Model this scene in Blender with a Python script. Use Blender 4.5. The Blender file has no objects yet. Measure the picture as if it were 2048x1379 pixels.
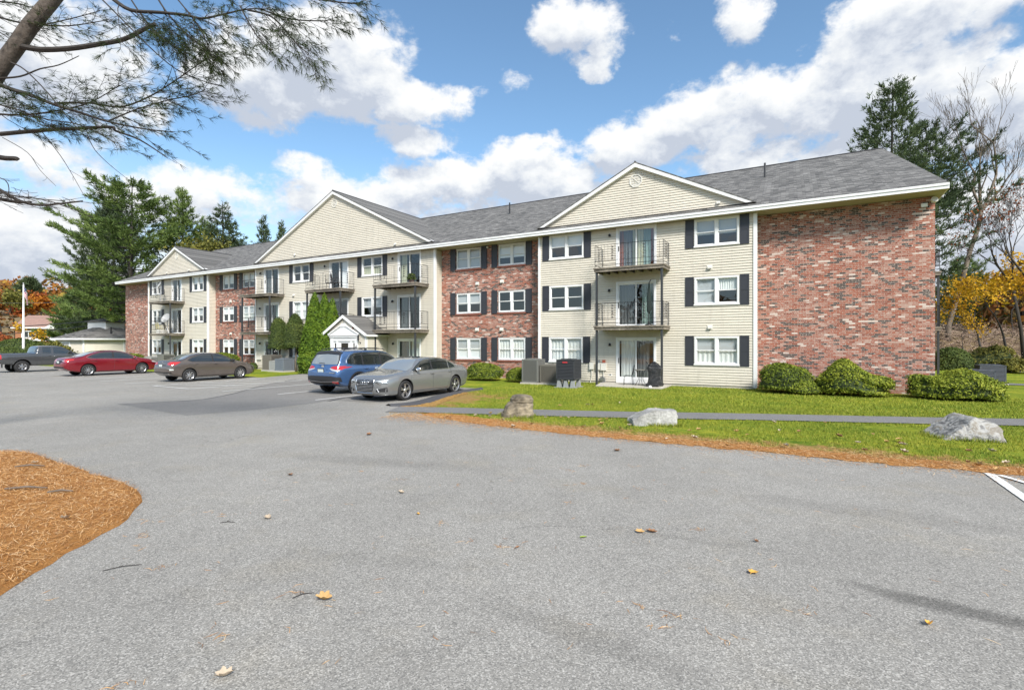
import bpy, bmesh, math, random
from mathutils import Vector, Matrix, noise
from mathutils.bvhtree import BVHTree
R = math.radians
C = bpy.context.scene.collection
sc = bpy.context.scene

# ---------------------------------------------------------------- camera
cam_d = bpy.data.cameras.new("camera"); cam = bpy.data.objects.new("camera", cam_d); C.objects.link(cam)
cam_d.sensor_width = 36.0; cam_d.lens = 18.0
cam_d.shift_y = -4.5 / 2048.0
cam_d.clip_start = 0.05; cam_d.clip_end = 3000.0
cam.location = (0, 0, 2.0); cam.rotation_euler = (R(90), 0, 0)
sc.camera = cam

# ---------------------------------------------------------------- sun
SUN_AZ, SUN_EL = 160.0, 40.0          # azimuth clockwise from +Y (view direction)
sd = bpy.data.lights.new("sun", 'SUN'); sun = bpy.data.objects.new("sun", sd); C.objects.link(sun)
sd.energy = 3.1; sd.angle = R(14.0); sd.color = (1.0, 0.955, 0.89)
sv = Vector((math.sin(R(SUN_AZ))*math.cos(R(SUN_EL)), math.cos(R(SUN_AZ))*math.cos(R(SUN_EL)), math.sin(R(SUN_EL))))
sun.rotation_euler = sv.to_track_quat('Z', 'Y').to_euler()
sun.location = (0, 0, 60)

# ---------------------------------------------------------------- exposure
sc.view_settings.view_transform = 'Standard'; sc.view_settings.look = 'None'
sc.view_settings.exposure = 0.95; sc.view_settings.gamma = 1.0; sc.view_settings.use_curve_mapping = False
sc.cycles.use_denoising = True
sc.cycles.max_bounces = 6; sc.cycles.transparent_max_bounces = 8; sc.cycles.glossy_bounces = 3
sc.cycles.diffuse_bounces = 3; sc.cycles.caustics_reflective = False; sc.cycles.caustics_refractive = False

# ---------------------------------------------------------------- node helpers
class NB:
    """small node builder: every method returns an output socket"""
    def __init__(s, nt): s.nt = nt
    def n(s, t, **k):
        nd = s.nt.nodes.new(t)
        for a, b in k.items(): setattr(nd, a, b)
        return nd
    def put(s, sock, v):
        if hasattr(v, 'node'): s.nt.links.new(v, sock)
        elif isinstance(v, tuple) and len(v) == 3 and sock.type == 'RGBA': sock.default_value = (*v, 1)
        else: sock.default_value = v
    def m(s, op, a, b=0.0, c=0.0, clamp=False):
        nd = s.n('ShaderNodeMath', operation=op, use_clamp=clamp)
        s.put(nd.inputs[0], a); s.put(nd.inputs[1], b); s.put(nd.inputs[2], c)
        return nd.outputs[0]
    def vm(s, op, a, b=None, scale=None):
        nd = s.n('ShaderNodeVectorMath', operation=op)
        s.put(nd.inputs[0], a)
        if b is not None: s.put(nd.inputs[1], b)
        if scale is not None: s.put(nd.inputs[3], scale)
        return nd.outputs['Value'] if op in ('LENGTH', 'DOT_PRODUCT', 'DISTANCE') else nd.outputs[0]
    def mix(s, f, a, b, mode='MIX'):
        nd = s.n('ShaderNodeMix', data_type='RGBA', blend_type=mode)
        s.put(nd.inputs[0], f); s.put(nd.inputs[6], a); s.put(nd.inputs[7], b)
        return nd.outputs[2]
    def ramp(s, f, stops, interp='LINEAR'):
        nd = s.n('ShaderNodeValToRGB'); cr = nd.color_ramp; cr.interpolation = interp
        while len(cr.elements) > 1: cr.elements.remove(cr.elements[-1])
        cr.elements[0].position = stops[0][0]; cr.elements[0].color = col4(stops[0][1])
        for p, c in stops[1:]:
            e = cr.elements.new(p); e.color = col4(c)
        s.put(nd.inputs[0], f)
        return nd.outputs[0]
    def noise(s, vec, scale, detail=4.0, rough=0.55, dist=0.0, col=False):
        nd = s.n('ShaderNodeTexNoise'); s.put(nd.inputs['Vector'], vec)
        nd.inputs['Scale'].default_value = scale; nd.inputs['Detail'].default_value = detail
        nd.inputs['Roughness'].default_value = rough; nd.inputs['Distortion'].default_value = dist
        return nd.outputs[1 if col else 0]
    def voro(s, vec, scale, feature='F1', out='Distance'):
        nd = s.n('ShaderNodeTexVoronoi', feature=feature); s.put(nd.inputs['Vector'], vec)
        nd.inputs['Scale'].default_value = scale
        return nd.outputs[out]
    def mr(s, v, a, b, c=0.0, d=1.0, smooth=False):
        nd = s.n('ShaderNodeMapRange', interpolation_type='SMOOTHSTEP' if smooth else 'LINEAR')
        s.put(nd.inputs[0], v); s.put(nd.inputs[1], a); s.put(nd.inputs[2], b); s.put(nd.inputs[3], c); s.put(nd.inputs[4], d)
        return nd.outputs[0]
    def comb(s, x, y, z):
        nd = s.n('ShaderNodeCombineXYZ'); s.put(nd.inputs[0], x); s.put(nd.inputs[1], y); s.put(nd.inputs[2], z); return nd.outputs[0]
    def sep(s, v):
        nd = s.n('ShaderNodeSeparateXYZ'); s.put(nd.inputs[0], v); return nd.outputs
    def bump(s, h, strength, dist, nrm=None):
        nd = s.n('ShaderNodeBump'); s.put(nd.inputs['Height'], h)
        nd.inputs['Strength'].default_value = strength; nd.inputs['Distance'].default_value = dist
        if nrm is not None: s.put(nd.inputs['Normal'], nrm)
        return nd.outputs[0]
    def coord(s, which='Object'): return s.n('ShaderNodeTexCoord').outputs[which]
    def pos(s): return s.n('ShaderNodeNewGeometry').outputs['Position']
    def island(s): return s.n('ShaderNodeNewGeometry').outputs['Random Per Island']
def col4(c):
    if isinstance(c, (int, float)): return (c, c, c, 1)
    return (*c, 1) if len(c) == 3 else c

# ---------------------------------------------------------------- world: physical sky with broken cumulus
w = bpy.data.worlds.new("World"); sc.world = w; w.use_nodes = True
nt = w.node_tree; nt.nodes.clear(); b = NB(nt)
sky = b.n('ShaderNodeTexSky', sky_type='NISHITA', sun_disc=False)
sky.sun_elevation = R(SUN_EL); sky.sun_rotation = R(SUN_AZ); sky.air_density = 1.0; sky.dust_density = 0.6; sky.ozone_density = 2.5
# cumulus positions: azimuth, elevation, half width, half height (degrees), strength
CLOUDS = [(-19.0,27.0,11.0,5.8,1.7),(-12.0,25.0,7.0,3.2,1.5),(-27.0,24.5,8.0,4.4,1.6),(-24.5,28.5,7.0,4.0,.9),
 (7.8,31.2,6.2,3.0,1.5),(9.0,28.2,2.4,1.6,1.0),(24.4,30.0,3.2,2.6,1.3),(17.6,30.5,1.2,1.0,.5),(-1.6,26.6,2.3,.9,.35),
 (-10.8,21.3,5.8,1.9,1.2),(-1.3,17.3,15.0,3.6,1.3),(-15.5,15.0,12.0,3.3,1.3),(1.4,20.4,6.5,2.4,1.3),(-20.5,17.6,4.0,1.2,.5),
 (22.5,22.3,11.0,4.4,1.5),(35.5,21.5,12.0,4.6,1.6),(14.0,20.0,9.0,3.0,1.3),(31.5,17.0,15.0,3.8,1.4),(43.0,18.8,9.0,5.4,1.6),
 (38.5,26.8,9.0,3.4,1.7),(-31.3,14.0,7.0,2.8,1.4),(-36.0,13.0,4.5,2.1,.85),(-43.0,8.2,10.0,4.4,1.8),(-39.0,5.2,14.0,2.6,1.4),
 (-45.0,14.2,7.0,2.6,.75),(-41.0,22.5,8.0,5.4,1.3),(43.0,8.0,13.0,7.5,1.4),(5.0,13.0,34.0,3.4,1.4),(-46,19,6,3,.7)]
grp = bpy.data.node_groups.new("cloud_density", 'ShaderNodeTree')
grp.interface.new_socket("Vector", in_out='INPUT', socket_type='NodeSocketVector')
grp.interface.new_socket("Density", in_out='OUTPUT', socket_type='NodeSocketFloat')
g = NB(grp); gi = g.n('NodeGroupInput'); go = g.n('NodeGroupOutput')
V = g.vm('NORMALIZE', gi.outputs[0])
X, Y, Z = g.sep(V)[:3]
az = g.m('MULTIPLY', g.m('ARCTAN2', X, Y), 57.29578)
el = g.m('MULTIPLY', g.m('ARCSINE', Z), 57.29578)
wob = g.noise(V, 6.0, 6.0, 0.62, 0.0, col=True)
wx, wy, _ = g.sep(wob)[:3]
az2 = g.m('ADD', az, g.m('MULTIPLY', g.m('SUBTRACT', wx, 0.5), 8.5))
el2 = g.m('ADD', el, g.m('MULTIPLY', g.m('SUBTRACT', wy, 0.5), 5.0))
best = None
for (a, e, ra, re, st) in CLOUDS:
    dx = g.m('MULTIPLY', g.m('SUBTRACT', az2, a), 1.0/ra)
    dy = g.m('MULTIPLY', g.m('SUBTRACT', el2, e), 1.0/re)
    r2 = g.m('ADD', g.m('MULTIPLY', dx, dx), g.m('MULTIPLY', dy, dy))
    f = g.m('MULTIPLY_ADD', r2, -st, st)
    best = f if best is None else g.m('SMOOTH_MAX', best, f, 0.12)
best = g.m('MAXIMUM', best, -1.1)
aside = g.mr(g.m('ABSOLUTE', az), 52.0, 70.0, 0.0, 1.15, True)       # scattered cumulus over the rest of the sky
best = g.m('ADD', best, aside)
hi = g.mr(el, 36.0, 50.0, 0.0, 0.85, True)
best = g.m('ADD', best, hi)
stretch = g.vm('MULTIPLY', V, (1.0, 1.0, 1.5))
f1 = g.noise(stretch, 9.0, 9.0, 0.58)
f2 = g.noise(stretch, 2.4, 3.0, 0.5)
d = g.m('ADD', best, g.m('MULTIPLY', g.m('SUBTRACT', f1, 0.5), 3.5))
d = g.m('ADD', d, g.m('MULTIPLY', g.m('SUBTRACT', f2, 0.5), 0.35))
f3 = g.noise(stretch, 26.0, 8.0, 0.62, 0.3)
d = g.m('ADD', d, g.m('MULTIPLY', g.m('SUBTRACT', f3, 0.5), 1.7))
grp.links.new(d, go.inputs[0])
dirv = b.coord('Generated')
def dens(v):
    gn = b.n('ShaderNodeGroup'); gn.node_tree = grp; b.put(gn.inputs[0], v); return gn.outputs[0]
D0 = dens(dirv)
D1 = dens(b.vm('ADD', dirv, (0.010, 0.0, 0.045)))
alpha = b.mr(D0, -0.05, 0.85, 0.0, 1.0, True)
thick = b.m('ADD', b.m('MULTIPLY', D1, 0.8), b.m('MULTIPLY', b.m('SUBTRACT', D1, D0), 0.5))
shade = b.mr(thick, -0.35, 1.25, 0.0, 1.0)
ccol = b.ramp(shade, [(0.0, (0.53, 0.535, 0.54)), (0.35, (0.47, 0.485, 0.50)), (0.7, (0.385, 0.41, 0.45)), (1.0, (0.30, 0.33, 0.385))])
skyc = b.vm('MULTIPLY', b.vm('MULTIPLY', sky.outputs[0], (0.098, 0.110, 0.107)), (1, 1, 1))
eln = b.m('MULTIPLY', b.m('ARCSINE', b.sep(b.vm('NORMALIZE', dirv))[2]), 57.29578)
hz = b.mr(eln, 0.0, 20.0, 0.62, 0.0, True)
skyc = b.mix(hz, skyc, (0.40, 0.44, 0.49))
colr = b.mix(alpha, skyc, ccol)
bg = b.n('ShaderNodeBackground'); nt.links.new(colr, bg.inputs[0]); bg.inputs[1].default_value = 1.0
wo = b.n('ShaderNodeOutputWorld'); nt.links.new(bg.outputs[0], wo.inputs[0])
w.cycles.sampling_method = 'MANUAL'; w.cycles.sample_map_resolution = 512

# ---------------------------------------------------------------- facade frame: u along the front (to the right), v out of it
ANG = math.atan2(1024, 1804); CA, SA = math.cos(ANG), math.sin(ANG)
OX, OY = 10.47, 21.97
def L(u, v, z=0.0): return Vector((OX + CA*u - SA*v, OY - SA*u - CA*v, z))
def view(px, py, Y): return Vector(((px-1024)/1024*Y, Y, 2 + (685-py)/1024*Y))   # a point at distance Y
def gnd(px, py):
    Yg = 2048.0/(py-685); return Vector(((px-1024)/1024*Yg, Yg, 0))

# ---------------------------------------------------------------- mesh helpers
class MB:
    def __init__(s): s.v = []; s.f = []; s.m = []
    def add(s, vs, fs, m=0):
        o = len(s.v); s.v.extend([tuple(p) for p in vs])
        for f in fs: s.f.append(tuple(i+o for i in f)); s.m.append(m)
        return s
    def box(s, x0, x1, y0, y1, z0, z1, m=0):
        if x0 > x1: x0, x1 = x1, x0
        if y0 > y1: y0, y1 = y1, y0
        if z0 > z1: z0, z1 = z1, z0
        return s.add([(x0,y0,z0),(x1,y0,z0),(x1,y1,z0),(x0,y1,z0),(x0,y0,z1),(x1,y0,z1),(x1,y1,z1),(x0,y1,z1)],
              [(0,3,2,1),(4,5,6,7),(0,1,5,4),(1,2,6,5),(2,3,7,6),(3,0,4,7)], m)
    def quad(s, a, b_, c, d, m=0): return s.add([a,b_,c,d],[(0,1,2,3)], m)
    def poly(s, pts, m=0): return s.add(pts, [tuple(range(len(pts)))], m)
    def prism(s, pts, off, m=0):
        """polygon pts extruded by vector off"""
        n = len(pts); o = Vector(off); q = [Vector(p)+o for p in pts]
        return s.add(list(pts)+q, [tuple(reversed(range(n))), tuple(range(n, 2*n))] + [(i,(i+1)%n,n+(i+1)%n,n+i) for i in range(n)], m)
    def tube(s, pts, r, n=6, m=0, cap=True):
        pts = [Vector(p) for p in pts]; k = len(pts)
        if k < 2: return s
        rs = r if isinstance(r, (list, tuple)) else [r]*k
        vs = []; ref = None
        for i, p in enumerate(pts):
            t = (pts[min(i+1,k-1)] - pts[max(i-1,0)])
            if t.length < 1e-9: t = Vector((0,0,1))
            t.normalize()
            if ref is None:
                ref = Vector((0,0,1)) if abs(t.z) < 0.9 else Vector((1,0,0))
                ref = (ref - t*ref.dot(t)).normalized()
            else:
                ref = ref - t*ref.dot(t)
                ref = ref.normalized() if ref.length > 1e-6 else t.orthogonal().normalized()
            bi = t.cross(ref)
            for j in range(n):
                a = 2*math.pi*j/n
                vs.append(p + (ref*math.cos(a) + bi*math.sin(a))*rs[i])
        fs = []
        for i in range(k-1):
            for j in range(n):
                a = i*n+j; b2 = i*n+(j+1)%n
                fs.append((a, b2, b2+n, a+n))
        if cap: fs.append(tuple(reversed(range(n)))); fs.append(tuple(range((k-1)*n, k*n)))
        return s.add(vs, fs, m)
    def lathe(s, prof, n=24, c=(0,0,0), axis='Z', m=0):
        """prof = [(radius, height)]"""
        vs = []
        for (r, h) in prof:
            for j in range(n):
                a = 2*math.pi*j/n; x, y = r*math.cos(a), r*math.sin(a)
                p = (x, y, h) if axis == 'Z' else ((x, h, y) if axis == 'Y' else (h, x, y))
                vs.append((p[0]+c[0], p[1]+c[1], p[2]+c[2]))
        fs = []
        for i in range(len(prof)-1):
            for j in range(n):
                a = i*n+j; b2 = i*n+(j+1)%n; fs.append((a, b2, b2+n, a+n))
        fs.append(tuple(reversed(range(n)))); fs.append(tuple(range((len(prof)-1)*n, len(prof)*n)))
        return s.add(vs, fs, m)
    def build(s, name, mats, parent=None, smooth=False, loc=None, rot=None, fix=False):
        me = bpy.data.meshes.new(name); me.from_pydata(s.v, [], s.f)
        if not isinstance(mats, (list, tuple)): mats = [mats]
        for mm in mats: me.materials.append(mm)
        if len(mats) > 1: me.polygons.foreach_set('material_index', s.m)
        if smooth: me.polygons.foreach_set('use_smooth', [True]*len(me.polygons))
        if fix:
            bm = bmesh.new(); bm.from_mesh(me); bmesh.ops.recalc_face_normals(bm, faces=bm.faces); bm.to_mesh(me); bm.free()
        me.update()
        o = bpy.data.objects.new(name, me); C.objects.link(o)
        if parent is not None: o.parent = parent
        if loc is not None: o.location = loc
        if rot is not None: o.rotation_euler = rot
        return o
def tag(o, label=None, cat=None, group=None, kind=None):
    if label: o['label'] = label
    if cat: o['category'] = cat
    if group: o['group'] = group
    if kind: o['kind'] = kind
    return o
def thing(name, label, cat, loc=(0,0,0), rz=0.0, group=None):
    o = bpy.data.objects.new(name, None); C.objects.link(o); o.empty_display_size = 0.3
    o.location = loc; o.rotation_euler = (0,0,rz)
    return tag(o, label, cat, group)
def copy_tree(o, parent=None):
    c = o.copy(); C.objects.link(c)
    if parent is not None: c.parent = parent
    for ch in list(o.children): copy_tree(ch, c)
    return c
def hsh(x): return (math.sin(x*12.9898)*43758.5453) % 1.0

# ---------------------------------------------------------------- materials
MATS = {}
def mat(name, col=(.5,.5,.5), rough=.6, metal=0.0, spec=.5, coat=0.0, build=None):
    m = bpy.data.materials.new(name); m.use_nodes = True; t = m.node_tree; t.nodes.clear(); q = NB(t)
    p = q.n('ShaderNodeBsdfPrincipled'); o = q.n('ShaderNodeOutputMaterial'); t.links.new(p.outputs[0], o.inputs[0])
    p.inputs['Base Color'].default_value = (*col, 1); p.inputs['Roughness'].default_value = rough
    p.inputs['Metallic'].default_value = metal; p.inputs['Specular IOR Level'].default_value = spec
    p.inputs['Coat Weight'].default_value = coat; p.inputs['Coat Roughness'].default_value = 0.03
    if build: build(q, p, o)
    MATS[name] = m; return m
def speck(scale, amt, base, bump=0.0, coord='Object', big=0.0):
    """mottled colour with fine noise"""
    def f(q, p, o):
        v = q.coord(coord)
        n1 = q.noise(v, scale, 5, .6); n = q.mr(n1, .25, .75, 1-amt, 1+amt)
        if big: n = q.m('MULTIPLY', n, q.mr(q.noise(v, big, 3, .5), .3, .7, 1-amt, 1+amt))
        q.put(p.inputs['Base Color'], q.vm('SCALE', base, scale=n))
        if bump: q.put(p.inputs['Normal'], q.bump(n1, .6, bump))
    return f

def _siding(q, p, o):
    v = q.coord('Object'); x, y, z = q.sep(v)[:3]
    n = q.mr(q.noise(q.comb(q.m('MULTIPLY', x, .6), y, q.m('MULTIPLY', z, 6.0)), 1.3, 4, .6), .3, .7, .93, 1.05)
    n2 = q.mr(q.noise(v, .25, 3, .5), .3, .7, .95, 1.04)
    st = q.mr(q.noise(q.comb(q.m('MULTIPLY', x, 4.0), q.m('MULTIPLY', y, 4.0), q.m('MULTIPLY', z, .35)), 1.0, 4, .65), .5, .75, 1.0, .88, True); n2 = q.m('MULTIPLY', n2, st)
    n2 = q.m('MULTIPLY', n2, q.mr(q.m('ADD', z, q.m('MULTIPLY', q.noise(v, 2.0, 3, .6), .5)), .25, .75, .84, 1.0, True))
    q.put(p.inputs['Base Color'], q.vm('SCALE', (.62, .572, .478), scale=q.m('MULTIPLY', n, n2)))
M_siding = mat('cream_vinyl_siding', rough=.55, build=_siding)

def _brick(q, p, o):
    v = q.coord('Object'); x, y, z = q.sep(v)[:3]
    vec = q.comb(q.m('ADD', x, y), z, 0.0)
    def bt(scale_w=.215):
        nd = q.n('ShaderNodeTexBrick', offset=.5, squash=1.0)
        q.put(nd.inputs['Vector'], vec); nd.inputs['Scale'].default_value = 1.0
        nd.inputs['Mortar Size'].default_value = .0065; nd.inputs['Mortar Smooth'].default_value = .2
        nd.inputs['Brick Width'].default_value = .215; nd.inputs['Row Height'].default_value = .0762
        nd.inputs['Color1'].default_value = (0,0,0,1); nd.inputs['Color2'].default_value = (1,1,1,1); nd.inputs['Mortar'].default_value = (.5,.5,.5,1)
        nd.inputs['Bias'].default_value = 0.0
        return nd
    nd = bt()
    rnd = q.sep(nd.outputs[0])[0]
    # neighbouring bricks fall in runs of like colour
    cell = q.comb(q.m('FLOOR', q.m('DIVIDE', q.m('ADD', x, y), .55)), q.m('FLOOR', q.m('DIVIDE', z, .0762)), 0.0)
    wn = q.n('ShaderNodeTexWhiteNoise', noise_dimensions='2D'); q.put(wn.inputs['Vector'], cell)
    patch = q.noise(q.vm('MULTIPLY', vec, (1.0, 3.0, 1.0)), .9, 4, .65)
    r = q.m('ADD', q.m('MULTIPLY', rnd, .74), q.m('MULTIPLY', wn.outputs[0], .26))
    r = q.m('ADD', r, q.m('MULTIPLY', q.m('SUBTRACT', patch, .5), .55), clamp=True)
    c = q.ramp(r, [(0, (.045,.033,.032)), (.24, (.06,.042,.038)), (.27, (.22,.05,.025)), (.38, (.31,.080,.040)), (.48, (.30,.115,.078)), (.58, (.36,.17,.125)), (.68, (.32,.085,.045)), (.76, (.42,.25,.20)), (.86, (.58,.47,.41))], 'CONSTANT')
    smear = q.noise(q.vm('MULTIPLY', vec, (1.0, 2.4, 1.0)), 16.0, 4, .7)
    sm = q.mr(smear, .50, .64, 0.0, .80, True)
    sm = q.m('MULTIPLY', sm, q.mr(q.noise(vec, .7, 3, .6), .35, .65, .35, 1.0))
    c = q.mix(sm, c, (.66,.56,.49))
    fac = nd.outputs['Fac']
    c = q.mix(fac, c, (.43,.34,.28))
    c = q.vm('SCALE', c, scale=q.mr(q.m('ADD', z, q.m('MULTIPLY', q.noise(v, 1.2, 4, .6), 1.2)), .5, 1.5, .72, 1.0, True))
    q.put(p.inputs['Base Color'], c)
    q.put(p.inputs['Normal'], q.bump(q.m('SUBTRACT', q.m('MULTIPLY', smear, .3), fac), .7, .006))
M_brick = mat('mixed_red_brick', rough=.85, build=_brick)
M_white = mat('white_trim', (.80,.80,.80), .45, build=speck(2.0, .06, (.75,.75,.74), big=.8))
M_shutter = mat('charcoal_shutter', (.032,.034,.042), .5)
M_iron = mat('black_iron', (.02,.02,.022), .45)
M_post = mat('dark_steel_post', (.035,.038,.042), .5)
M_soffit = mat('tan_soffit', (.42,.37,.26), .7)
M_darkroom = mat('dim_room', (.06,.055,.05), .9)
M_deck = mat('weathered_deck_wood', (.2,.18,.15), .8, build=speck(9.0, .45, (.175,.150,.120), .004, big=1.3))
M_deckdark = mat('dark_deck_underside', (.07,.055,.045), .9)
M_conc = mat('concrete', (.45,.42,.37), .85, build=speck(12.0, .12, (.46,.43,.375), .003))
def _shingle(q, p, o):
    v = q.coord('Object'); x, y, z = q.sep(v)[:3]
    def br(wd, rh, off):
        nd = q.n('ShaderNodeTexBrick', offset=off); q.put(nd.inputs['Vector'], q.comb(q.m('ADD', x, q.m('MULTIPLY', y, .02)), q.m('MULTIPLY', z, 2.33), 0.0))
        nd.inputs['Scale'].default_value = 1.0; nd.inputs['Brick Width'].default_value = wd; nd.inputs['Row Height'].default_value = rh
        nd.inputs['Mortar Size'].default_value = .008; nd.inputs['Mortar Smooth'].default_value = .4
        nd.inputs['Color1'].default_value = (0,0,0,1); nd.inputs['Color2'].default_value = (1,1,1,1); nd.inputs['Mortar'].default_value = (0,0,0,1)
        return nd
    a = br(.31, .14, .37); b1 = br(.52, .28, .6)
    r = q.m('ADD', q.m('MULTIPLY', q.sep(a.outputs[0])[0], .82), q.m('MULTIPLY', q.sep(b1.outputs[0])[0], .18))
    g1 = q.noise(v, 60, 3, .7)
    r = q.m('ADD', r, q.m('MULTIPLY', q.m('SUBTRACT', g1, .5), .5))
    r = q.m('ADD', r, q.m('MULTIPLY', q.m('SUBTRACT', q.noise(v, .35, 3, .5), .5), .12))
    c = q.ramp(r, [(0, (.05,.049,.048)), (.42, (.115,.111,.106)), (.75, (.165,.16,.153)), (1, (.235,.228,.218))])
    q.put(p.inputs['Base Color'], c)
    q.put(p.inputs['Normal'], q.bump(q.m('SUBTRACT', 1.0, a.outputs['Fac']), .5, .01))
M_roof = mat('grey_asphalt_shingles', rough=.9, build=_shingle)
def _glass(q, p, o):
    gm = q.n('ShaderNodeNewGeometry'); cs = q.m('ABSOLUTE', q.vm('DOT_PRODUCT', gm.outputs['Normal'], gm.outputs['Incoming'])); fr = q.m('MULTIPLY_ADD', q.m('POWER', q.m('SUBTRACT', 1.0, cs), 5.0), .90, .10)
    gl = q.n('ShaderNodeBsdfGlossy'); gl.inputs['Roughness'].default_value = .015; gl.inputs['Color'].default_value = (.95,.97,1,1)
    nn = q.noise(q.coord('Object'), 1.7, 2, .5); q.put(gl.inputs['Normal'], q.bump(nn, .12, .02))
    tr = q.n('ShaderNodeBsdfTransparent'); tr.inputs['Color'].default_value = (.93,.95,.95,1)
    mx = q.n('ShaderNodeMixShader'); q.put(mx.inputs[0], fr)
    q.nt.links.new(tr.outputs[0], mx.inputs[1]); q.nt.links.new(gl.outputs[0], mx.inputs[2]); q.nt.links.new(mx.outputs[0], o.inputs[0])
M_glass = mat('window_glass', build=_glass)
def _blind(base, sl):
    def f(q, p, o):
        x, y, z = q.sep(q.coord('Object'))[:3]
        s1 = q.m('FRACT', q.m('MULTIPLY', z, sl)); s2 = q.mr(s1, 0.0, .25, .72, 1.0)
        q.put(p.inputs['Base Color'], q.vm('SCALE', base, scale=s2))
    return f
def _drape(base, sl=22.0):
    def f(q, p, o):
        x, y, z = q.sep(q.coord('Object'))[:3]
        n = q.noise(q.comb(q.m('MULTIPLY', x, sl), y, q.m('MULTIPLY', z, 1.2)), 1.0, 3, .6)
        q.put(p.inputs['Base Color'], q.vm('SCALE', base, scale=q.mr(n, .3, .7, .72, 1.08)))
        q.put(p.inputs['Normal'], q.bump(n, .8, .03))
    return f
M_blind = mat('white_window_blind', rough=.8, build=_blind((.86,.87,.87), 28.0))
M_blindg = mat('grey_roller_blind', (.46,.48,.49), .8)
M_drapew = mat('white_curtain', rough=.9, build=_drape((.80,.82,.78)))
M_drapeg = mat('sage_green_curtain', rough=.9, build=_drape((.22,.31,.27), 12.0))
M_drapey = mat('pale_yellow_curtain', rough=.9, build=_drape((.48,.48,.33), 12.0))
M_draper = mat('rust_brown_curtain', rough=.9, build=_drape((.22,.07,.04), 12.0))
M_drapek = mat('dark_grey_curtain', rough=.9, build=_drape((.13,.14,.14), 14.0))
M_plastic = mat('pale_plastic', (.66,.64,.58), .5)
M_chrome = mat('bright_metal', (.75,.76,.78), .18, 1.0)
M_steel = mat('dull_metal', (.5,.5,.5), .4, .9)
M_rock1 = mat('tan_boulder', rough=.9, build=speck(6.0, .6, (.20,.165,.115), .05, big=2.2))
M_rock2 = mat('pale_granite', rough=.85, build=speck(22.0, .35, (.31,.305,.29), .012, big=3.0))
M_rockg = mat('grey_stone', rough=.9, build=speck(5.0, .3, (.30,.28,.25), .03))
def _rock3(q, p, o):
    v = q.coord('Object'); n = q.noise(v, 3.2, 6, .65, 1.2)
    c = q.ramp(n, [(.3, (.06,.06,.06)), (.43, (.17,.165,.16)), (.50, (.36,.355,.34)), (.60, (.20,.175,.14)), (.72, (.42,.415,.40))])
    q.put(p.inputs['Base Color'], c); q.put(p.inputs['Normal'], q.bump(n, .8, .05))
M_rock3 = mat('banded_grey_rock', rough=.8, build=_rock3)
# ================================================================ apartment building
ROOT = thing('apartment_building', 'three storey apartment building of cream siding and mixed red brick under one long grey roof', 'building', (OX, OY, 0), -ANG)
# local frame: x = u along the front, y = -v (into the building), z up
def openings_bands(u0, u1, z0, z1, ops):
    zs = sorted({z0, z1} | {min(max(z, z0), z1) for o in ops for z in (o[2], o[3])})
    out = []
    for a, c in zip(zs[:-1], zs[1:]):
        if c-a < 1e-5: continue
        mid = (a+c)/2; cut = sorted((max(o[0],u0), min(o[1],u1)) for o in ops if o[2] < mid < o[3] and o[1] > u0 and o[0] < u1)
        x = u0
        for (p, q) in cut:
            if p > x+1e-5: out.append((x, p, a, c))
            x = max(x, q)
        if x < u1-1e-5: out.append((x, u1, a, c))
    return out
EXP = .116
def siding_strip(m, fn, ua, ub, za, zb, ub2=None, ua2=None):
    """lapped courses between za and zb; fn(u, out, z) -> point. ua2/ub2: ends at the top edge (gables)"""
    ua2 = ua if ua2 is None else ua2; ub2 = ub if ub2 is None else ub2
    k = math.floor(za/EXP + 1e-6)
    while k*EXP < zb-1e-5:
        lo = max(za, k*EXP); hi = min(zb, (k+1)*EXP)
        if hi-lo > 1e-5:
            t0 = (lo-za)/(zb-za); t1 = (hi-za)/(zb-za)
            o0 = .03*(1-(lo-k*EXP)/EXP); o1 = .03*(1-(hi-k*EXP)/EXP)
            a0 = ua+(ua2-ua)*t0; b0 = ub+(ub2-ub)*t0; a1 = ua+(ua2-ua)*t1; b1 = ub+(ub2-ub)*t1
            m.quad(fn(a0,o0,lo), fn(b0,o0,lo), fn(b1,o1,hi), fn(a1,o1,hi))
            if lo == k*EXP: m.quad(fn(a0,0,lo), fn(b0,0,lo), fn(b0,o0,lo), fn(a0,o0,lo))
        k += 1
Z_TOP = 7.56
FL = [0.0, 2.72, 5.5]
W3, W2, W1 = (6.32, 7.56), (3.70, 4.94), (1.02, 2.28)     # window heights by storey
SECT = [(-50.17, -40.75), (-34.47, -17.29), (-10.4, 0.0)]
BRK = [(-55.8, -50.17), (-40.75, -34.47), (-17.29, -10.4), (0.0, 6.12)]
REC = 0.6
wins = []   # (u0,u1,z0,z1,style,brick?, shutters)
def addw(u0, u1, zz, style, brick=False, sh='both'): wins.append((u0, u1, zz[0], zz[1], style, brick, sh))
# near cream section
addw(-9.77,-7.88,W3,'half'); addw(-2.52,-.66,W3,'halfg'); addw(-9.77,-7.88,W2,'dark'); addw(-2.52,-.66,W2,'slat')
addw(-9.79,-7.92,W1,'full'); addw(-2.52,-.66,W1,'lace')
# near brick bay
for (a, c), st in zip(((-16.2,-14.42),(-13.29,-11.5)), (('grey','half'),('shade','dark'),('white','fullw'))):
    pass
addw(-16.2,-14.43,W3,'grey',True); addw(-13.3,-11.52,W3,'half3',True)
addw(-16.2,-14.43,W2,'shade',True); addw(-13.3,-11.52,W2,'dark',True)
addw(-16.2,-14.43,W1,'white',True); addw(-13.3,-11.52,W1,'full',True)
# centre cream section
addw(-30.13,-28.36,W3,'dark'); addw(-23.3,-21.5,W3,'lower'); addw(-30.13,-28.36,W2,'full'); addw(-23.3,-21.5,W2,'shade'); addw(-30.13,-28.36,W1,'half')
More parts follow.
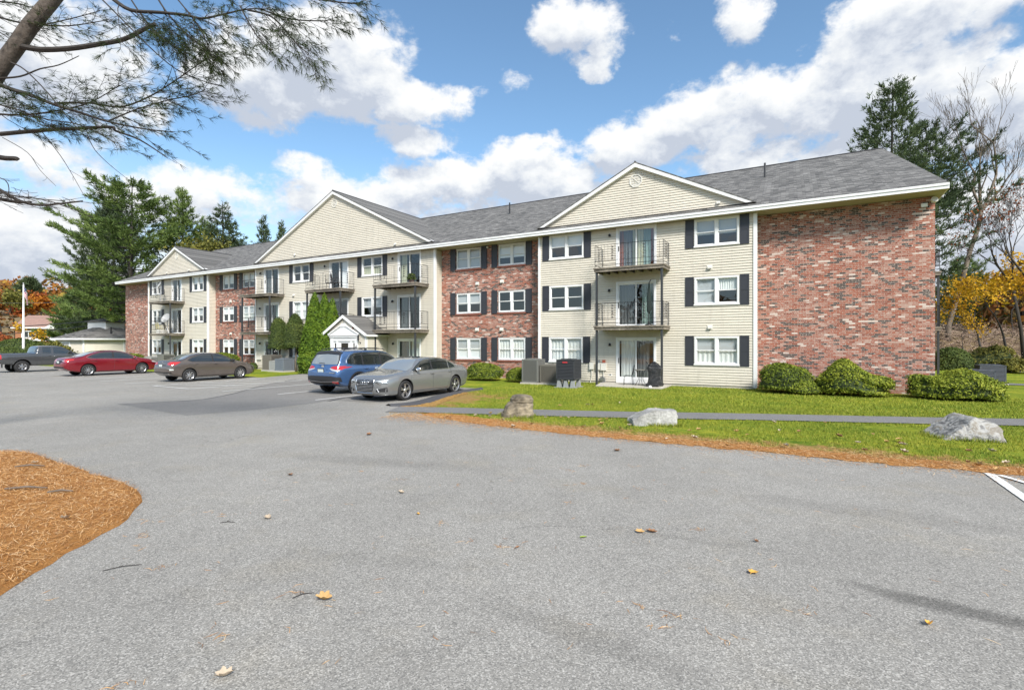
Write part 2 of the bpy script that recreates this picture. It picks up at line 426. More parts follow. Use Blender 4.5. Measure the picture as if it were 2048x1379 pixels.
# far brick bay
addw(-39.7,-38.17,W3,'half3',True); addw(-37.02,-35.5,W3,'half3',True); addw(-39.7,-38.17,W2,'half',True); addw(-37.02,-35.5,W2,'lace',True)
addw(-39.7,-38.17,W1,'half',True); addw(-37.02,-35.5,W1,'halfg',True)
# far cream section
addw(-43.02,-41.37,W3,'half'); addw(-49.5,-47.93,W3,'dark'); addw(-43.02,-41.37,W2,'halfg'); addw(-49.5,-47.93,W2,'dark'); addw(-43.02,-41.37,W1,'half'); addw(-49.5,-47.93,W1,'halfg')
D3, D2, D1 = (5.5, 7.58), (2.74, 4.96), (0.06, 2.25)
doors = [(-6.18,-4.22,D3,'rust'),(-6.18,-4.24,D2,'green'),(-6.18,-4.24,D1,'sheer'),
         (-20.22,-18.36,D3,'gold'),(-20.25,-18.38,D2,'dark'),(-20.25,-18.38,D1,'mixed'),
         (-26.34,-24.54,D3,'pale'),(-26.34,-24.54,D2,'dark'),
         (-33.45,-31.7,D3,'dark'),(-33.45,-31.7,D2,'green'),(-33.45,-31.7,D1,'dark'),
         (-46.25,-44.62,D3,'pale'),(-46.25,-44.62,D2,'dark'),(-46.25,-44.62,D1,'dark')]

front = lambda u, o, z: (u, -o, z)
def ops_for(brick, u0, u1):
    r = [(w_[0]+.05, w_[1]-.05, w_[2]+.05, w_[3]-.05) for w_ in wins if w_[5] == brick and w_[0] > u0 and w_[1] < u1]
    if not brick: r += [(d_[0]+.05, d_[1]-.05, d_[2][0]+.03, d_[2][1]-.05) for d_ in doors if d_[0] > u0 and d_[1] < u1]
    return r
GPEAK = {0: (-45.45, 10.27), 1: (-25.86, 12.22), 2: (-5.2, 10.55)}
for i, (a, c) in enumerate(SECT):
    m = MB()
    for (p, q, z0, z1) in openings_bands(a, c, .10, Z_TOP, ops_for(False, a, c)): siding_strip(m, front, p, q, z0, z1)
    siding_strip(m, lambda u, o, z, c=c: (c+o, -u, z), -REC, 0, .10, Z_TOP)           # right return
    siding_strip(m, lambda u, o, z, a=a: (a-o, -u, z), 0, -REC, .10, Z_TOP)           # left return
    gx, gz = GPEAK[i]
    siding_strip(m, lambda u, o, z: (u, -.02-o, z), a+.05, c-.05, 8.03, gz-.02, gx, gx)  # gable
    m.build('siding_wall', M_siding, ROOT)
    f = MB(); f.box(a+.02, c-.02, .005, .3, -.4, .11); f.build('foundation', M_conc, ROOT)
    for (x0, x1) in ((a-.02, a+.10), (c-.10, c+.02)):
        MB().box(x0, x1, -.055, .0, .06, Z_TOP).build('corner_board', M_white, ROOT)
    MB().box(c+.021, c+.05, -.055, .07, .06, Z_TOP).build('corner_board', M_white, ROOT)
for i, (a, c) in enumerate(BRK):
    m = MB()
    a2 = a; c2 = c
    for (p, q, z0, z1) in openings_bands(a, c, -.3, Z_TOP, ops_for(True, a, c)): m.quad((p,REC,z0),(q,REC,z0),(q,REC,z1),(p,REC,z1))
    if i == 0: m.quad((a,17.9,-.3),(a,REC,-.3),(a,REC,Z_TOP),(a,17.9,Z_TOP))
    if i == 3:
        ez = 11.0
        m.quad((c,REC,-.3),(c,17.9,-.3),(c,17.9,Z_TOP),(c,REC,Z_TOP))
    m.build('brick_wall', M_brick, ROOT)
m = MB(); siding_strip(m, lambda u, o, z: (u, 17.9+o, z), -55.8, 6.12, -.1, Z_TOP); m.build('back_wall', M_siding, ROOT)
m = MB(); siding_strip(m, lambda u, o, z: (-55.8-o, u, z), 17.9, .6, Z_TOP, 12.1, 9.02, 9.02); m.build('gable_end_wall', M_siding, ROOT)
MB().box(-55.6, 5.9, 2.6, 2.7, 0, 7.5).build('interior_partition', M_darkroom, ROOT)
m = MB()
for z in (2.6, 5.3): m.box(-55.6, 5.9, REC+.15, 2.6, z, z+.05)
m.box(-55.6, 5.9, REC+.15, 2.6, -.05, .02)
m.build('interior_floor', M_darkroom, ROOT)

# ---- windows
def window(u0, u1, z0, z1, style, brick, sh):
    y0 = REC if brick else 0.0; t = .075; cx = (u0+u1)/2
    m = MB(); pr = .045 if not brick else .0
    m.box(u0, u0+t, y0-pr, y0+.11, z0, z1); m.box(u1-t, u1, y0-pr, y0+.11, z0, z1)
    m.box(u0+t, u1-t, y0-pr, y0+.11, z0, z0+t*.9); m.box(u0+t, u1-t, y0-pr, y0+.11, z1-t, z1)
    m.box(cx-.065, cx+.065, y0-pr+.006, y0+.11, z0+t*.9, z1-t)
    if not brick: m.box(u0-.03, u1+.03, y0-pr-.03, y0-pr, z0-.03, z0+.02)
    zm = (z0+z1)/2 + .01
    for (a, c) in ((u0+t, cx-.065), (cx+.065, u1-t)):
        s_ = .035
        # upper sash sits forward of the lower one
        m.box(a, a+s_, y0+.005, y0+.035, zm-.02, z1-t); m.box(c-s_, c, y0+.005, y0+.035, zm-.02, z1-t)
        m.box(a+s_, c-s_, y0+.005, y0+.035, z1-t-s_, z1-t); m.box(a+s_, c-s_, y0+.005, y0+.035, zm-.02, zm+.02)
        m.box(a, a+s_, y0+.037, y0+.067, z0+t*.9, zm-.021); m.box(c-s_, c, y0+.037, y0+.067, z0+t*.9, zm-.021)
        m.box(a+s_, c-s_, y0+.037, y0+.067, z0+t*.9, z0+t*.9+.045)
    wo_ = m.build('window', M_white, ROOT)
    g_ = MB()
    for (a, c) in ((u0+t, cx-.065), (cx+.065, u1-t)):
        g_.quad((a+.01,y0+.022,zm),(c-.01,y0+.022,zm),(c-.01,y0+.022,z1-t-.01),(a+.01,y0+.022,z1-t-.01))
        g_.quad((a+.01,y0+.052,z0+t),(c-.01,y0+.052,z0+t),(c-.01,y0+.052,zm),(a+.01,y0+.052,zm))
    g_.build('pane', M_glass, wo_)
    yb = y0+.10
    def cloth(za, zb, mt, name='blind', xa=u0+.05, xb=u1-.05, wavy=False):
        k = MB()
        if wavy:
            n = 30
            for j in range(n):
                xa_, xb_ = xa+(xb-xa)*j/n, xa+(xb-xa)*(j+1)/n
                ya, yb_ = yb+.02*math.sin(j*1.9), yb+.02*math.sin((j+1)*1.9)
                k.quad((xa_,ya,za),(xb_,yb_,za),(xb_,yb_,zb),(xa_,ya,zb))
        else: k.box(xa, xb, yb, yb+.012, za, zb)
        k.build(name, mt, wo_)
    h = z1-z0
    if style == 'half': cloth(zm-.02, z1-.05, M_blind)
    elif style == 'half3': cloth(z0+h*.38, z1-.05, M_blind)
    elif style == 'halfg': cloth(zm-.1, z1-.05, M_blindg); 
    elif style == 'slat': cloth(z0+.08, z1-.05, M_blindg, xb=cx); cloth(zm, z1-.05, M_drapew, 'curtain', xa=cx, wavy=True)
    elif style == 'full': cloth(z0+.06, z1-.05, M_drapew, 'curtain', wavy=True)
    elif style == 'lace': cloth(zm-.05, z1-.05, M_blindg); cloth(z0+.05, zm+.02, M_drapew, 'curtain', wavy=True)
    elif style == 'grey': cloth(z0+.06, z1-.05, M_blindg)
    elif style == 'shade': cloth(z0+h*.45, z1-.05, M_blindg)
    elif style == 'white': cloth(z0+.05, zm, M_blind); cloth(zm, z1-.05, M_blindg)
    elif style == 'lower': cloth(z0+.06, zm+.05, M_drapey, 'curtain', wavy=True)
    if brick:
        MB().box(u0-.04, u1+.04, REC-.05, REC+.05, z0-.085, z0-.004).build('sill', M_sill, wo_)
    for side in (-1, 1):
        if side == -1 and sh == 'right': continue
        a = u0-.03-.37 if side < 0 else u1+.03
        k = MB(); ys = y0-.05
        k.box(a, a+.37, ys+.012, y0-.001, z0-.05, z1+.02)
        for (p, q, r_, s2) in ((a,a+.05,z0-.05,z1+.02),(a+.32,a+.37,z0-.05,z1+.02),(a+.05,a+.32,z0-.05,z0+.02),(a+.05,a+.32,z1-.05,z1+.02),(a+.05,a+.32,zm-.04,zm+.04)):
            k.box(p, q, ys, ys+.013, r_, s2)
        k.build('shutter', M_shutter, ROOT)
M_sill = mat('dark_red_brick_sill', (.22,.07,.045), .8)
for w_ in wins: window(*w_)

# ---- sliding patio doors
def patio_door(u0, u1, zz, style):
    z0, z1 = zz; t = .10; cx = (u0+u1)/2; m = MB()
    m.box(u0, u0+t, -.04, .12, z0, z1); m.box(u1-t, u1, -.04, .12, z0, z1)
    m.box(u0+t, u1-t, -.04, .12, z1-t, z1); m.box(u0+t, u1-t, -.045, .12, z0, z0+(.22 if z0 < 1 else .08))
    zb = z0+(.22 if z0 < 1 else .08)
    for (a, c, y) in ((u0+t, cx+.03, .01), (cx-.03, u1-t, .05)):
        m.box(a, a+.055, y, y+.035, zb, z1-t); m.box(c-.055, c, y, y+.035, zb, z1-t)
        m.box(a+.055, c-.055, y, y+.035, z1-t-.06, z1-t); m.box(a+.055, c-.055, y, y+.035, zb, zb+.07)
    o = m.build('patio_door', M_white, ROOT)
    MB().quad((u0+t+.05,.028,zb+.05),(cx-.02,.028,zb+.05),(cx-.02,.028,z1-t-.05),(u0+t+.05,.028,z1-t-.05)).quad((cx+.02,.068,zb+.05),(u1-t-.05,.068,zb+.05),(u1-t-.05,.068,z1-t-.05),(cx+.02,.068,z1-t-.05)).build('pane', M_glass, o)
    MB().box(u0+t+.012, u0+t+.04, -.02, .01, z0+.95, z0+1.2).build('handle', M_iron, o)
    def cur(xa, xb, mt):
        k = MB(); n = max(4, int((xb-xa)/.05))
        for j in range(n):
            p, q = xa+(xb-xa)*j/n, xa+(xb-xa)*(j+1)/n
            ya, yb = .19+.025*math.sin(j*2.1), .19+.025*math.sin((j+1)*2.1)
            k.quad((p,ya,zb),(q,yb,zb),(q,yb,z1-t),(p,ya,z1-t))
        k.build('curtain', mt, o)
    wd = u1-u0
    if style == 'rust': cur(u0+.1,u0+.32,M_draper); cur(u0+.32,cx-.25,M_drapek); cur(cx-.22,cx+.3,M_drapey); cur(cx+.32,u1-.33,M_drapeg); cur(u1-.32,u1-.1,M_draper)
    elif style == 'green': cur(cx+.25,u1-.14,M_drapeg); cur(u0+.12,cx-.1,M_drapek)
    elif style == 'sheer': cur(u0+.2,cx-.05,M_drapew); cur(cx+.05,u1-.35,M_drapek)
    elif style == 'gold': cur(u0+.12,cx-.35,M_drapey)
    elif style == 'mixed': cur(u0+.1,cx,M_drapek); cur(cx+.05,u1-.12,M_drapew)
    elif style == 'pale': cur(cx+.1,u1-.14,M_blind)
    elif style == 'dark': cur(u0+.12,cx-.3,M_drapek)
for d_ in doors: patio_door(*d_)

# ---- balconies
def balcony(parent, x0, x1, dep, zt, post_z, posts=(1,1)):
    """deck whose back edge lies on y=0 of the parent frame, out to y=-dep; zt = top"""
    m = MB(); n = int((x1-x0)/.145)
    m.box(x0-.03, x1+.03, -dep-.05, -dep, zt-.075, zt); m.box(x0-.03, x0, -dep, -.02, zt-.075, zt); m.box(x1, x1+.03, -dep, -.02, zt-.075, zt)
    nb = int(dep/.14)
    for j in range(nb): m.box(x0, x1, -dep+j*dep/nb+.004, -dep+(j+1)*dep/nb-.004, zt-.04, zt-.003)
    m.box(x0, x1, -dep-.01, -dep+.03, zt-.20, zt-.08); m.box(x0, x0+.04, -dep+.03, -.02, zt-.20, zt-.08); m.box(x1-.04, x1, -dep+.03, -.02, zt-.20, zt-.08)
    dk = m.build('balcony', M_deck, parent)
    j_ = MB(); k = x0+.35
    while k < x1-.1: j_.box(k, k+.04, -dep+.03, -.02, zt-.19, zt-.04); k += .41
    j_.build('joists', M_deckdark, dk)
    r = MB(); a = x0+.03; c = x1-.03; yf = -dep+.03; top = zt+1.07; low = zt+.33; kick = zt+.13; rr = .0085
    def bar(p, q, rad=rr): r.tube([p, q], rad, 4, cap=False)
    for z, rad in ((top, .012), (low, .008), (kick, .012)):
        bar((a,yf,z),(c,yf,z),rad); bar((a,yf,z),(a,-.03,z),rad); bar((c,yf,z),(c,-.03,z),rad)
    for x in (a, (a+c)/2, c): bar((x,yf,zt),(x,yf,top),.012)
    for x in (a, c): bar((x,-.06,zt),(x,-.06,top),.012)
    nb = int((c-a)/.155)
    for j in range(1, nb):
        x = a+(c-a)*j/nb; bar((x,yf,low),(x,yf,top),.006)
    for x in (a, c):
        for j in range(1, 8): y = yf+(-.06-yf)*j/8; bar((x,y,low),(x,y,top),.006)
    # cast scroll panels: a column of crosses and rings
    def scroll(px_, py_, alongx):
        for q in range(5):
            z = low+.08+q*.135
            s2 = .05
            if alongx: pts = [(px_+s2*math.cos(t_), py_, z+s2*math.sin(t_)) for t_ in [k_*math.pi/3 for k_ in range(7)]]
            else: pts = [(px_, py_+s2*math.cos(t_), z+s2*math.sin(t_)) for t_ in [k_*math.pi/3 for k_ in range(7)]]
            r.tube(pts, .009, 3, cap=False)
            r.box(px_-.016, px_+.016, py_-.016, py_+.016, z-.025, z+.025)
    for fx in (.27, .73): scroll(a+(c-a)*fx, yf, True)
    for x in (a, c): scroll(x, (yf-.06)/2, False)
    r.build('railing', M_iron, dk)
    for i, x in enumerate((x0+.10, x1-.10)):
        if posts[i]:
            MB().box(x-.045, x+.045, -dep+.03, -dep+.12, post_z, zt-.205).build('post', M_post, dk)
    return dk
for (x0, x1, n) in ((-6.87,-3.62,2), (-21.15,-17.78,2), (-27.35,-23.97,1), (-34.5,-31.1,2), (-47.5,-44.2,2)):
    balcony(ROOT, x0, x1, 1.2, 5.53, 2.79 if n == 2 else 0.0, (1,1))
    if n == 2: balcony(ROOT, x0, x1, 1.2, 2.79, -.1, (1,1))
    else: balcony(ROOT, x0, x1, 1.2, 2.79, -.1, (1,0))
END = bpy.data.objects.new('end_balconies', None); C.objects.link(END); END.parent = ROOT; END.location = (6.12, 9.8, 0); END.rotation_euler = (0,0,R(90))
bpy.data.objects.remove(END)
def balcony_end(zt, pz):
    dk = balcony(ROOT, -1.6, 1.6, 1.55, zt, pz, (1,1)); dk.location = (6.14, 9.9, 0); dk.rotation_euler = (0,0,R(90))
balcony_end(5.55, 2.79); balcony_end(2.79, -.1)

# ---- roof
SL = .474
def zr(y): return 7.79 + SL*(y+.45)          # top surface over the front, y = -v
m = MB()
A = (-55.32,-.45); B = (6.32,-.45); RL = (-55.32, 9.0, zr(9.0)); RR = (5.45, 9.0, zr(9.0))
m.quad((A[0],A[1],zr(-.45)), (B[0],B[1],zr(-.45)), RR, RL)
m.quad((6.32,18.45,zr(-.45)), (A[0],18.45,zr(-.45)), RL, RR)
m.poly([(6.32,-.45,zr(-.45)), (6.32,18.45,zr(-.45)), RR])
# thickness at the left rake
m.quad((A[0],A[1],zr(-.45)-.18), (A[0],A[1],zr(-.45)), RL, (RL[0],RL[1],RL[2]-.18))
m.quad((A[0],18.45,zr(-.45)-.18), (RL[0],RL[1],RL[2]-.18), RL, (A[0],18.45,zr(-.45)))
gab = []
for i, (a, c) in enumerate(SECT):
    gx, gz = GPEAK[i]; gz += .05; yb = (gz-zr(0))/SL + .02; hh = zr(0)
    for e in (a-.02, c+.02):
        P0 = (e, -.22, hh); P1 = (gx, -.22, gz); P2 = (gx, yb, gz); P3 = (e, .0, hh)
        if e < gx: m.quad(P0, P1, P2, P3)
        else: m.quad(P0, P3, P2, P1)
        dn = .06
        m.quad((e,-.22,hh-dn),(gx,-.22,gz-dn),(gx,-.22,gz),(e,-.22,hh))
        # under the rake
        m.quad((e,-.22,hh-.03),(gx,-.22,gz-.03),(gx,.0,gz-.03),(e,.0,hh-.03))
m.build('roof', M_roof, ROOT)
rc = MB(); rc.tube([(RL[0],9.0,RL[2]+.015),(RR[0],9.0,RR[2]+.015)], .05, 5); 
for i, (a, c) in enumerate(SECT):
    gx, gz = GPEAK[i]; yb = (gz+.05-zr(0))/SL
    rc.tube([(gx,-.22,gz+.06),(gx,yb,gz+.06)], .04, 5)
rc.build('ridge_cap', mat('dark_ridge_cap', (.05,.05,.055), .9), ROOT)
for i, (a, c) in enumerate(SECT):
    gx, gz = GPEAK[i]
    for e in (a+.0, c-.0):
        dx = gx-e; dz = gz-8.02; ln = math.hypot(dx, dz); tk = .17*ln/abs(dx)
        MB().prism([(e,-.215,8.015),(gx,-.215,gz),(gx,-.215,gz-tk),(e+dx/dz*tk if False else e+(tk/dz)*dx,-.215,8.015)], (0,.19,0)).build('rake_board', M_white, ROOT)
m = MB()
m.box(-55.34, 6.34, -.47, -.44, 7.56, 7.76); m.box(-55.34, 6.34, -.50, -.471, 7.68, 7.77)
m.box(6.31, 6.345, -.44, 18.45, 7.56, 7.76); m.box(-55.34, -55.30, -.44, 18.45, 7.56, 7.76); m.box(-55.34, 6.34, 18.44, 18.48, 7.56, 7.76)
m.build('fascia', M_white, ROOT)
MB().quad((-55.3,-.44,7.575),(6.31,-.44,7.575),(6.31,.62,7.575),(-55.3,.62,7.575)).quad((6.1,.62,7.575),(6.31,.62,7.575),(6.31,18.4,7.575),(6.1,18.4,7.575)).quad((-55.85,.0,7.57),(-55.3,.0,7.57),(-55.3,18.4,7.57),(-55.85,18.4,7.57)).build('soffit', M_soffit, ROOT)
for u in (.02, -15.4):      # plumbing vents on the roof
    y = 5.6; z = zr(y)
    MB().tube([(u,y,z-.1),(u,y,z+.75)], .05, 8).build('vent_pipe', M_iron, ROOT)
# octagonal louvred gable vents
for (u, z, r_) in ((-5.2,9.74,.33), (-25.84,11.41,.28), (-45.42,9.47,.25)):
    m = MB(); oc = [(r_*math.cos(R(22.5+45*k)), r_*math.sin(R(22.5+45*k))) for k in range(8)]
    for k in range(8):
        p, q = oc[k], oc[(k+1) % 8]; f = .84
        m.prism([(u+p[0],-.07,z+p[1]),(u+q[0],-.07,z+q[1]),(u+q[0]*f,-.07,z+q[1]*f),(u+p[0]*f,-.07,z+p[1]*f)], (0,.05,0))
    fr = m.build('gable_vent', M_plastic, ROOT)
    s_ = MB()
    for k in range(-4, 5):
        zz = k*r_*.18; hw = math.sqrt(max(0, (r_*.84)**2-zz*zz))*.95
        s_.quad((u-hw,-.05,z+zz-.02),(u+hw,-.05,z+zz-.02),(u+hw,-.03,z+zz+.03),(u-hw,-.03,z+zz+.03))
    s_.tube([(u-.2*r_*2,-.055,z-.2*r_*2),(u+.2*r_*2,-.055,z+.2*r_*2)], .012, 4); s_.tube([(u+.2*r_*2,-.055,z-.2*r_*2),(u-.2*r_*2,-.055,z+.2*r_*2)], .012, 4)
    s_.poly([(u+p[0]*.85,-.022,z+p[1]*.85) for p in reversed(oc)])
    s_.build('louvres', M_plastic, fr)
# dryer vents and small hoods
for (u, z, bk) in ((-1.5,8.21,0),(-1.87,5.37,0),(-1.86,2.69,0),(-14.68,5.42,1),(-13.02,5.45,1),(-14.7,2.76,1),(-13.05,2.75,1),
                   (-29.9,8.3,0),(-20.4,8.17,0),(-30.05,5.41,0),(-38.6,5.34,1),(-38.6,2.73,1),(-47.0,8.16,0),(-43.5,8.16,0)):
    y = REC if bk else 0.0; m = MB()
    m.box(u-.12, u+.12, y-.03, y, z-.1, z+.1); m.prism([(u-.08,y-.03,z+.07),(u+.08,y-.03,z+.07),(u+.08,y-.12,z-.02),(u-.08,y-.12,z-.02)], (0,.01,-.06))
    v_ = m.build('dryer_vent', M_plastic, ROOT); MB().box(u-.06, u+.06, y-.095, y-.035, z-.085, z-.03).build('flap', M_iron, v_)
# wall lanterns beside the patio doors
for (u, z) in ((-6.48,7.27),(-6.5,4.57),(-6.47,1.92),(-20.58,7.27),(-20.6,4.6),(-20.55,1.95),(-26.75,7.25),(-33.8,7.22),(-33.85,4.58),(-33.87,1.96),(-46.6,4.5),(-46.6,1.95)):
    b_ = MB().box(u-.06, u+.06, -.03, -.005, z-.09, z+.09).build('wall_lamp', M_plastic, ROOT)
    MB().lathe([(.001,-.02),(.05,-.02),(.062,-.0),(.062,.07),(.04,.11),(.001,.12)], 10, (u-.01,-.10,z-.06)).tube([(u,-.02,z+.05),(u-.01,-.1,z+.06)], .012, 5).build('lamp_shade', M_iron, b_, smooth=True)
# corner floodlights high on the right brick wall
m = MB().box(5.68, 5.88, REC-.14, REC-.06, 7.18, 7.31); m.tube([(5.78,REC-.06,7.24),(5.78,REC,7.28)], .02, 6)
m.build('floodlight', M_white, ROOT)
m = MB(); m.lathe([(.03,0),(.11,.12),(.12,.2)], 12, (0,0,0)); o = m.build('floodlight', M_plastic, ROOT, loc=(6.02,REC-.05,7.33), rot=(R(60),R(35),0))
MB().box(-14.0,-13.92,REC-.12,REC-.02,7.42,7.5).box(-13.97,-13.95,REC-.05,REC,7.4,7.44).build('floodlight', M_white, ROOT)
# meter boxes and conduits by the near patio
for (u, zc, w_, h_) in ((-7.42,.85,.2,.34),(-7.08,.83,.22,.34),(-6.8,.82,.27,.36)):
    m = MB().box(u-w_/2, u+w_/2, -.14, -.012, zc-h_/2, zc+h_/2)
    bx = m.build('meter_box', M_plastic, ROOT); MB().tube([(u,-.07,zc-h_/2),(u,-.07,.3),(u-.08,-.1,-.02)], .018, 6).build('conduit', M_plastic, bx)
MB().box(-6.86,-6.72,-.10,-.012,1.01,1.15).build('alarm_box', mat('faded_red', (.36,.09,.05), .6), ROOT)
MB().lathe([(.001,-.12),(.075,-.12),(.085,-.03),(.085,0)], 12, (-7.06,-.01,1.06), 'Y').build('utility_meter', M_steel, ROOT)
MB().box(-6.57,-6.38,-.02,-.008,.38,.5).box(-6.52,-6.43,-.03,-.02,.41,.47,1).build('outlet_cover', [M_white, M_steel], ROOT)
m = MB(); m.box(-6.95,-6.72,-.16,-.04,.12,.3); m.tube([(-6.95,-.1,.3),(-6.72,-.1,.28),(-6.7,-.12,.1),(-6.9,-.12,.02)], .025, 6); m.tube([(-6.8,-.1,.12),(-6.8,-.12,-.02)], .03, 6); m.build('gas_regulator', M_steel, ROOT)
for u in (-34.1,-33.85): MB().box(u-.1,u+.1,-.13,-.012,.72,1.0).build('meter_box', M_plastic, ROOT)

# ---- entry porch in the centre section
PX, PD, PZ = -22.93, 1.82, 2.44        # centre, depth, wall height
m = MB(); hw = 1.86
siding_strip(m, lambda u, o, z: (PX+hw+o, -u, z), 0, PD, .1, PZ+.02)
siding_strip(m, lambda u, o, z: (PX-hw-o, -u, z), PD, 0, .1, PZ+.02)
for (p, q, z0, z1) in openings_bands(PX-hw, PX+hw, .1, PZ+.03, [(PX-1.2, PX+1.2, .1, 2.3)]): siding_strip(m, lambda u, o, z: (u, -PD-o, z), p, q, z0, z1)
siding_strip(m, lambda u, o, z: (u, -PD-o, z), PX-hw, PX+hw, PZ+.03, 3.58, PX, PX)
porch = m.build('entry_porch', M_siding, ROOT)
r = MB(); ov = .17; yf = -PD-.16; zp = 3.72; ze = 2.50; e = hw+ov
for s_ in (-1, 1):
    pts = [(PX+s_*e, yf, ze), (PX, yf, zp), (PX, -.02, zp), (PX+s_*e, -.02, ze)]
    r.poly(pts if s_ < 0 else pts[::-1]); r.poly([(p[0],p[1],p[2]-.05) for p in (pts if s_ > 0 else pts[::-1])])
r.build('porch_roof', M_roof, porch)
for s_ in (-1, 1):
    MB().prism([(PX+s_*(e+.01),yf-.015,ze-.005),(PX,yf-.015,zp-.005),(PX,yf-.015,zp-.2),(PX+s_*(e-.16),yf-.015,ze-.10),(PX+s_*(e+.01),yf-.015,ze-.10)], (0,.03,0)).build('rake_board', M_white, porch)
    MB().box(PX+s_*(e-.02), PX+s_*(e+.012), yf, -.02, ze-.13, ze-.01).build('fascia', M_white, porch)
    MB().box(PX+s_*(hw-.1), PX+s_*(hw+.025), -PD-.03, -PD+.09 , .08, PZ).build('corner_board', M_white, porch)
yf = -PD-.03
m = MB()
m.box(PX-1.2, PX-.95, yf-.05, yf+.1, .02, 2.32); m.box(PX+.95, PX+1.2, yf-.05, yf+.1, .02, 2.32)       # pilasters
m.box(PX-.95, PX+.95, yf-.03, yf+.1, 2.1, 2.32); m.box(PX-1.24, PX+1.24, yf-.09, yf+.05, 2.32, 2.37); m.box(PX-1.3, PX+1.3, yf-.12, yf+.05, 2.43, 2.48)
m.box(PX-1.22, PX+1.22, yf-.05, yf+.05, 2.37, 2.43)
m.prism([(PX-1.3,yf-.06,2.48),(PX+1.3,yf-.06,2.48),(PX+.28,yf-.06,2.98),(PX-.28,yf-.06,2.98)], (0,.1,0))
for s_ in (-1,1): m.prism([(PX+s_*1.32,yf-.12,2.48),(PX+s_*.25,yf-.12,3.0),(PX+s_*.25,yf-.12,3.07),(PX+s_*1.36,yf-.12,2.54)], (0,.09,0))
m.box(PX-.27, PX+.27, yf-.1, yf+.03, 2.98, 3.1); m.prism([(PX-.22,yf-.1,3.1),(PX+.22,yf-.1,3.1),(PX+.1,yf-.1,3.2),(PX-.1,yf-.1,3.2)], (0,.08,0))
m.box(PX-.68, PX-.53, yf-.02, yf+.08, .02, 2.1); m.box(PX+.53, PX+.68, yf-.02, yf+.08, .02, 2.1)
m.build('door_surround', M_white, porch)
d = MB(); d.box(PX-.53, PX+.53, yf+.03, yf+.08, .02, 1.15); d.box(PX-.53,PX-.32,yf+.03,yf+.08,1.15,2.1); d.box(PX+.32,PX+.53,yf+.03,yf+.08,1.15,2.1); d.box(PX-.32,PX+.32,yf+.03,yf+.08,1.98,2.1)
d.build('front_door', M_white, porch)
k = MB(); k.quad((PX-.32,yf+.06,1.15),(PX+.32,yf+.06,1.15),(PX+.32,yf+.06,1.98),(PX-.32,yf+.06,1.98))
for s_ in (-1,1): x0, x1 = PX+s_*.69, PX+s_*.94; x0, x1 = min(x0,x1), max(x0,x1); k.quad((x0+.05,yf+.06,.6),(x1-.05,yf+.06,.6),(x1-.05,yf+.06,1.98),(x0+.05,yf+.06,1.98))
k.build('door_glass', mat('dark_door_glass', (.02,.022,.022), .05), porch)
k = MB()
for s_ in (-1,1):
    x0, x1 = sorted((PX+s_*.68, PX+s_*.95)); k.box(x0, x0+.055, yf+.03, yf+.07, .02, 2.1); k.box(x1-.055, x1, yf+.03, yf+.07, .02, 2.1); k.box(x0+.055,x1-.055,yf+.03,yf+.07,1.97,2.1); k.box(x0+.055,x1-.055,yf+.03,yf+.07,.02,.6)
k.build('sidelight_frame', M_white, porch)
lu = PX+1.38; m = MB().tube([(lu,yf+.03,2.0),(lu,yf-.12,2.05),(lu,yf-.16,2.15)], .015, 5); m.lathe([(.02,0),(.05,.03),(.055,.2),(.09,.22),(.03,.3),(.005,.36)], 8, (lu-.0,yf-.17,2.15)); m.lathe([(.001,0),(.05,0),(.05,.03)], 8, (lu,yf+.0,1.98),'Y'); m.build('wall_lantern', M_iron, porch)
m = MB().box(PX+.72, PX+.8, yf-.05, yf+.02, 2.84, 2.98).build('porch_camera', mat('dark_red_box', (.15,.04,.03), .5), porch)
def text(s, size, name, mt, parent, loc, rot, ext=.004):
    cu = bpy.data.curves.new(name, 'FONT'); cu.body = s; cu.size = size; cu.extrude = ext; cu.align_x = 'CENTER'; cu.align_y = 'CENTER'
    to = bpy.data.objects.new(name, cu); C.objects.link(to)
    dg = bpy.context.evaluated_depsgraph_get(); me = bpy.data.meshes.new_from_object(to.evaluated_get(dg)); bpy.data.objects.remove(to)
    me.name = name; me.materials.clear(); me.materials.append(mt)
    o = bpy.data.objects.new(name, me); C.objects.link(o); o.parent = parent; o.location = loc; o.rotation_euler = rot
    return o
text('4', .3, 'house_number', M_iron, porch, (PX+1.075, yf-.056, 1.74), (R(90),0,0))
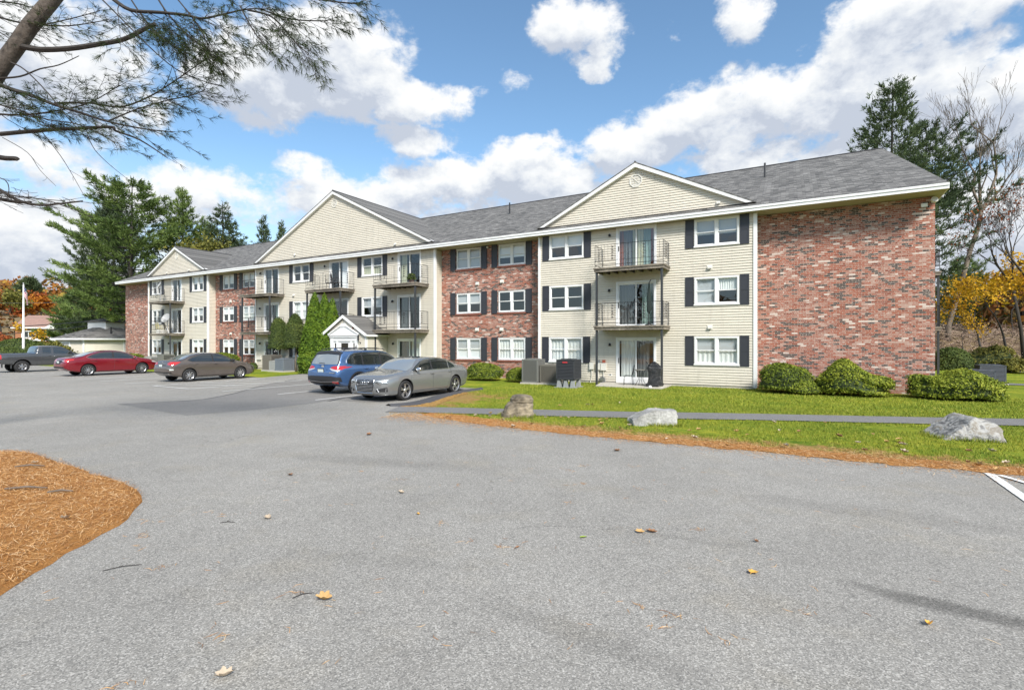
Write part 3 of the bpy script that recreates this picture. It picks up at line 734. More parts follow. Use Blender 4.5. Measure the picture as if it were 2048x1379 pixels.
# ================================================================ ground, lot, paths
def drygrass(q, v, c):
    # thatch and bare straw coloured patches towards the edge of the drive
    vv = q.vm('DOT_PRODUCT', q.vm('SUBTRACT', v, (OX, OY, 0)), (-SA, -CA, 0)); uu = q.vm('DOT_PRODUCT', q.vm('SUBTRACT', v, (OX, OY, 0)), (CA, -SA, 0))
    e1 = q.mr(vv, 11.9, 13.5, 0.0, .62, True); e2 = q.m('MULTIPLY', q.mr(uu, -9.8, -6.0, .75, 0.0, True), q.mr(vv, 5.5, 9.0, 0.0, 1.0, True))
    n = q.noise(v, 1.7, 5, .7); k = q.mr(q.m('ADD', n, q.m('MULTIPLY', q.m('MAXIMUM', e1, e2), .50)), .62, .80, 0.0, .9, True)
    return q.mix(k, c, q.mix(q.noise(v, 9.0, 3, .6), (.20,.11,.035), (.46,.30,.13)))
def _grassmat(base, tip):
    def f(q, p, o):
        v = q.pos()
        n1 = q.noise(v, .55, 4, .6); n2 = q.noise(v, 5.0, 4, .65); n3 = q.noise(v, 60.0, 2, .6)
        t = q.m('ADD', q.m('MULTIPLY', n1, .55), q.m('MULTIPLY', n2, .45))
        c = q.ramp(t, [(.34, (.07,.13,.010)), (.45, (.145,.205,.02)), (.54, (.235,.27,.026)), (.66, (.36,.34,.035))])
        c = q.vm('SCALE', c, scale=q.mr(n3, .3, .7, .7, 1.25))
        c = drygrass(q, v, c)
        q.put(p.inputs['Base Color'], c); q.put(p.inputs['Normal'], q.bump(n3, .9, .03))
    return f
M_grass = mat('lawn_grass', rough=.9, spec=.1, build=_grassmat(0, 0))
def _blade(q, p, o):
    r = q.island(); v = q.pos(); n1 = q.noise(v, .9, 3, .6)
    c = q.ramp(q.m('ADD', q.m('MULTIPLY', r, .55), q.m('MULTIPLY', n1, .5)), [(.1, (.07,.125,.012)), (.42, (.155,.205,.022)), (.7, (.27,.28,.032)), (1, (.42,.36,.11))])
    q.put(p.inputs['Base Color'], drygrass(q, v, c))
M_blade = mat('grass_blades', rough=.7, spec=.2, build=_blade)
def _asphalt(lo, mid, hi, patchy=.10, marks=False):
    def f(q, p, o):
        v = q.pos()
        vc = q.n('ShaderNodeTexVoronoi', feature='F1'); q.put(vc.inputs['Vector'], v); vc.inputs['Scale'].default_value = 115.0
        r = q.sep(vc.outputs['Color'])[0]
        n2 = q.noise(v, 42.0, 3, .7)
        t = q.m('ADD', q.m('MULTIPLY', r, .7), q.m('MULTIPLY', n2, .3))
        c = q.ramp(t, [(.12, lo), (.42, mid), (.62, mid), (.86, hi)])
        big = q.noise(v, .35, 5, .6); mid_ = q.noise(v, 2.2, 4, .6)
        s = q.m('MULTIPLY', q.mr(big, .3, .7, 1-patchy, 1+patchy), q.mr(mid_, .3, .7, .95, 1.05))
        # worn wheel paths and old stains
        st = q.mr(q.noise(q.vm('MULTIPLY', v, (1.0, 1.6, 1.0)), .9, 5, .75, .8), .66, .78, 0.0, .22, True)
        c = q.vm('SCALE', c, scale=q.m('MULTIPLY', s, q.m('SUBTRACT', 1.0, st)))
        if marks:       # oily tyre marks near the right, and a fine crack network
            for (mx_, my_, an_, rx_, ry_, k_) in ((3.35,3.82,-.62,.75,.12,.48),(.55,3.42,-.62,.85,.16,.16),(-1.2,4.7,-.2,.8,.12,.10),(2.0,5.1,-.35,.9,.06,.12),(-2.4,8.6,-.3,2.0,.3,.14),(4.2,6.0,-.5,1.6,.25,.15)):
                dv = q.vm('SUBTRACT', v, (mx_, my_, 0)); xr = q.vm('DOT_PRODUCT', dv, (math.cos(an_), math.sin(an_), 0)); yr = q.vm('DOT_PRODUCT', dv, (-math.sin(an_), math.cos(an_), 0))
                yr = q.m('ADD', yr, q.m('MULTIPLY', q.m('SUBTRACT', q.noise(v, 2.5, 3, .6), .5), .25))
                e_ = q.m('ADD', q.m('POWER', q.m('MULTIPLY', xr, 1/rx_), 2.0), q.m('POWER', q.m('ABSOLUTE', q.m('MULTIPLY', yr, 1/ry_)), 2.0))
                f_ = q.m('MULTIPLY', q.mr(e_, 0.0, 1.6, k_, 0.0, True), q.mr(n2, .3, .7, .6, 1.2)); c = q.vm('SCALE', c, scale=q.m('SUBTRACT', 1.0, f_))
            wv = q.vm('ADD', v, q.vm('SCALE', q.noise(v, 1.1, 3, .6, col=True), scale=.9))
            ed_ = q.voro(wv, .30, 'DISTANCE_TO_EDGE'); crk = q.m('MULTIPLY', q.mr(ed_, 0.0, .0035, .5, 0.0), q.mr(q.noise(v, .25, 2, .5), .5, .62, 0, 1, True))
            c = q.vm('SCALE', c, scale=q.m('SUBTRACT', 1.0, crk))
            tint = q.mr(q.noise(v, .8, 4, .65), .5, .7, 0, .35, True); c = q.mix(tint, c, q.vm('MULTIPLY', c, (1.06, 1.0, .88)))
        q.put(p.inputs['Base Color'], c)
        q.put(p.inputs['Normal'], q.bump(q.m('ADD', r, n2), .5, .004))
    return f
M_asph = mat('weathered_asphalt', rough=.88, spec=.25, build=_asphalt((.135,.131,.123), (.262,.251,.230), (.45,.432,.40), .10, True))
M_patch = mat('newer_asphalt', rough=.85, spec=.25, build=_asphalt((.13,.126,.12), (.205,.197,.187), (.31,.30,.285), .05))
M_path = mat('path_asphalt', rough=.85, spec=.25, build=_asphalt((.105,.105,.105), (.175,.172,.17), (.27,.265,.26), .06))
M_berm = mat('dark_berm_asphalt', (.05,.05,.055), .95, build=speck(30, .4, (.06,.06,.066), .02))
M_seam = mat('tar_seam', (.06,.06,.062), .7)
M_paint = mat('road_paint', rough=.6, build=lambda q, p, o: q.put(p.inputs['Base Color'], q.mix(q.mr(q.noise(q.pos(), 14.0, 5, .75), .52, .66, 0, .65), (.74,.74,.72), (.28,.28,.27))))
def _straw(q, p, o):
    v = q.pos()
    n1 = q.noise(q.vm('MULTIPLY', v, (1.0, 3.0, 1.0)), 14.0, 6, .75, 2.5); n2 = q.noise(v, 1.2, 4, .6); n3 = q.noise(q.vm('MULTIPLY', v, (3.0, 1.0, 1.0)), 22.0, 4, .7, 2.0)
    t = q.m('ADD', q.m('MULTIPLY', n1, .5), q.m('ADD', q.m('MULTIPLY', n2, .25), q.m('MULTIPLY', n3, .25)))
    c = q.ramp(t, [(.3, (.16,.07,.025)), (.44, (.36,.155,.045)), (.56, (.50,.25,.085)), (.72, (.64,.41,.20))])
    q.put(p.inputs['Base Color'], c); q.put(p.inputs['Normal'], q.bump(n1, .9, .03))
M_straw = mat('fallen_pine_needles', rough=.9, spec=.1, build=_straw)
def _needle(q, p, o):
    c = q.ramp(q.island(), [(0, (.22,.09,.03)), (.4, (.44,.21,.06)), (.75, (.58,.33,.13)), (1, (.68,.50,.30))])
    q.put(p.inputs['Base Color'], c)
M_needle = mat('pine_needle_litter', rough=.7, build=_needle)

def uvpoly(pts, z): return [tuple(L(u, v, z)) for (u, v) in pts]
def sheet(name, pts, mt, kind='structure'):
    bm = bmesh.new(); vs = [bm.verts.new(p) for p in pts]; es = [bm.edges.new((vs[i], vs[(i+1) % len(vs)])) for i in range(len(vs))]
    bmesh.ops.triangle_fill(bm, edges=es, use_beauty=True)
    me = bpy.data.meshes.new(name); bm.to_mesh(me); bm.free(); me.materials.append(mt)
    for p_ in me.polygons:
        if p_.normal.z < 0: p_.flip()
    o = bpy.data.objects.new(name, me); C.objects.link(o); o['kind'] = kind; return o
def wob(pts, amp, seg=.5, seed=0):
    rnd = random.Random(seed); out = []
    for i in range(len(pts)):
        a, c = pts[i], pts[(i+1) % len(pts)]; d_ = math.dist(a, c)
        k = max(1, min(200, int(d_/seg)))
        for j in range(k):
            t = j/k; e_ = amp if 0 < t < 1 else 0
            out.append((a[0]+(c[0]-a[0])*t+rnd.uniform(-e_, e_), a[1]+(c[1]-a[1])*t+rnd.uniform(-e_, e_)))
    return out
g_ = MB(); g_.quad((-1500,-300,0),(1500,-300,0),(1500,2500,0),(-1500,2500,0)); go_ = g_.build('ground', M_grass); go_['kind'] = 'structure'
edge = [(40,13.9),(9,13.8),(4.65,13.76),(2.55,13.95),(.9,13.87),(-.5,13.95),(-2,13.92),(-3.7,13.89),(-5.67,13.67),(-6.8,13.42),(-7.5,13.05),(-8.1,12.9),(-8.45,12.3),(-9.58,12.05)]
lot = edge + [(-9.75,10.5),(-10.2,9.1),(-10.35,7.2),(-10.3,5.6),(-20.6,5.6),(-20.8,1.9),(-26.1,1.9),(-25.15,5.9),(-60,5.9),(-64,2),(-120,2),(-120,60),(40,60)]
sheet('parking_lot', uvpoly(wob(lot, .025, .35), .012), M_asph)
patch = [(-17.5,16.15),(-16.9,15.1),(-16.6,14.0),(-17.8,12.05),(-19.96,9.5),(-21.6,6.96),(-22.3,5.8),(-10.5,5.7),(-10.55,7.2),(-10.5,9.0),(-10.2,10.4),(-10.4,11.6),(-12.4,12.0),(-12.25,12.9),(-12.3,14.1),(-12.5,15.2),(-12.95,16.5)]
sheet('asphalt_patch', uvpoly(wob(patch, .02, .3, 1), .016), M_patch)
def strip(name, pts, wd, mt, z, kind='structure', amp=0.0, seed=0):
    rnd = random.Random(seed); m = MB(); P = [Vector(p) for p in pts]; Lf, Rt = [], []
    for i, p in enumerate(P):
        t = (P[min(i+1,len(P)-1)]-P[max(i-1,0)]).normalized(); nn = Vector((-t.y, t.x))
        w_ = wd*(1+rnd.uniform(-amp, amp))
        Lf.append(p+nn*w_/2); Rt.append(p-nn*w_/2)
    for i in range(len(P)-1):
        m.quad((*Rt[i], z), (*Rt[i+1], z), (*Lf[i+1], z), (*Lf[i], z))
    o = m.build(name, mt); 
    if kind: o['kind'] = kind
    for p_ in o.data.polygons:
        if p_.normal.z < 0: p_.flip()
    return o
def uvl(pts): return [tuple(L(u, v).xy) for (u, v) in pts]
def smooth2(pts, n=6):
    out = []
    for i in range(len(pts)-1):
        p0 = Vector(pts[max(i-1,0)]); p1 = Vector(pts[i]); p2 = Vector(pts[i+1]); p3 = Vector(pts[min(i+2,len(pts)-1)])
        for j in range(n):
            t = j/n; out.append(tuple(.5*((2*p1)+(p2-p0)*t+(2*p0-5*p1+4*p2-p3)*t*t+(3*p1-p0-3*p2+p3)*t**3)))
    out.append(tuple(pts[-1])); return out
strip('footpath', uvl(smooth2([(-8.9,12.75),(-7.7,12.25),(-5,11.32),(-2.5,10.43),(.5,9.17),(3.5,8.05),(6.5,6.85),(10,5.2),(13,2.4),(14.3,-2),(13.6,-6.3),(11.5,-8.5),(6.5,-9.9)], 8)), 1.22, M_path, .022, amp=.03)
strip('tar_seam', uvl(smooth2([(-17.45,16.2),(-16.85,15.1),(-16.55,14.0),(-17.75,12.05),(-19.9,9.5),(-21.55,6.96),(-22.2,5.9)], 6)), .055, M_seam, .0202, amp=.5)
strip('tar_seam', uvl([(-12.3,12.2),(-12.6,11.2),(-12.4,10.6)]), .10, M_seam, .0202, amp=.4)
for u, v0, v1 in ((-12.9,12.25,6.2),(-15.8,11.6,6.2),(-18.75,12.0,6.3),(-21.15,12.05,6.3),(-24.2,11.9,6.3),(-26.7,12.0,6.3),(-29.5,11.9,6.3),(-32.3,11.9,6.3),(-35.1,11.9,6.3),(-37.9,11.9,6.3),(-40.7,11.9,6.3),(-43.5,11.9,6.3)):
    strip('parking_line', uvl([(u, v0),(u, v1)]), .10, M_paint, .0245)
strip('parking_line', uvl([(-24.25,11.95),(-21.1,12.05)]), .10, M_paint, .0285)
for k in range(4): strip('parking_line', uvl([(-24.1,11.2-k*1.3),(-21.2,9.9-k*1.3)]), .09, M_paint, .0285)
strip('parking_line', uvl([(4.2,13.95),(4.22,19.5)]), .12, M_paint, .0245)
strip('parking_line', uvl([(4.3,14.02),(5.9,17.4)]), .09, M_paint, .0285)
# raised asphalt berm at the edge of the lot
bm_ = MB(); pin = [(-9.75,12.15),(-9.62,11.5),(-9.75,10.5),(-10.2,9.1),(-10.38,7.2),(-10.34,5.8)]; pout = [(-9.4,12.25),(-9.0,11.6),(-9.15,10.5),(-9.68,9.1),(-10.08,7.2),(-10.15,5.8)]
pin = smooth2(pin, 5); pout = smooth2(pout, 5)
for i in range(len(pin)-1):
    prof = [(0,.013),(.25,.06),(.5,.085),(.75,.06),(1,.0)]
    for (t0, h0), (t1, h1) in zip(prof[:-1], prof[1:]):
        def pt(k, t, h): 
            a, c = pin[k], pout[k]; return L(a[0]+(c[0]-a[0])*t, a[1]+(c[1]-a[1])*t, h)
        bm_.quad(pt(i,t0,h0), pt(i+1,t0,h0), pt(i+1,t1,h1), pt(i,t1,h1))
o = bm_.build('kerb_berm', M_berm, smooth=True, fix=True); o['kind'] = 'structure'
M_thatch = mat('straw_and_thatch', rough=.95, spec=.1, build=lambda q, p, o: q.put(p.inputs['Base Color'], q.ramp(q.noise(q.pos(), 11.0, 6, .75), [(.34, (.10,.075,.02)), (.46, (.26,.15,.05)), (.56, (.42,.24,.09)), (.66, (.24,.26,.03))])))
# pine straw: strip along the drive, the fringe by the berm and the island on the left
stripA = [(40,14.0),(9,13.86),(4.65,13.82),(2.55,14.0),(.9,13.92),(-.5,14.0),(-2,13.97),(-3.7,13.94),(-5.67,13.72),(-6.8,13.46),(-7.55,13.1)]
stripB = [(-7.2,12.75),(-6.2,12.75),(-5.5,13.0),(-3.7,13.3),(-2,13.42),(-.5,13.4),(.9,13.32),(2.55,13.4),(4.65,13.2),(9,13.2),(40,13.3)]
sheet('pine_straw_strip', uvpoly(wob(stripA+stripB, .11, .16, 3), .0175), M_straw)
sheet('pine_straw_fringe', uvpoly(wob([(-9.35,12.28),(-8.4,12.1),(-8.35,11.6),(-8.7,10.6),(-9.25,9.2),(-9.8,7.4),(-10.05,7.3),(-9.6,9.1),(-9.1,10.5),(-8.98,11.6)], .10, .18, 4), .012), M_thatch)
isl = [(-30,10.5),(-14,9.5),(-9.31,9.31),(-8.68,9.23),(-7.9,8.75),(-6.99,8.19),(-6.2,7.65),(-5.56,7.31),(-5.1,6.95),(-4.83,6.67),(-4.62,6.4),(-4.5,6.1),(-4.33,5.77),(-4.26,5.3),(-4.21,4.82),(-4.12,4.4),(-4.02,4.02),(-3.9,2),(-4.5,0),(-8,-3),(-30,-3)]
cx_, cy_ = -12.0, 5.0
bm = bmesh.new(); ring = wob(isl, .03, .2, 5); prev = None
rings = []
for (s_, h_) in ((1.0,.0),(.985,.035),(.96,.05),(.88,.08),(.7,.12),(.4,.15)):
    rings.append([bm.verts.new((cx_+(x-cx_)*s_, cy_+(y-cy_)*s_, .014+h_)) for (x, y) in ring])
for a, c in zip(rings[:-1], rings[1:]):
    for i in range(len(ring)):
        j = (i+1) % len(ring); bm.faces.new((a[i], a[j], c[j], c[i]))
bm.faces.new(rings[-1])
bmesh.ops.recalc_face_normals(bm, faces=bm.faces)
me = bpy.data.meshes.new('pine_straw_island'); bm.to_mesh(me); bm.free(); me.materials.append(M_straw)
o = bpy.data.objects.new('pine_straw_island', me); C.objects.link(o); o['kind'] = 'structure'
def inpoly(x, y, P):
    r_ = False; j = len(P)-1
    for i in range(len(P)):
        if (P[i][1] > y) != (P[j][1] > y) and x < (P[j][0]-P[i][0])*(y-P[i][1])/(P[j][1]-P[i][1])+P[i][0]: r_ = not r_
        j = i
    return r_
def needles(name, sampler, n, ln, wd, mt, lift=.02, seed=1):
    rnd = random.Random(seed); m = MB(); c_ = 0
    for _ in range(n):
        s_ = sampler(rnd)
        if s_ is None: continue
        x, y, z = s_; a = rnd.uniform(0, math.pi*2); l = ln*rnd.uniform(.6, 1.3); dx, dy = math.cos(a), math.sin(a); h = rnd.uniform(0, lift)
        w_ = wd; b0 = rnd.uniform(-.25, .25)*l
        p0 = (x, y, z+rnd.uniform(0, .006)); p1 = (x+dx*l*.5-dy*b0, y+dy*l*.5+dx*b0, z+h); p2 = (x+dx*l, y+dy*l, z+rnd.uniform(0, lift*.6))
        m.add([(p0[0]-dy*w_,p0[1]+dx*w_,p0[2]),(p0[0]+dy*w_,p0[1]-dx*w_,p0[2]),(p1[0]+dy*w_,p1[1]-dx*w_,p1[2]+w_),(p1[0]-dy*w_,p1[1]+dx*w_,p1[2]),(p2[0],p2[1],p2[2])],
              [(0,1,2,3),(3,2,4)])
    o = m.build(name, mt); o['kind'] = 'stuff'; return o
isl_bvh = BVHTree.FromObject(o, bpy.context.evaluated_depsgraph_get())
def isl_z(x, y):
    h = isl_bvh.ray_cast(Vector((x, y, 3)), Vector((0,0,-1))); return h[0].z+.004 if h[0] is not None else .05
def s_isl(r):
    x = r.uniform(-10, -3.9); y = r.uniform(3.2, 9.5)
    if not inpoly(x, y, isl): return None
    return (x, y, isl_z(x, y))
tag(needles('pine_needle_litter', s_isl, 52000, .11, .0016, M_needle, .035, 2), 'orange fallen pine needles covering the island at left', 'pine needles')
def s_strip(r):
    u = r.uniform(-8, 9); v = r.gauss(13.62, .36)
    if v > 14.7: return None
    p = L(u, v); return (p.x, p.y, .02)
tag(needles('pine_needle_litter', s_strip, 17000, .10, .002, M_needle, .03, 3), 'orange fallen pine needles along the edge of the drive', 'pine needles')
def s_asph(r):
    if r.random() < .6: k = s_asph.c[r.randrange(len(s_asph.c))]; return (k[0]+r.gauss(0,.05), k[1]+r.gauss(0,.03), .014)
    return (r.uniform(-4, 5), r.uniform(2.9, 9), .014)
rr_ = random.Random(9); s_asph.c = [(rr_.uniform(-4, 4.5), rr_.uniform(2.9, 8.5)) for _ in range(38)]
tag(needles('loose_pine_needles', s_asph, 420, .09, .0018, M_needle, .006, 4), 'loose pine needles scattered on the grey drive', 'pine needles')
def grassblades(name, n, sampler, h, wd, seed, label):
    rnd = random.Random(seed); m = MB()
    for _ in range(n):
        s_ = sampler(rnd)
        if s_ is None: continue
        x, y = s_; a = rnd.uniform(0, 6.283); hh = h*rnd.uniform(.5, 1.2); lx, ly = rnd.gauss(0, hh*.4), rnd.gauss(0, hh*.4); dx, dy = math.cos(a)*wd, math.sin(a)*wd
        m.add([(x-dx,y-dy,0),(x+dx,y+dy,0),(x+lx,y+ly,hh)], [(0,1,2)])
    return tag(m.build(name, M_blade), label, 'grass', kind='stuff')
def g1(r):
    u = r.uniform(-8.5, 9.5); v = r.uniform(6.5, 13.75)
    pu = 12.6 if u < -8 else 12.25-(u+7.7)*.375
    if abs(v-pu) < .62: return None
    if v > 13.3+.25*math.sin(u*2.1)+.2*math.sin(u*5.3): return None
    p = L(u, v); 
    if noise.noise(Vector((p.x*.8, p.y*.8, 3.1))) < -.32 and v > pu: return None
    return p.x, p.y
grassblades('grass', 90000, g1, .05, .006, 5, 'green and yellowing lawn grass on both sides of the footpath')
def g2(r):
    u = r.uniform(-10, 12); v = r.uniform(-.3, 8)
    if v > 12.25-(u+7.7)*.375-.6: return None
    p = L(u, v); return p.x, p.y
grassblades('grass', 60000, g2, .055, .010, 6, 'bright green lawn grass in front of the near brick and cream walls')
def g3(r):
    cu, cv, ru, rv = r.choice(((-5.0,12.1,.47,.36),(-1.45,11.62,.62,.32),(4.7,10.15,.66,.52),(-1.45,11.62,.62,.32),(4.7,10.15,.66,.52)))
    a = r.uniform(0, 6.283); k = r.gauss(1.02, .07); p = L(cu+ru*k*math.cos(a), cv+rv*k*math.sin(a)); return p.x, p.y
grassblades('grass', 3000, g3, .10, .007, 8, 'longer grass tufts growing round the feet of the three boulders')
# concrete slab at the near patio
m = MB(); q = [L(-6.95,.02), L(-3.5,.02), L(-3.5,2.05), L(-6.5,2.0)]
m.prism([(p.x,p.y,-.05) for p in q], (0,0,.095)); o = m.build('patio_slab', M_conc, fix=True); o['kind'] = 'structure'
m = MB(); p = L(-3.78,1.15); m.box(p.x-.14,p.x+.14,p.y-.14,p.y+.14,-.03,.07); m.build('footing', M_conc); 
bpy.data.objects['footing']['kind'] = 'structure'
# ================================================================ plants
def leafmat(name, stops, low=.5, rough=.7, tl=.25):
    def f(q, p, o):
        n1 = q.noise(q.pos(), low, 3, .6)
        t = q.m('ADD', q.m('MULTIPLY', q.island(), .5), q.mr(n1, .3, .7, 0, .5))
        q.put(p.inputs['Base Color'], q.ramp(t, stops))
        if tl:
            tr = q.n('ShaderNodeBsdfTranslucent'); q.put(tr.inputs[0], q.ramp(t, stops)); mx = q.n('ShaderNodeMixShader'); mx.inputs[0].default_value = tl
            q.nt.links.new(p.outputs[0], mx.inputs[1]); q.nt.links.new(tr.outputs[0], mx.inputs[2]); q.nt.links.new(mx.outputs[0], o.inputs[0])
    return mat(name, rough=rough, spec=.25, build=f)
ML_yew = leafmat('clipped_yew_leaves', [(0,(.03,.055,.010)),(.35,(.105,.145,.015)),(.65,(.21,.26,.028)),(1,(.37,.39,.06))], 1.5)
ML_lime = leafmat('bright_hedge_leaves', [(0,(.04,.07,.012)),(.35,(.14,.185,.02)),(.65,(.29,.33,.035)),(1,(.46,.47,.08))], 2.2)
ML_dark = leafmat('dark_yew_leaves', [(0,(.025,.045,.012)),(.5,(.075,.11,.025)),(1,(.16,.19,.045))], 1.5)
ML_arb = leafmat('arborvitae_leaves', [(0,(.025,.055,.008)),(.4,(.075,.135,.012)),(.7,(.14,.22,.018)),(1,(.24,.31,.035))], 1.8)
ML_pine = leafmat('white_pine_needles', [(0,(.03,.05,.02)),(.35,(.085,.135,.035)),(.65,(.165,.23,.06)),(1,(.28,.34,.10))], .22)
ML_pined = leafmat('dark_pine_needles', [(0,(.022,.036,.02)),(.4,(.06,.09,.042)),(.75,(.115,.155,.065)),(1,(.19,.225,.10))], .3)
ML_near = leafmat('near_pine_needles', [(0,(.012,.022,.008)),(.5,(.03,.05,.012)),(1,(.09,.115,.025))], .8)
ML_orange = leafmat('orange_leaves', [(0,(.14,.035,.008)),(.4,(.36,.11,.015)),(.7,(.50,.20,.02)),(1,(.55,.33,.05))], .4)
ML_rust = leafmat('rust_leaves', [(0,(.10,.03,.012)),(.5,(.30,.075,.018)),(1,(.45,.16,.04))], .4)
ML_yellow = leafmat('golden_leaves', [(0,(.16,.14,.012)),(.3,(.42,.24,.012)),(.6,(.68,.38,.02)),(1,(.75,.50,.06))], .5)
ML_olive = leafmat('olive_leaves', [(0,(.05,.06,.015)),(.5,(.15,.15,.03)),(1,(.30,.26,.05))], .5)
ML_wood = leafmat('mixed_autumn_woods', [(0,(.06,.04,.025)),(.22,(.12,.07,.04)),(.36,(.16,.13,.04)),(.48,(.22,.09,.03)),(.60,(.34,.12,.025)),(.74,(.26,.20,.035)),(.87,(.42,.17,.03)),(1,(.10,.12,.035))], .035)
M_core = mat('inner_shade_core', (.03,.045,.012), .95)  # solid core, its dark green stands in for shade between the leaves
M_bark = mat('grey_brown_bark', rough=.95, build=speck(7.0, .45, (.15,.12,.095), .03, big=1.2))
M_barkd = mat('dark_bark', rough=.95, build=speck(14.0, .35, (.038,.033,.029), .01))
M_barkn = mat('pine_bark', rough=.95, build=speck(9.0, .5, (.085,.07,.058), .06, big=2.0))
M_twig = mat('bare_twigs', (.17,.135,.11), .95)

def rvec(r):
    while True:
        v = Vector((r.uniform(-1,1), r.uniform(-1,1), r.uniform(-1,1)))
        if .05 < v.length < 1: return v.normalized()
def leafquad(m, p, nrm, s, r, asp=1.6, mi=0):
    t = nrm.cross(rvec(r)); 
    if t.length < .01: return
    t.normalize(); b2 = nrm.cross(t)
    m.add([p-t*s*asp*.5, p+b2*s*.5, p+t*s*asp*.5, p-b2*s*.5], [(0,1,2,3)], mi)

def bush(name, loc, rx, ry, h, leaves, size, mt, label, cat='bush', group=None, seed=1, shape=None, base=.0, lump=.11, rz=0.0, parent=None, core=.93, squash=2.4, flare=None):
    """clipped shrub: superellipse dome shell of small leaves around a dark core"""
    r = random.Random(seed); m = MB(); cR, sR = math.cos(rz), math.sin(rz)
    def surf(a, t):
        """a: azimuth, t: 0 bottom .. 1 top"""
        th = t*math.pi*.5*1.25 - math.pi*.5*.25     # from a bit under the widest ring to the pole
        c_, s_ = math.cos(th), math.sin(th)
        rad = abs(c_)**(2/squash); zz = (abs(s_)**(2/squash))*(1 if s_ >= 0 else -1)
        k = 1 + lump*2*noise.noise(Vector((math.cos(a)*1.3*rad, math.sin(a)*1.3*rad, zz*1.3 + seed*7.3))) + lump*.7*noise.noise(Vector((math.cos(a)*4, math.sin(a)*4, zz*4+seed)))
        z = h*.30 + (h*.70*zz if zz > 0 else h*.30*zz*1.15)
        sh = shape(a, max(0, z/h)) if shape else 1.0
        x = rx*rad*math.cos(a)*k*sh; y = ry*rad*math.sin(a)*k*sh; z *= (1+lump*.8*noise.noise(Vector((x*1.1, y*1.1, seed*3.1))))
        if flare: z *= flare(x/rx, y/ry)
        return Vector((x*cR-y*sR, x*sR+y*cR, base+z))
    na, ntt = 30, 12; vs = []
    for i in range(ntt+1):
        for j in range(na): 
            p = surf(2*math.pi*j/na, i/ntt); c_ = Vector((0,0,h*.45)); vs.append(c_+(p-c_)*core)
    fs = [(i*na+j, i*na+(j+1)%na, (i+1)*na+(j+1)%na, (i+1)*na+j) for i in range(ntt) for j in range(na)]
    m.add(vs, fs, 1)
    for _ in range(leaves):
        a = r.uniform(0, 2*math.pi); t = 1-(1-r.random())**.75 if False else r.random()**.85
        p = surf(a, t); q1 = surf(a+.06, t); q2 = surf(a, min(1, t+.03)); n_ = (q1-p).cross(q2-p)
        if n_.length < 1e-7: n_ = Vector((0,0,1))
        n_.normalize(); c_ = Vector((0,0,h*.45)); p = c_+(p-c_)*(r.uniform(core-.03, 1.03) if r.random() < .94 else r.uniform(1.0, 1.09))
        n2 = (n_+rvec(r)*.75).normalized()
        leafquad(m, p, n2, size*r.uniform(.6,1.3), r)
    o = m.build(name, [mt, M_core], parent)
    if parent is None: o.location = loc; tag(o, label, cat, group)
    else: o.location = loc
    return o
GB = 'clipped foundation bushes along the front'
def LB(u, v): p = L(u, v); return (p.x, p.y, 0)
bush('bush', LB(1.13,1.05), 1.02, .95, 1.13, 7000, .045, ML_yew, 'large domed bush against the brick right beside the cream corner board', group=GB, seed=3, rz=-ANG)
bush('bush', LB(1.75,1.55), .55, .42, .52, 3000, .04, ML_yew, 'small low bush nestled at the foot of the first domed bush by the cream corner', group=GB, seed=4, rz=-ANG)
bush('bush', LB(3.38,.95), 1.26, .95, 1.30, 11000, .048, ML_lime, 'wide bush with a sloping peak in the middle of the right brick wall', group=GB, seed=5, rz=-ANG,
     flare=lambda x, y: .60+.42*math.exp(-((x+.22)/.48)**2), squash=3.2)
bush('bush', LB(6.42,.85), 1.30, .92, 1.06, 12000, .05, ML_lime, 'long low hedge wrapping the far right corner of the brick wall', group=GB, seed=6, rz=-ANG,
     flare=lambda x, y: .90+.12*math.cos(x*5.0-.9), squash=3.2)
bush('bush', LB(-13.0,1.25), 1.0, .75, .93, 6000, .05, ML_yew, 'rounded bush under the ground floor brick window behind the grey sedan', group=GB, seed=7, rz=-ANG)
bush('bush', LB(-10.95,1.35), .62, .5, .72, 3500, .05, ML_yew, 'small bush between the rounded bush and the tall grey condenser', group=GB, seed=8, rz=-ANG)
bush('bush', LB(-37.3,.9), 1.7, .9, 1.2, 5000, .07, ML_yew, 'wide bush under the far brick windows in front of the brown sedan nose', group=GB, seed=9, rz=-ANG)
bush('bush', LB(-49.1,1.8), 1.3, 1.0, 1.0, 3500, .08, ML_yew, 'round bush below the far left balcony posts', group=GB, seed=10, rz=-ANG)
bush('bush', LB(-52.5,.9), 1.9, 1.0, .85, 3500, .08, ML_dark, 'low dark bush against the far left brick end', group=GB, seed=11, rz=-ANG)
bush('bush', LB(-33.7,.75), .35, .3, .5, 1000, .06, ML_dark, 'tiny dark bush at the left corner of the centre cream section', group=GB, seed=12)
# standards and topiary
def topiary(u, v, zc, rx, h, crownmat, label, seed, stems, leaves=7000, tilt=0.0):
    p = L(u, v); t = thing('topiary_tree', label, 'topiary', (p.x, p.y, 0), -ANG, 'clipped egg shaped trees by the entry')
    bush('crown', (tilt,0,zc), rx, rx*.95, h, leaves, .055, crownmat, None, parent=t, seed=seed, lump=.07, squash=2.1, core=.9)
    for i in range(stems):
        a = i*2.1
        MB().tube([(.10*math.cos(a),.1*math.sin(a),0),(.05*math.cos(a+.5),.05*math.sin(a),zc*.6),(tilt+.25*math.cos(a),.2*math.sin(a),zc+h*.35)], [.075,.055,.04], 7).build('trunk', M_bark, t, smooth=True)
    return t
topiary(-31.0,.55,1.1,.74,2.6,ML_dark,'egg shaped clipped tree on twin stems left of its taller neighbour',21,2)
topiary(-28.85,.85,1.15,.74,2.75,ML_dark,'taller egg shaped clipped tree on one thick trunk beside the arborvitae',22,1)
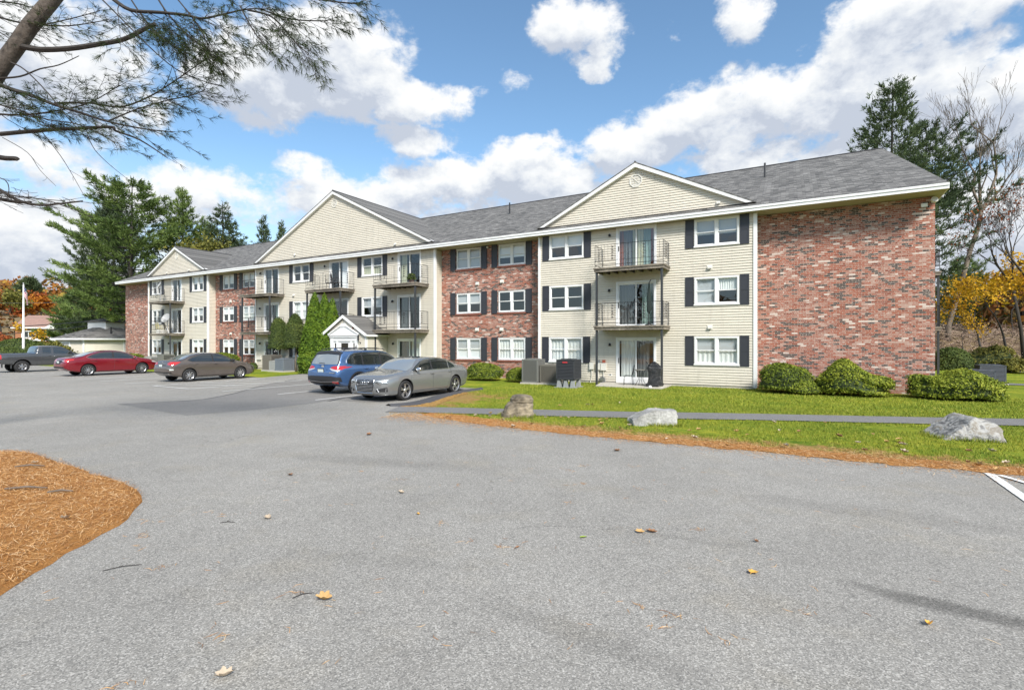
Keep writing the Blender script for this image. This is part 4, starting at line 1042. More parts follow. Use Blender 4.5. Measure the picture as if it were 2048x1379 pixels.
def conebush(u, v, rx, h, label, seed, leaves):
    p = L(u, v)
    def shp(a, t): return 1.0
    r = random.Random(seed); m = MB()
    def surf(a, z):
        t = z/h; rad = (1-t)**.72*(.62+.38*min(1, t*5+.35)) 
        k = 1+.16*noise.noise(Vector((math.cos(a)*1.8, math.sin(a)*1.8, z*1.3+seed)))+.12*noise.noise(Vector((math.cos(a)*5, math.sin(a)*5, z*3.5)))
        return Vector((rx*rad*k*math.cos(a), rx*rad*k*math.sin(a), z+.05))
    na, nz = 24, 24
    m.add([surf(2*math.pi*j/na, h*i/nz)*1.0 if False else Vector((surf(2*math.pi*j/na, h*i/nz).x*.88, surf(2*math.pi*j/na, h*i/nz).y*.88, h*i/nz*.98)) for i in range(nz+1) for j in range(na)],
          [(i*na+j, i*na+(j+1)%na, (i+1)*na+(j+1)%na, (i+1)*na+j) for i in range(nz) for j in range(na)], 1)
    for _ in range(leaves):
        z = h*(1-math.sqrt(r.random()))*.995; z = min(z, h*.99); a = r.uniform(0, 6.283); q = surf(a, z); q = Vector((q.x*r.uniform(.80,1.10), q.y*r.uniform(.80,1.10), q.z))
        n_ = (Vector((math.cos(a), math.sin(a), .25))+rvec(r)*.8).normalized(); leafquad(m, q, n_, .065*r.uniform(.6,1.4), r, 2.2)
    o = m.build('arborvitae', [ML_arb, M_core]); o.location = (p.x, p.y, 0); tag(o, label, 'arborvitae', 'arborvitae by the entry')
conebush(-25.75,1.75,1.08,5.35,'tallest left spire of the three bright green arborvitae by the entry',31,15000)
conebush(-25.1,1.5,1.02,5.2,'middle spire of the three bright green arborvitae by the entry',32,14000)
conebush(-24.55,1.35,.95,4.9,'right and lowest spire of the three arborvitae by the entry',33,13000)

# ---- conifers
def pine(loc, h, spread, label, seed, mt=None, tufts=1.0, low=.12, tuft=.42, trunk_r=.4, lean=(0,0), shape=None, group=None, gaps=.0, up=.35, bend=None, name='pine_tree', cat='pine tree'):
    r = random.Random(seed); t = thing(name, label, cat, loc, 0, group); mt = mt or ML_pine
    tr = MB(); n = 12; axis = []
    for i in range(n+1):
        f = i/n; axis.append(Vector((lean[0]*f*h+.15*math.sin(f*5+seed)*trunk_r*2, lean[1]*f*h, f*h)))
    tr.tube(axis, [trunk_r*(1-.93*i/n) for i in range(n+1)], 8)
    def ax(f): 
        i = min(n-1, int(f*n)); return axis[i].lerp(axis[i+1], f*n-i)
    fo = MB(); f = low
    while f < .985:
        k = r.choice((3,4,4,5)); a0 = r.uniform(0, 6.28)
        for j in range(k):
            if r.random() < gaps: continue
            a = a0+j*2*math.pi/k+r.uniform(-.35,.35)
            prof = shape(f, a) if shape else (math.sin(min(1,(1-f)*1.25)*math.pi*.5)**.9*(.75+.25*min(1,(f-low)*5)))
            ln = spread*prof*r.uniform(.72,1.12)
            if ln < .25: continue
            el_ = up*(.15+f*1.3)-.08+r.uniform(-.1,.1); o = ax(min(.99,f+r.uniform(-.01,.01))); d_ = Vector((math.cos(a)*math.cos(el_), math.sin(a)*math.cos(el_), math.sin(el_)))
            pts = []; ns = 7
            for s_ in range(ns+1):
                q = s_/ns; pts.append(o+d_*ln*q+Vector((0,0,(q*q*.16-.10*q*(1-q)*2)*ln))+Vector((noise.noise(Vector((q*2,seed,j)))*.08*ln,noise.noise(Vector((q*2,seed+9,j+f)))*.08*ln,0)))
            tr.tube(pts, [max(.012, trunk_r*.22*(ln/spread)*(1-.85*q/ns)) for q in range(ns+1)], 4, cap=False)
            nt_ = int(ln*9*tufts)
            for q in range(nt_):
                s_ = .22+.8*r.random()**.8
                s_ = min(1.0, s_); i = min(ns-1, int(s_*ns)); c_ = pts[i].lerp(pts[i+1], s_*ns-i)
                side = d_.cross(Vector((0,0,1))).normalized(); w_ = ln*.30*(1.08-s_)+.18
                off = side*r.uniform(-w_, w_)+Vector((0,0,r.uniform(-.12,.22)))+d_*r.uniform(-.2,.3)
                c_ = c_+off; dd = (d_*.8+side*(off.dot(side)/max(w_,.01))*.7+Vector((0,0,.45))).normalized()
                for z_ in range(6):
                    e = (dd+rvec(r)*.75).normalized(); l = tuft*r.uniform(.6,1.25); w2 = e.cross(rvec(r)); 
                    if w2.length < .05: continue
                    w2 = w2.normalized()*tuft*.11; p0 = c_+rvec(r)*tuft*.3
                    fo.add([p0-w2, p0+w2, p0+e*l+w2*.3, p0+e*l-w2*.3], [(0,1,2,3)])
        f += (1.0/h)*r.uniform(.45,.8)*(1.2-.5*f)
    tr.build('trunk', M_barkd, t); fo.build('crown', mt, t)
    return t
# big white pine behind the far end, and its neighbours
pb = view(262, 685, 62); pb.z = 0
def wide(f, a): return (1.0 if f < .5 else max(.0, 1-((f-.5)/.515)**2.2)**.8)*(.84+.16*math.sin(a*3+f*23))*(.86+.14*math.cos(a-math.pi)) 
pine((pb.x, pb.y, 0), 21.6, 9.0, 'broad green white pine with sweeping tiers behind the far left gable', 41, tufts=1.2, low=.23, tuft=.44, trunk_r=.45, shape=wide, up=.24, gaps=.10)
pb = view(364, 685, 68); pine((pb.x, pb.y, 0), 22.6, 4.6, 'slimmer pine just right of the broad white pine', 42, tufts=.9, low=.3, trunk_r=.35, up=.5)
pb = view(228, 685, 72); pine((pb.x, pb.y, 0), 20.6, 7.4, 'feathery dark pine top leaning out left of the broad white pine', 45, mt=ML_pined, tufts=1.1, low=.35, trunk_r=.3, up=.8, shape=lambda f, a: max(0, 1-((f-.35)/.67)**2)**.7*(.8+.2*math.cos(a-2.6)))
pb = view(446, 685, 66); pine((pb.x, pb.y, 0), 20.0, 4.6, 'dark layered pine above the roof between the left and centre gables', 43, mt=ML_pined, tufts=.9, low=.35, tuft=.42, up=.15)
pb = view(529, 685, 85); pine((pb.x, pb.y, 0), 23.0, 3.9, 'small dark pine top just left of the centre gable roof slope', 44, mt=ML_pined, tufts=.55, low=.6, tuft=.45, up=.8)
pb = view(563, 685, 88); pine((pb.x, pb.y, 0), 23.2, 3.2, 'smallest dark pine top touching the centre gable rake', 46, mt=ML_pined, tufts=.55, low=.7, tuft=.42, up=.9)
# right pine, two stems
pb = view(1786, 685, 44); pine((pb.x, pb.y, 0), 24.2, 7.8, 'tall dark pine left stem rising behind the right end of the roof', 51, mt=ML_pined, tufts=1.0, low=.45, tuft=.36, trunk_r=.3, up=.45, gaps=.12, shape=lambda f, a: max(0, 1-((f-.45)/.56))**.7*(.75+.25*math.sin(a*2)))
pb = view(1852, 685, 46); pine((pb.x, pb.y, 0), 21.5, 8.4, 'dark pine right stem reaching past the eave corner', 52, mt=ML_pined, tufts=.9, low=.28, tuft=.36, trunk_r=.3, up=.55, gaps=.2, shape=lambda f, a: (max(0, 1-((f-.5)/.5))**.6 if f > .5 else .75)*(.72+.28*math.cos(a-.2)))
pb = view(1925, 685, 62); pine((pb.x, pb.y, 0), 12.5, 4.4, 'soft green young pine behind the leaning bare tree', 53, tufts=1.2, low=.05, tuft=.4, trunk_r=.2, up=.3)
pb = view(60, 685, 150); pine((pb.x, pb.y, 4), 17, 6, 'distant dark pine on the wooded hill beside the flagpole top', 54, mt=ML_pined, tufts=.4, low=.5, tuft=1.1)
pb = view(146, 685, 84); pine((pb.x, pb.y, 0), 10.0, 4.2, 'dense green pine behind the pavilion roof', 55, tufts=1.3, low=.05, tuft=.5)
pb = view(205, 685, 78); pine((pb.x, pb.y, 0), 13, 6.5, 'low bushy pine under the broad white pine beside the brick end', 56, mt=ML_pined, tufts=1.1, low=.05, tuft=.5)

# ---- broadleaf trees
def grow(m, tips, p, d, ln, r0, depth, r, spread=.6, upb=.15, shrink=.74, kids=(2,3), rmin=.006, wig=.12):
    n = 4; pts = [p]; q = p; dd = d.copy()
    for i in range(n):
        dd = (dd+rvec(r)*wig+Vector((0,0,upb*.3))).normalized(); q = q+dd*ln/n; pts.append(q)
    r1 = max(rmin, r0*(shrink-.12)); m.tube(pts, [r0+(r1-r0)*i/n for i in range(n+1)], 7 if depth > 4 else (5 if depth > 2 else 3), cap=False)
    if depth <= 0: tips.append((q, dd)); return
    if depth <= 2: tips.append((pts[2], dd))
    k = r.choice(kids)
    for j in range(k):
        nd = (dd+rvec(r)*spread+Vector((0,0,upb))).normalized()
        grow(m, tips, pts[-1] if j < 2 else pts[r.choice((2,3))], nd, ln*shrink*r.uniform(.8,1.15), r1*(1.0 if j == 0 else .75), depth-1, r, spread, upb, shrink, kids, rmin, wig)
def tree(name, loc, label, cat, seed, trunk, leaf=None, nleaf=8, lsize=.16, lrad=.6, depth=6, ln=2.2, r0=.2, spread=.6, upb=.15, group=None, bark=None, start=None, keep=1.0, rmin=.008, shrink=.76, kids=(2,3)):
    r = random.Random(seed); t = thing(name, label, cat, loc, 0, group); m = MB(); tips = []
    pts = [Vector(p) for p in trunk]; m.tube(pts, [r0*(1-.35*i/(len(pts)-1)) for i in range(len(pts))], 9)
    d0 = (pts[-1]-pts[-2]).normalized()
    for s_ in (start or [((0,0,0), 1.0)]):
        grow(m, tips, pts[-1], (d0+Vector(s_[0])).normalized(), ln*s_[1], r0*.6, depth, r, spread, upb, shrink, kids, rmin)
    m.build('trunk', bark or M_barkd, t, smooth=True)
    if leaf:
        c_ = MB()
        for (p, d) in tips:
            if r.random() > keep: continue
            for _ in range(nleaf):
                q = p+rvec(r)*lrad*r.random()**.5; leafquad(c_, q, (rvec(r)+Vector((0,0,.4))).normalized(), lsize*r.uniform(.6,1.3), r, 1.3)
        c_.build('crown', leaf, t)
    return t
pb = view(395, 685, 64)
tree('oak_tree', (pb.x,pb.y,0), 'olive brown oak between the big pine and the layered pine', 'oak tree', 61, [(0,0,0),(.3,0,4),(0,0,7.0)], ML_olive, 7, .26, .9, 5, 2.4, .28, .7, .2, keep=.6)
pb = view(408, 685, 69); pine((pb.x, pb.y, 0), 18.6, 4.6, 'green pine filling the gap behind the left gable roof', 47, tufts=1.0, low=.3, trunk_r=.3, up=.3)
pb = view(482, 685, 70); pine((pb.x, pb.y, 0), 16.0, 4.4, 'low dark pine just above the roof between the gables', 48, mt=ML_pined, tufts=1.0, low=.3, trunk_r=.3, up=.3)
pb = view(425, 685, 60)
tree('oak_tree', (pb.x,pb.y,0), 'low olive and orange oak just above the valley right of the left gable', 'oak tree', 62, [(0,0,0),(.3,0,4),(0,0,7)], ML_olive, 9, .26, .9, 5, 2.5, .25, .7, .15)
pb = view(515, 685, 75)
tree('oak_tree', (pb.x,pb.y,0), 'rust red oak crown peeking over the roof ridge left of the centre gable', 'oak tree', 63, [(0,0,0),(.3,0,5),(0,0,8.8)], ML_rust, 6, .28, .9, 5, 2.1, .22, .7, .12, keep=.5)
pb = view(470, 685, 72)
tree('oak_tree', (pb.x,pb.y,0), 'thin olive tree between the layered pine and the rust red oak', 'oak tree', 64, [(0,0,0),(.3,0,4),(0,0,9)], ML_olive, 5, .25, .8, 5, 2.4, .25, .7, .15)
# right side, leaning bare tree and companions
B0 = view(1893, 700, 44); B0.z = 0
tr_pts = [(0,0,0)]+[tuple(view(x, y, 44)-B0) for (x, y) in ((1897,650),(1912,600),(1928,545),(1942,495),(1955,460),(1963,420))]
tree('bare_tree', tuple(B0), 'leafless tree with a leaning grey trunk right of the brick end', 'bare tree', 71, tr_pts, None, depth=6, ln=2.7, r0=.22, spread=.55, upb=.22, bark=M_bark, start=[((-.25,0,.3),1.0),((.35,0,.1),1.15),((.55,.2,-.35),.9),((-.6,0,-.2),.7)], rmin=.010)
for (x, y, hpx, sd_, lb) in ((2050,640,470,72,'twiggy bare tree crowding the right edge of the view'),(2085,640,420,73,'bare tree with dark twigs half out of view on the right')):
    B1 = view(x, y, 36 if sd_ == 72 else 33); B1.z = 0
    tree('bare_tree', tuple(B1), lb, 'bare tree', sd_, [(0,0,0),(-.3,0,3),(-.9,0,6)], ML_rust, 1, .12, .5, 6, 1.8, .13, .7, .2, keep=.30, start=[((-.5,0,.1),1.0),((.2,0,.4),1.1)])
pb = view(1700, 685, 60); tree('bare_tree', (pb.x,pb.y,0), 'wispy bare twigs just above the right part of the ridge', 'bare tree', 74, [(0,0,0),(0,0,8),(0,0,14)], ML_rust, 1, .12, .4, 5, 2.6, .14, .7, .2, keep=.3)
for (x, Y_, h_, sd_, lf, lb) in ((1960,40,5.2,81,ML_yellow,'golden maple just right of the leaning bare trunk'),(2010,37,5.8,82,ML_yellow,'largest golden orange maple in front of the white house'),
                            (2062,34,5.0,83,ML_yellow,'golden maple cut by the right edge of the view'),(2030,46,6.8,84,ML_orange,'taller orange maple behind the golden ones')):
    pb = view(x, 685, Y_); tree('maple_tree', (pb.x,pb.y,0), lb, 'maple tree', sd_, [(0,0,0),(.1,0,1.4),(-.1,0,h_*.42)], lf, 11, .14, .65, 5, h_*.3, .11, .85, .05, group='golden maples on the right')
pb = view(1925, 685, 38)
tree('young_tree', (pb.x,pb.y,0), 'small yellow green sapling by the sign and brush', 'sapling', 85, [(0,0,0),(.05,0,.8),(0,0,1.8)], ML_yellow, 7, .10, .35, 4, .9, .04, .9, .0)
for (x, y, Y_, rx, h, mt_, lb, sd_) in ((1985,712,36,1.6,1.7,ML_olive,'mounded grey green shrub in front of the brush pile',91),(2052,725,33,.8,.9,ML_olive,'small shrub at the right edge near the stones',92),
                              (1955,725,37,1.0,1.0,ML_olive,'low olive shrub behind the white sign',93),(2015,730,35,1.2,.9,ML_olive,'flat olive shrub above the grey stones',94)):
    pb = view(x, 685, Y_); bush('shrub', (pb.x,pb.y,0), rx, rx*.8, h, 2600, .10, mt_, lb, 'shrub', 'wild shrubs on the right bank', sd_, lump=.25, core=.8)
# round clipped tree at the right end of the building
pb = view(1902, 685, 26.5)
t = thing('topiary_tree', 'round dark clipped tree on a short trunk beyond the right corner', 'topiary', (pb.x,pb.y,0))
bush('crown', (0,0,.38), .92, .85, 1.35, 6500, .06, ML_dark, None, parent=t, seed=23, lump=.05, squash=2.2)
for a in (0, 2, 4): MB().tube([(.12*math.cos(a),.12*math.sin(a),0),(.2*math.cos(a),.2*math.sin(a),.7)], .05, 6).build('trunk', M_bark, t)
# left hedges
for (x, Y_, rx, h, lb, sd_) in ((14,50,2.2,1.5,'low clipped hedge mound at the left edge of the view',101),(38,53,2.6,2.35,'tall rounded hedge behind the flagpole foot',102),(64,51,1.7,1.9,'rounded hedge right of the flagpole above the pickup bed',103)):
    pb = view(x, 685, Y_); bush('hedge', (pb.x,pb.y,0), rx, rx*.8, h, 4500, .10, ML_dark, lb, 'hedge', 'rounded hedges behind the pickup', sd_, lump=.10)
for (x, Y_, rx, h, lb, sd_) in ((92,56,1.6,2.0,'loose olive shrub behind the pickup cab',104),(112,57,1.5,1.7,'loose yellowish shrub touching the pavilion',105),(-10,60,3.0,3.0,'loose autumn shrub at the far left edge',106)):
    pb = view(x, 685, Y_); bush('shrub', (pb.x,pb.y,0), rx, rx*.8, h, 2200, .16, ML_olive if sd_ != 106 else ML_rust, lb, 'shrub', 'loose shrubs behind the pickup', sd_, lump=.3, core=.75)
pb = view(56, 685, 62); tree('young_tree', (pb.x,pb.y,0), 'small golden leaved tree right of the flagpole', 'sapling', 107, [(0,0,0),(.05,0,1),(0,0,1.9)], ML_yellow, 5, .2, .5, 4, 1.0, .05, .9, .0)
for (x, Y_, h_, lf, lb, sd_) in ((82,118,9,ML_rust,'rust orange tree on the slope right of the flag',108),(100,112,8.5,ML_orange,'orange tree crown above the brick house',109),(30,108,9,ML_olive,'olive gold tree left of the flagpole',110),(2,100,8,ML_rust,'bare brown tree at the far left',111)):
    pb = view(x, 685, Y_); tree('autumn_tree', (pb.x,pb.y,1.0), lb, 'tree', sd_, [(0,0,0),(.1,0,2.5),(-.1,0,h_*.5)], lf, 10, .42, 1.2, 5, h_*.28, .2, .8, .1, group='autumn trees on the left slope')

# ---- near pine over the left foreground: trunk leaning in from the left, long boughs
t = thing('pine_tree', 'near pine leaning in from the left edge with long drooping needled boughs overhead', 'pine tree', (-12.6, 9.4, 0))
Bs = Vector((-12.6, 9.4, 0)); r = random.Random(77)
def V9(x, y, Y=9.2): return view(x, y, Y)-Bs
tk = [Vector((0,0,0)), Vector((.35,0,2.0)), Vector((1.3,-.1,4.2))]+[V9(x, y) for (x, y) in ((-60,240),(-22,170),(18,112),(58,55),(100,5),(150,-60),(230,-150),(300,-270),(350,-420),(385,-600))]
tkr = [.25,.23,.20,.155,.138,.132,.127,.12,.11,.10,.09,.06,.02]
tm = MB(); 
tks = []; trs = []
for i in range(len(tk)-1):
    for j in range(4):
        q = j/4; tks.append(tk[i].lerp(tk[i+1], q)+Vector((noise.noise(Vector((i+q,0,0)))*.03,0,0))); trs.append((tkr[i]*(1-q)+tkr[i+1]*q)*(1+.08*noise.noise(Vector((i*3+q*4,5,0)))))
tm.tube(tks, trs, 12)
tm.build('trunk', M_barkn, t, smooth=True)
fo = MB(); tw = MB()
def tuftn(c_, d_, n=12, ln=.125, wd=.0021):
    for _ in range(n):
        e = (d_+rvec(r)*.7).normalized(); w2 = e.cross(rvec(r))
        if w2.length < .05: continue
        w2 = w2.normalized()*wd; l = ln*r.uniform(.7,1.15); mid = c_+e*l*.55+Vector((0,0,-.006)); tip = c_+e*l+Vector((0,0,-.018))
        fo.add([c_-w2, c_+w2, mid+w2, mid-w2, tip], [(0,1,2,3),(3,2,4)])
def polyat(pts, s_):
    k = len(pts)-1; i = min(k-1, int(s_*k)); return pts[i].lerp(pts[i+1], s_*k-i), (pts[i+1]-pts[i]).normalized()
def spray(p, d_, ln, depth, tn, droop, fl=.35):
    """side twig with sub twigs that end in tufts"""
    n = 6; pts = [p]; q = p.copy(); dd = d_.copy()
    for i in range(n):
        dd = (dd+rvec(r)*.13+Vector((0,0,-droop))).normalized(); dd.z *= (1-fl*.3); dd.normalize(); q = q+dd*ln/n; pts.append(q)
    tw.tube(pts, [max(.0028, .0075*(ln**.5)*(1-i/n)) for i in range(n+1)], 4, cap=False)
    if depth == 0 or ln < .28:
        if r.random() < tn: tuftn(pts[-1], dd)
        if r.random() < tn*.6: tuftn(pts[3], dd, 9)
        return
    k = int(ln*4.6)+2
    for j in range(k):
        s_ = .2+.8*(j+r.random())/k; c_, dr = polyat(pts, min(.999, s_))
        sd_ = 1 if (j % 2) else -1; hz_ = dr.cross(Vector((0,0,1))); 
        if hz_.length < .1: hz_ = Vector((1,0,0))
        nd = (dr*.75+hz_.normalized()*sd_*r.uniform(.35,.8)+Vector((0,0,r.uniform(-.35,.25)))).normalized()
        spray(c_, nd, ln*r.uniform(.25,.42), depth-1, tn, droop, fl)
    if r.random() < tn: tuftn(pts[-1], dd)
def bough(pix, r0, tn=1.0, k=0, sl=.9, droop=.05, s0=.3, depth=1, r1=.006, dep=1):
    P = [V9(*p) for p in pix]; P = [Vector(p) for p in smooth3(P, 4)]; n = len(P)
    tw.tube(P, [r0+(r1-r0)*i/(n-1) for i in range(n)], 7)
    for j in range(k):
        s_ = s0+(1-s0)*(j+r.random())/k; c_, dr = polyat(P, min(.999, s_)); sd_ = 1 if j % 2 else -1
        hz_ = dr.cross(Vector((0,0,1))); hz_ = hz_.normalized() if hz_.length > .1 else Vector((0,1,0))
        nd = (dr*.9+hz_*sd_*r.uniform(.2,.9)+Vector((0,0,r.uniform(-.6,.35)))).normalized()
        spray(c_, nd, sl*r.uniform(.5,1.15)*(1.1-.4*s_), dep, tn, droop)
def smooth3(P, n): 
    out = []
    for i in range(len(P)-1):
        p0, p1, p2, p3 = P[max(i-1,0)], P[i], P[i+1], P[min(i+2,len(P)-1)]
        for j in range(n):
            q = j/n; out.append(.5*((2*p1)+(p2-p0)*q+(2*p0-5*p1+4*p2-p3)*q*q+(3*p1-p0-3*p2+p3)*q**3))
    out.append(P[-1]); return out
# thick bare bough from the trunk
bough([(38,92,9.2),(80,99,9.1),(140,97,9.0),(200,88,8.9),(250,78,8.8),(295,55,8.7),(312,48,8.7)], .050, .5, 8, .5, .05, .55, r1=.03)
bough([(222,-5,8.8),(260,20,8.7),(320,25,8.6),(370,30,8.5),(405,37,8.4),(450,28,8.3),(500,18,8.2),(560,20,8.1)], .034, .95, 24, 1.1, .09, .02, dep=2)
bough([(495,20,8.2),(540,32,8.1),(570,60,8.0),(595,90,7.9),(618,108,7.9)], .016, 1, 13, .8, .08, .15, dep=2)
bough([(520,18,8.2),(580,38,8.0),(640,42,7.9),(658,40,7.9)], .013, 1, 11, .6, .04, .1, dep=1)
bough([(480,12,8.4),(500,50,8.2),(520,80,8.1),(545,100,8.0)], .013, 1, 10, .6, .09, .15, dep=1)
bough([(380,-30,8.6),(480,-12,8.4),(600,-5,8.2),(690,6,8.0),(728,8,7.9)], .022, .9, 22, .55, .07, .05, dep=2)
bough([(300,-30,8.8),(330,20,8.7),(365,60,8.6),(395,85,8.5),(425,110,8.4)], .016, 1, 16, .8, .08, .2, dep=2)
bough([(250,-20,8.9),(290,40,8.8),(330,80,8.7),(372,105,8.6)], .014, .9, 14, .7, .07, .25, dep=1)
bough([(340,-20,8.6),(395,50,8.5),(420,100,8.4)], .012, 1, 12, .7, .08, .2, dep=1)
# long thin twig crossing down to the right
bough([(205,0,8.9),(250,45,8.8),(300,95,8.7),(350,137,8.6),(400,160,8.5),(447,174,8.4)], .012, .5, 3, .3, .02, .5)
# the level spray
bough([(-40,140,9.4),(0,170,9.2),(60,190,9.0),(105,208,8.9),(160,225,8.8),(215,243,8.7),(290,258,8.6),(350,264,8.5)], .042, .9, 16, .8, .02, .05, dep=2)
bough([(110,206,8.9),(180,206,8.8),(240,214,8.7),(295,195,8.5),(345,165,8.4),(395,130,8.3),(412,118,8.3)], .018, 1, 24, .95, -.01, .1, dep=2)
bough([(215,243,8.7),(270,220,8.6),(330,202,8.5),(385,190,8.4),(410,180,8.4)], .012, 1, 14, .7, .0, .1, dep=1)
bough([(-40,225,9.3),(40,230,9.1),(110,222,9.0),(180,205,8.9),(240,170,8.8)], .02, 1, 22, .95, .0, .05, dep=2)
bough([(-40,200,9.0),(20,215,8.9),(90,238,8.8),(160,250,8.7),(230,285,8.6)], .014, 1, 18, .8, .03, .05, dep=1)
bough([(0,268,9.3),(90,260,9.1),(150,257,9.0),(222,254,8.9),(232,262,8.8),(280,280,8.7),(334,315,8.6)], .04, .6, 7, .5, .02, .2, r1=.008)
bough([(22,125,9.1),(50,140,9.0),(95,185,8.9),(135,235,8.8),(160,262,8.7)], .013, .6, 5, .4, .02, .2)
bough([(-10,157,9.2),(40,153,9.1),(80,138,9.0),(118,130,8.9),(158,112,8.8)], .018, .2, 2, .3, .0, .4)
# bare hanging twigs
bough([(175,270,8.7),(190,300,8.7),(220,330,8.6),(255,358,8.6)], .007, .1, 2, .25, .04, .4, r1=.003)
bough([(85,265,9.0),(120,310,9.0),(145,350,8.9),(172,398,8.9)], .007, .1, 2, .3, .03, .3, r1=.003)
bough([(5,275,9.0),(55,305,8.9),(80,340,8.9),(112,372,8.8)], .006, .1, 2, .3, .03, .3, r1=.003)
# left, above the trunk
bough([(-40,20,9.6),(10,38,9.4),(45,46,9.3),(80,50,9.2),(140,38,9.1),(200,22,9.0)], .02, .8, 16, .7, .0, .1, dep=1)
bough([(-60,0,9.6),(20,5,9.4),(60,14,9.3)], .016, .8, 10, .7, .02, .1, dep=1)
bough([(75,50,9.2),(130,52,9.1),(170,48,9.0),(215,40,8.9)], .014, .7, 10, .6, .02, .1, dep=1)
bough([(-60,45,9.7),(-10,60,9.5),(30,85,9.4)], .014, .9, 10, .6, .03, .1, dep=1)
# lowest dead boughs
bough([(-60,350,9.2),(0,380,9.1),(40,402,9.0),(80,410,8.9),(120,407,8.8),(165,402,8.7)], .034, .0, 9, .75, .0, .15, r1=.012, dep=2)
bough([(-60,385,9.4),(0,398,9.3),(35,404,9.2),(62,404,9.2)], .04, .0, 6, .6, .0, .2, r1=.02, dep=1)
bough([(-60,380,9.0),(0,386,9.0),(60,396,8.9),(130,402,8.9)], .012, .0, 12, .7, .0, .15, dep=2)
bough([(-50,345,9.0),(10,360,9.0),(18,390,9.0)], .010, .0, 3, .5, .0, .15)
bough([(-60,300,9.3),(0,315,9.2),(30,317,9.1),(36,320,9.1)], .05, .0, 0, r1=.035)
tw.build('boughs', M_barkd, t); fo.build('needles', ML_near, t)
# ================================================================ vehicles
def paint(name, col, metal=.45, rough=.26):
    def f(q, p, o):
        n = q.noise(q.coord('Object'), 900.0, 2, .5)
        q.put(p.inputs['Base Color'], q.vm('SCALE', col, scale=q.mr(n, .3, .7, .88, 1.12)))
    return mat(name, col, rough, metal, .5, 1.0, f)
P_grey = paint('solid_grey_paint', (.235,.24,.242)); P_blue = paint('blue_paint', (.070,.145,.31)); P_red = paint('dark_red_paint', (.24,.008,.018))
P_brown = paint('taupe_metallic_paint', (.13,.108,.095)); P_truck = paint('graphite_paint', (.085,.088,.092))
M_cglass = mat('tinted_car_glass', (.018,.022,.022), .02, 0, .9, 1.0)
M_cwind = mat('sky_pale_windscreen_glass', (.20,.22,.23), .03, 0, 1.0, 1.0)  # pale base colour stands in for sky reflected in the glass
M_tyre = mat('tyre_rubber', (.018,.018,.019), .8)
M_blackp = mat('black_plastic', (.022,.022,.024), .5)
M_lens = mat('clear_lamp_lens', (.55,.57,.58), .08, .3, .8, 1.0)
M_redl = mat('red_lamp_lens', (.42,.012,.015), .12, 0, .8, 1.0)
M_alloy = mat('alloy_wheel', (.58,.58,.59), .28, .85)
M_plate = mat('number_plate', (.60,.66,.62), .4)
M_amber = mat('amber_marker', (.65,.25,.06), .2)
M_well = mat('wheel_well', (.01,.01,.01), .95)

def lerpf(tab):
    def f(x):
        if x <= tab[0][0]: return tab[0][1]
        for (x0, y0), (x1, y1) in zip(tab[:-1], tab[1:]):
            if x <= x1: return y0+(y1-y0)*(x-x0)/(x1-x0)
        return tab[-1][1]
    return f
def smoothf(tab, wd=.06):
    f = lerpf(tab); return lambda x: (f(x-wd)+2*f(x-wd*.5)+3*f(x)+2*f(x+wd*.5)+f(x+wd))/9
def catm(P, n):
    out = []
    for i in range(len(P)-1):
        p0, p1, p2, p3 = P[max(i-1,0)], P[i], P[i+1], P[min(i+2,len(P)-1)]
        for j in range(n):
            t = j/n; out.append(tuple(.5*((2*p1[k])+(p2[k]-p0[k])*t+(2*p0[k]-5*p1[k]+4*p2[k]-p3[k])*t*t+(3*p1[k]-p0[k]-3*p2[k]+p3[k])*t**3) for k in (0,1)))
    out.append(P[-1]); return out
def sstep(x, a, b_): t = min(1, max(0, (x-a)/(b_-a))); return t*t*(3-2*t)

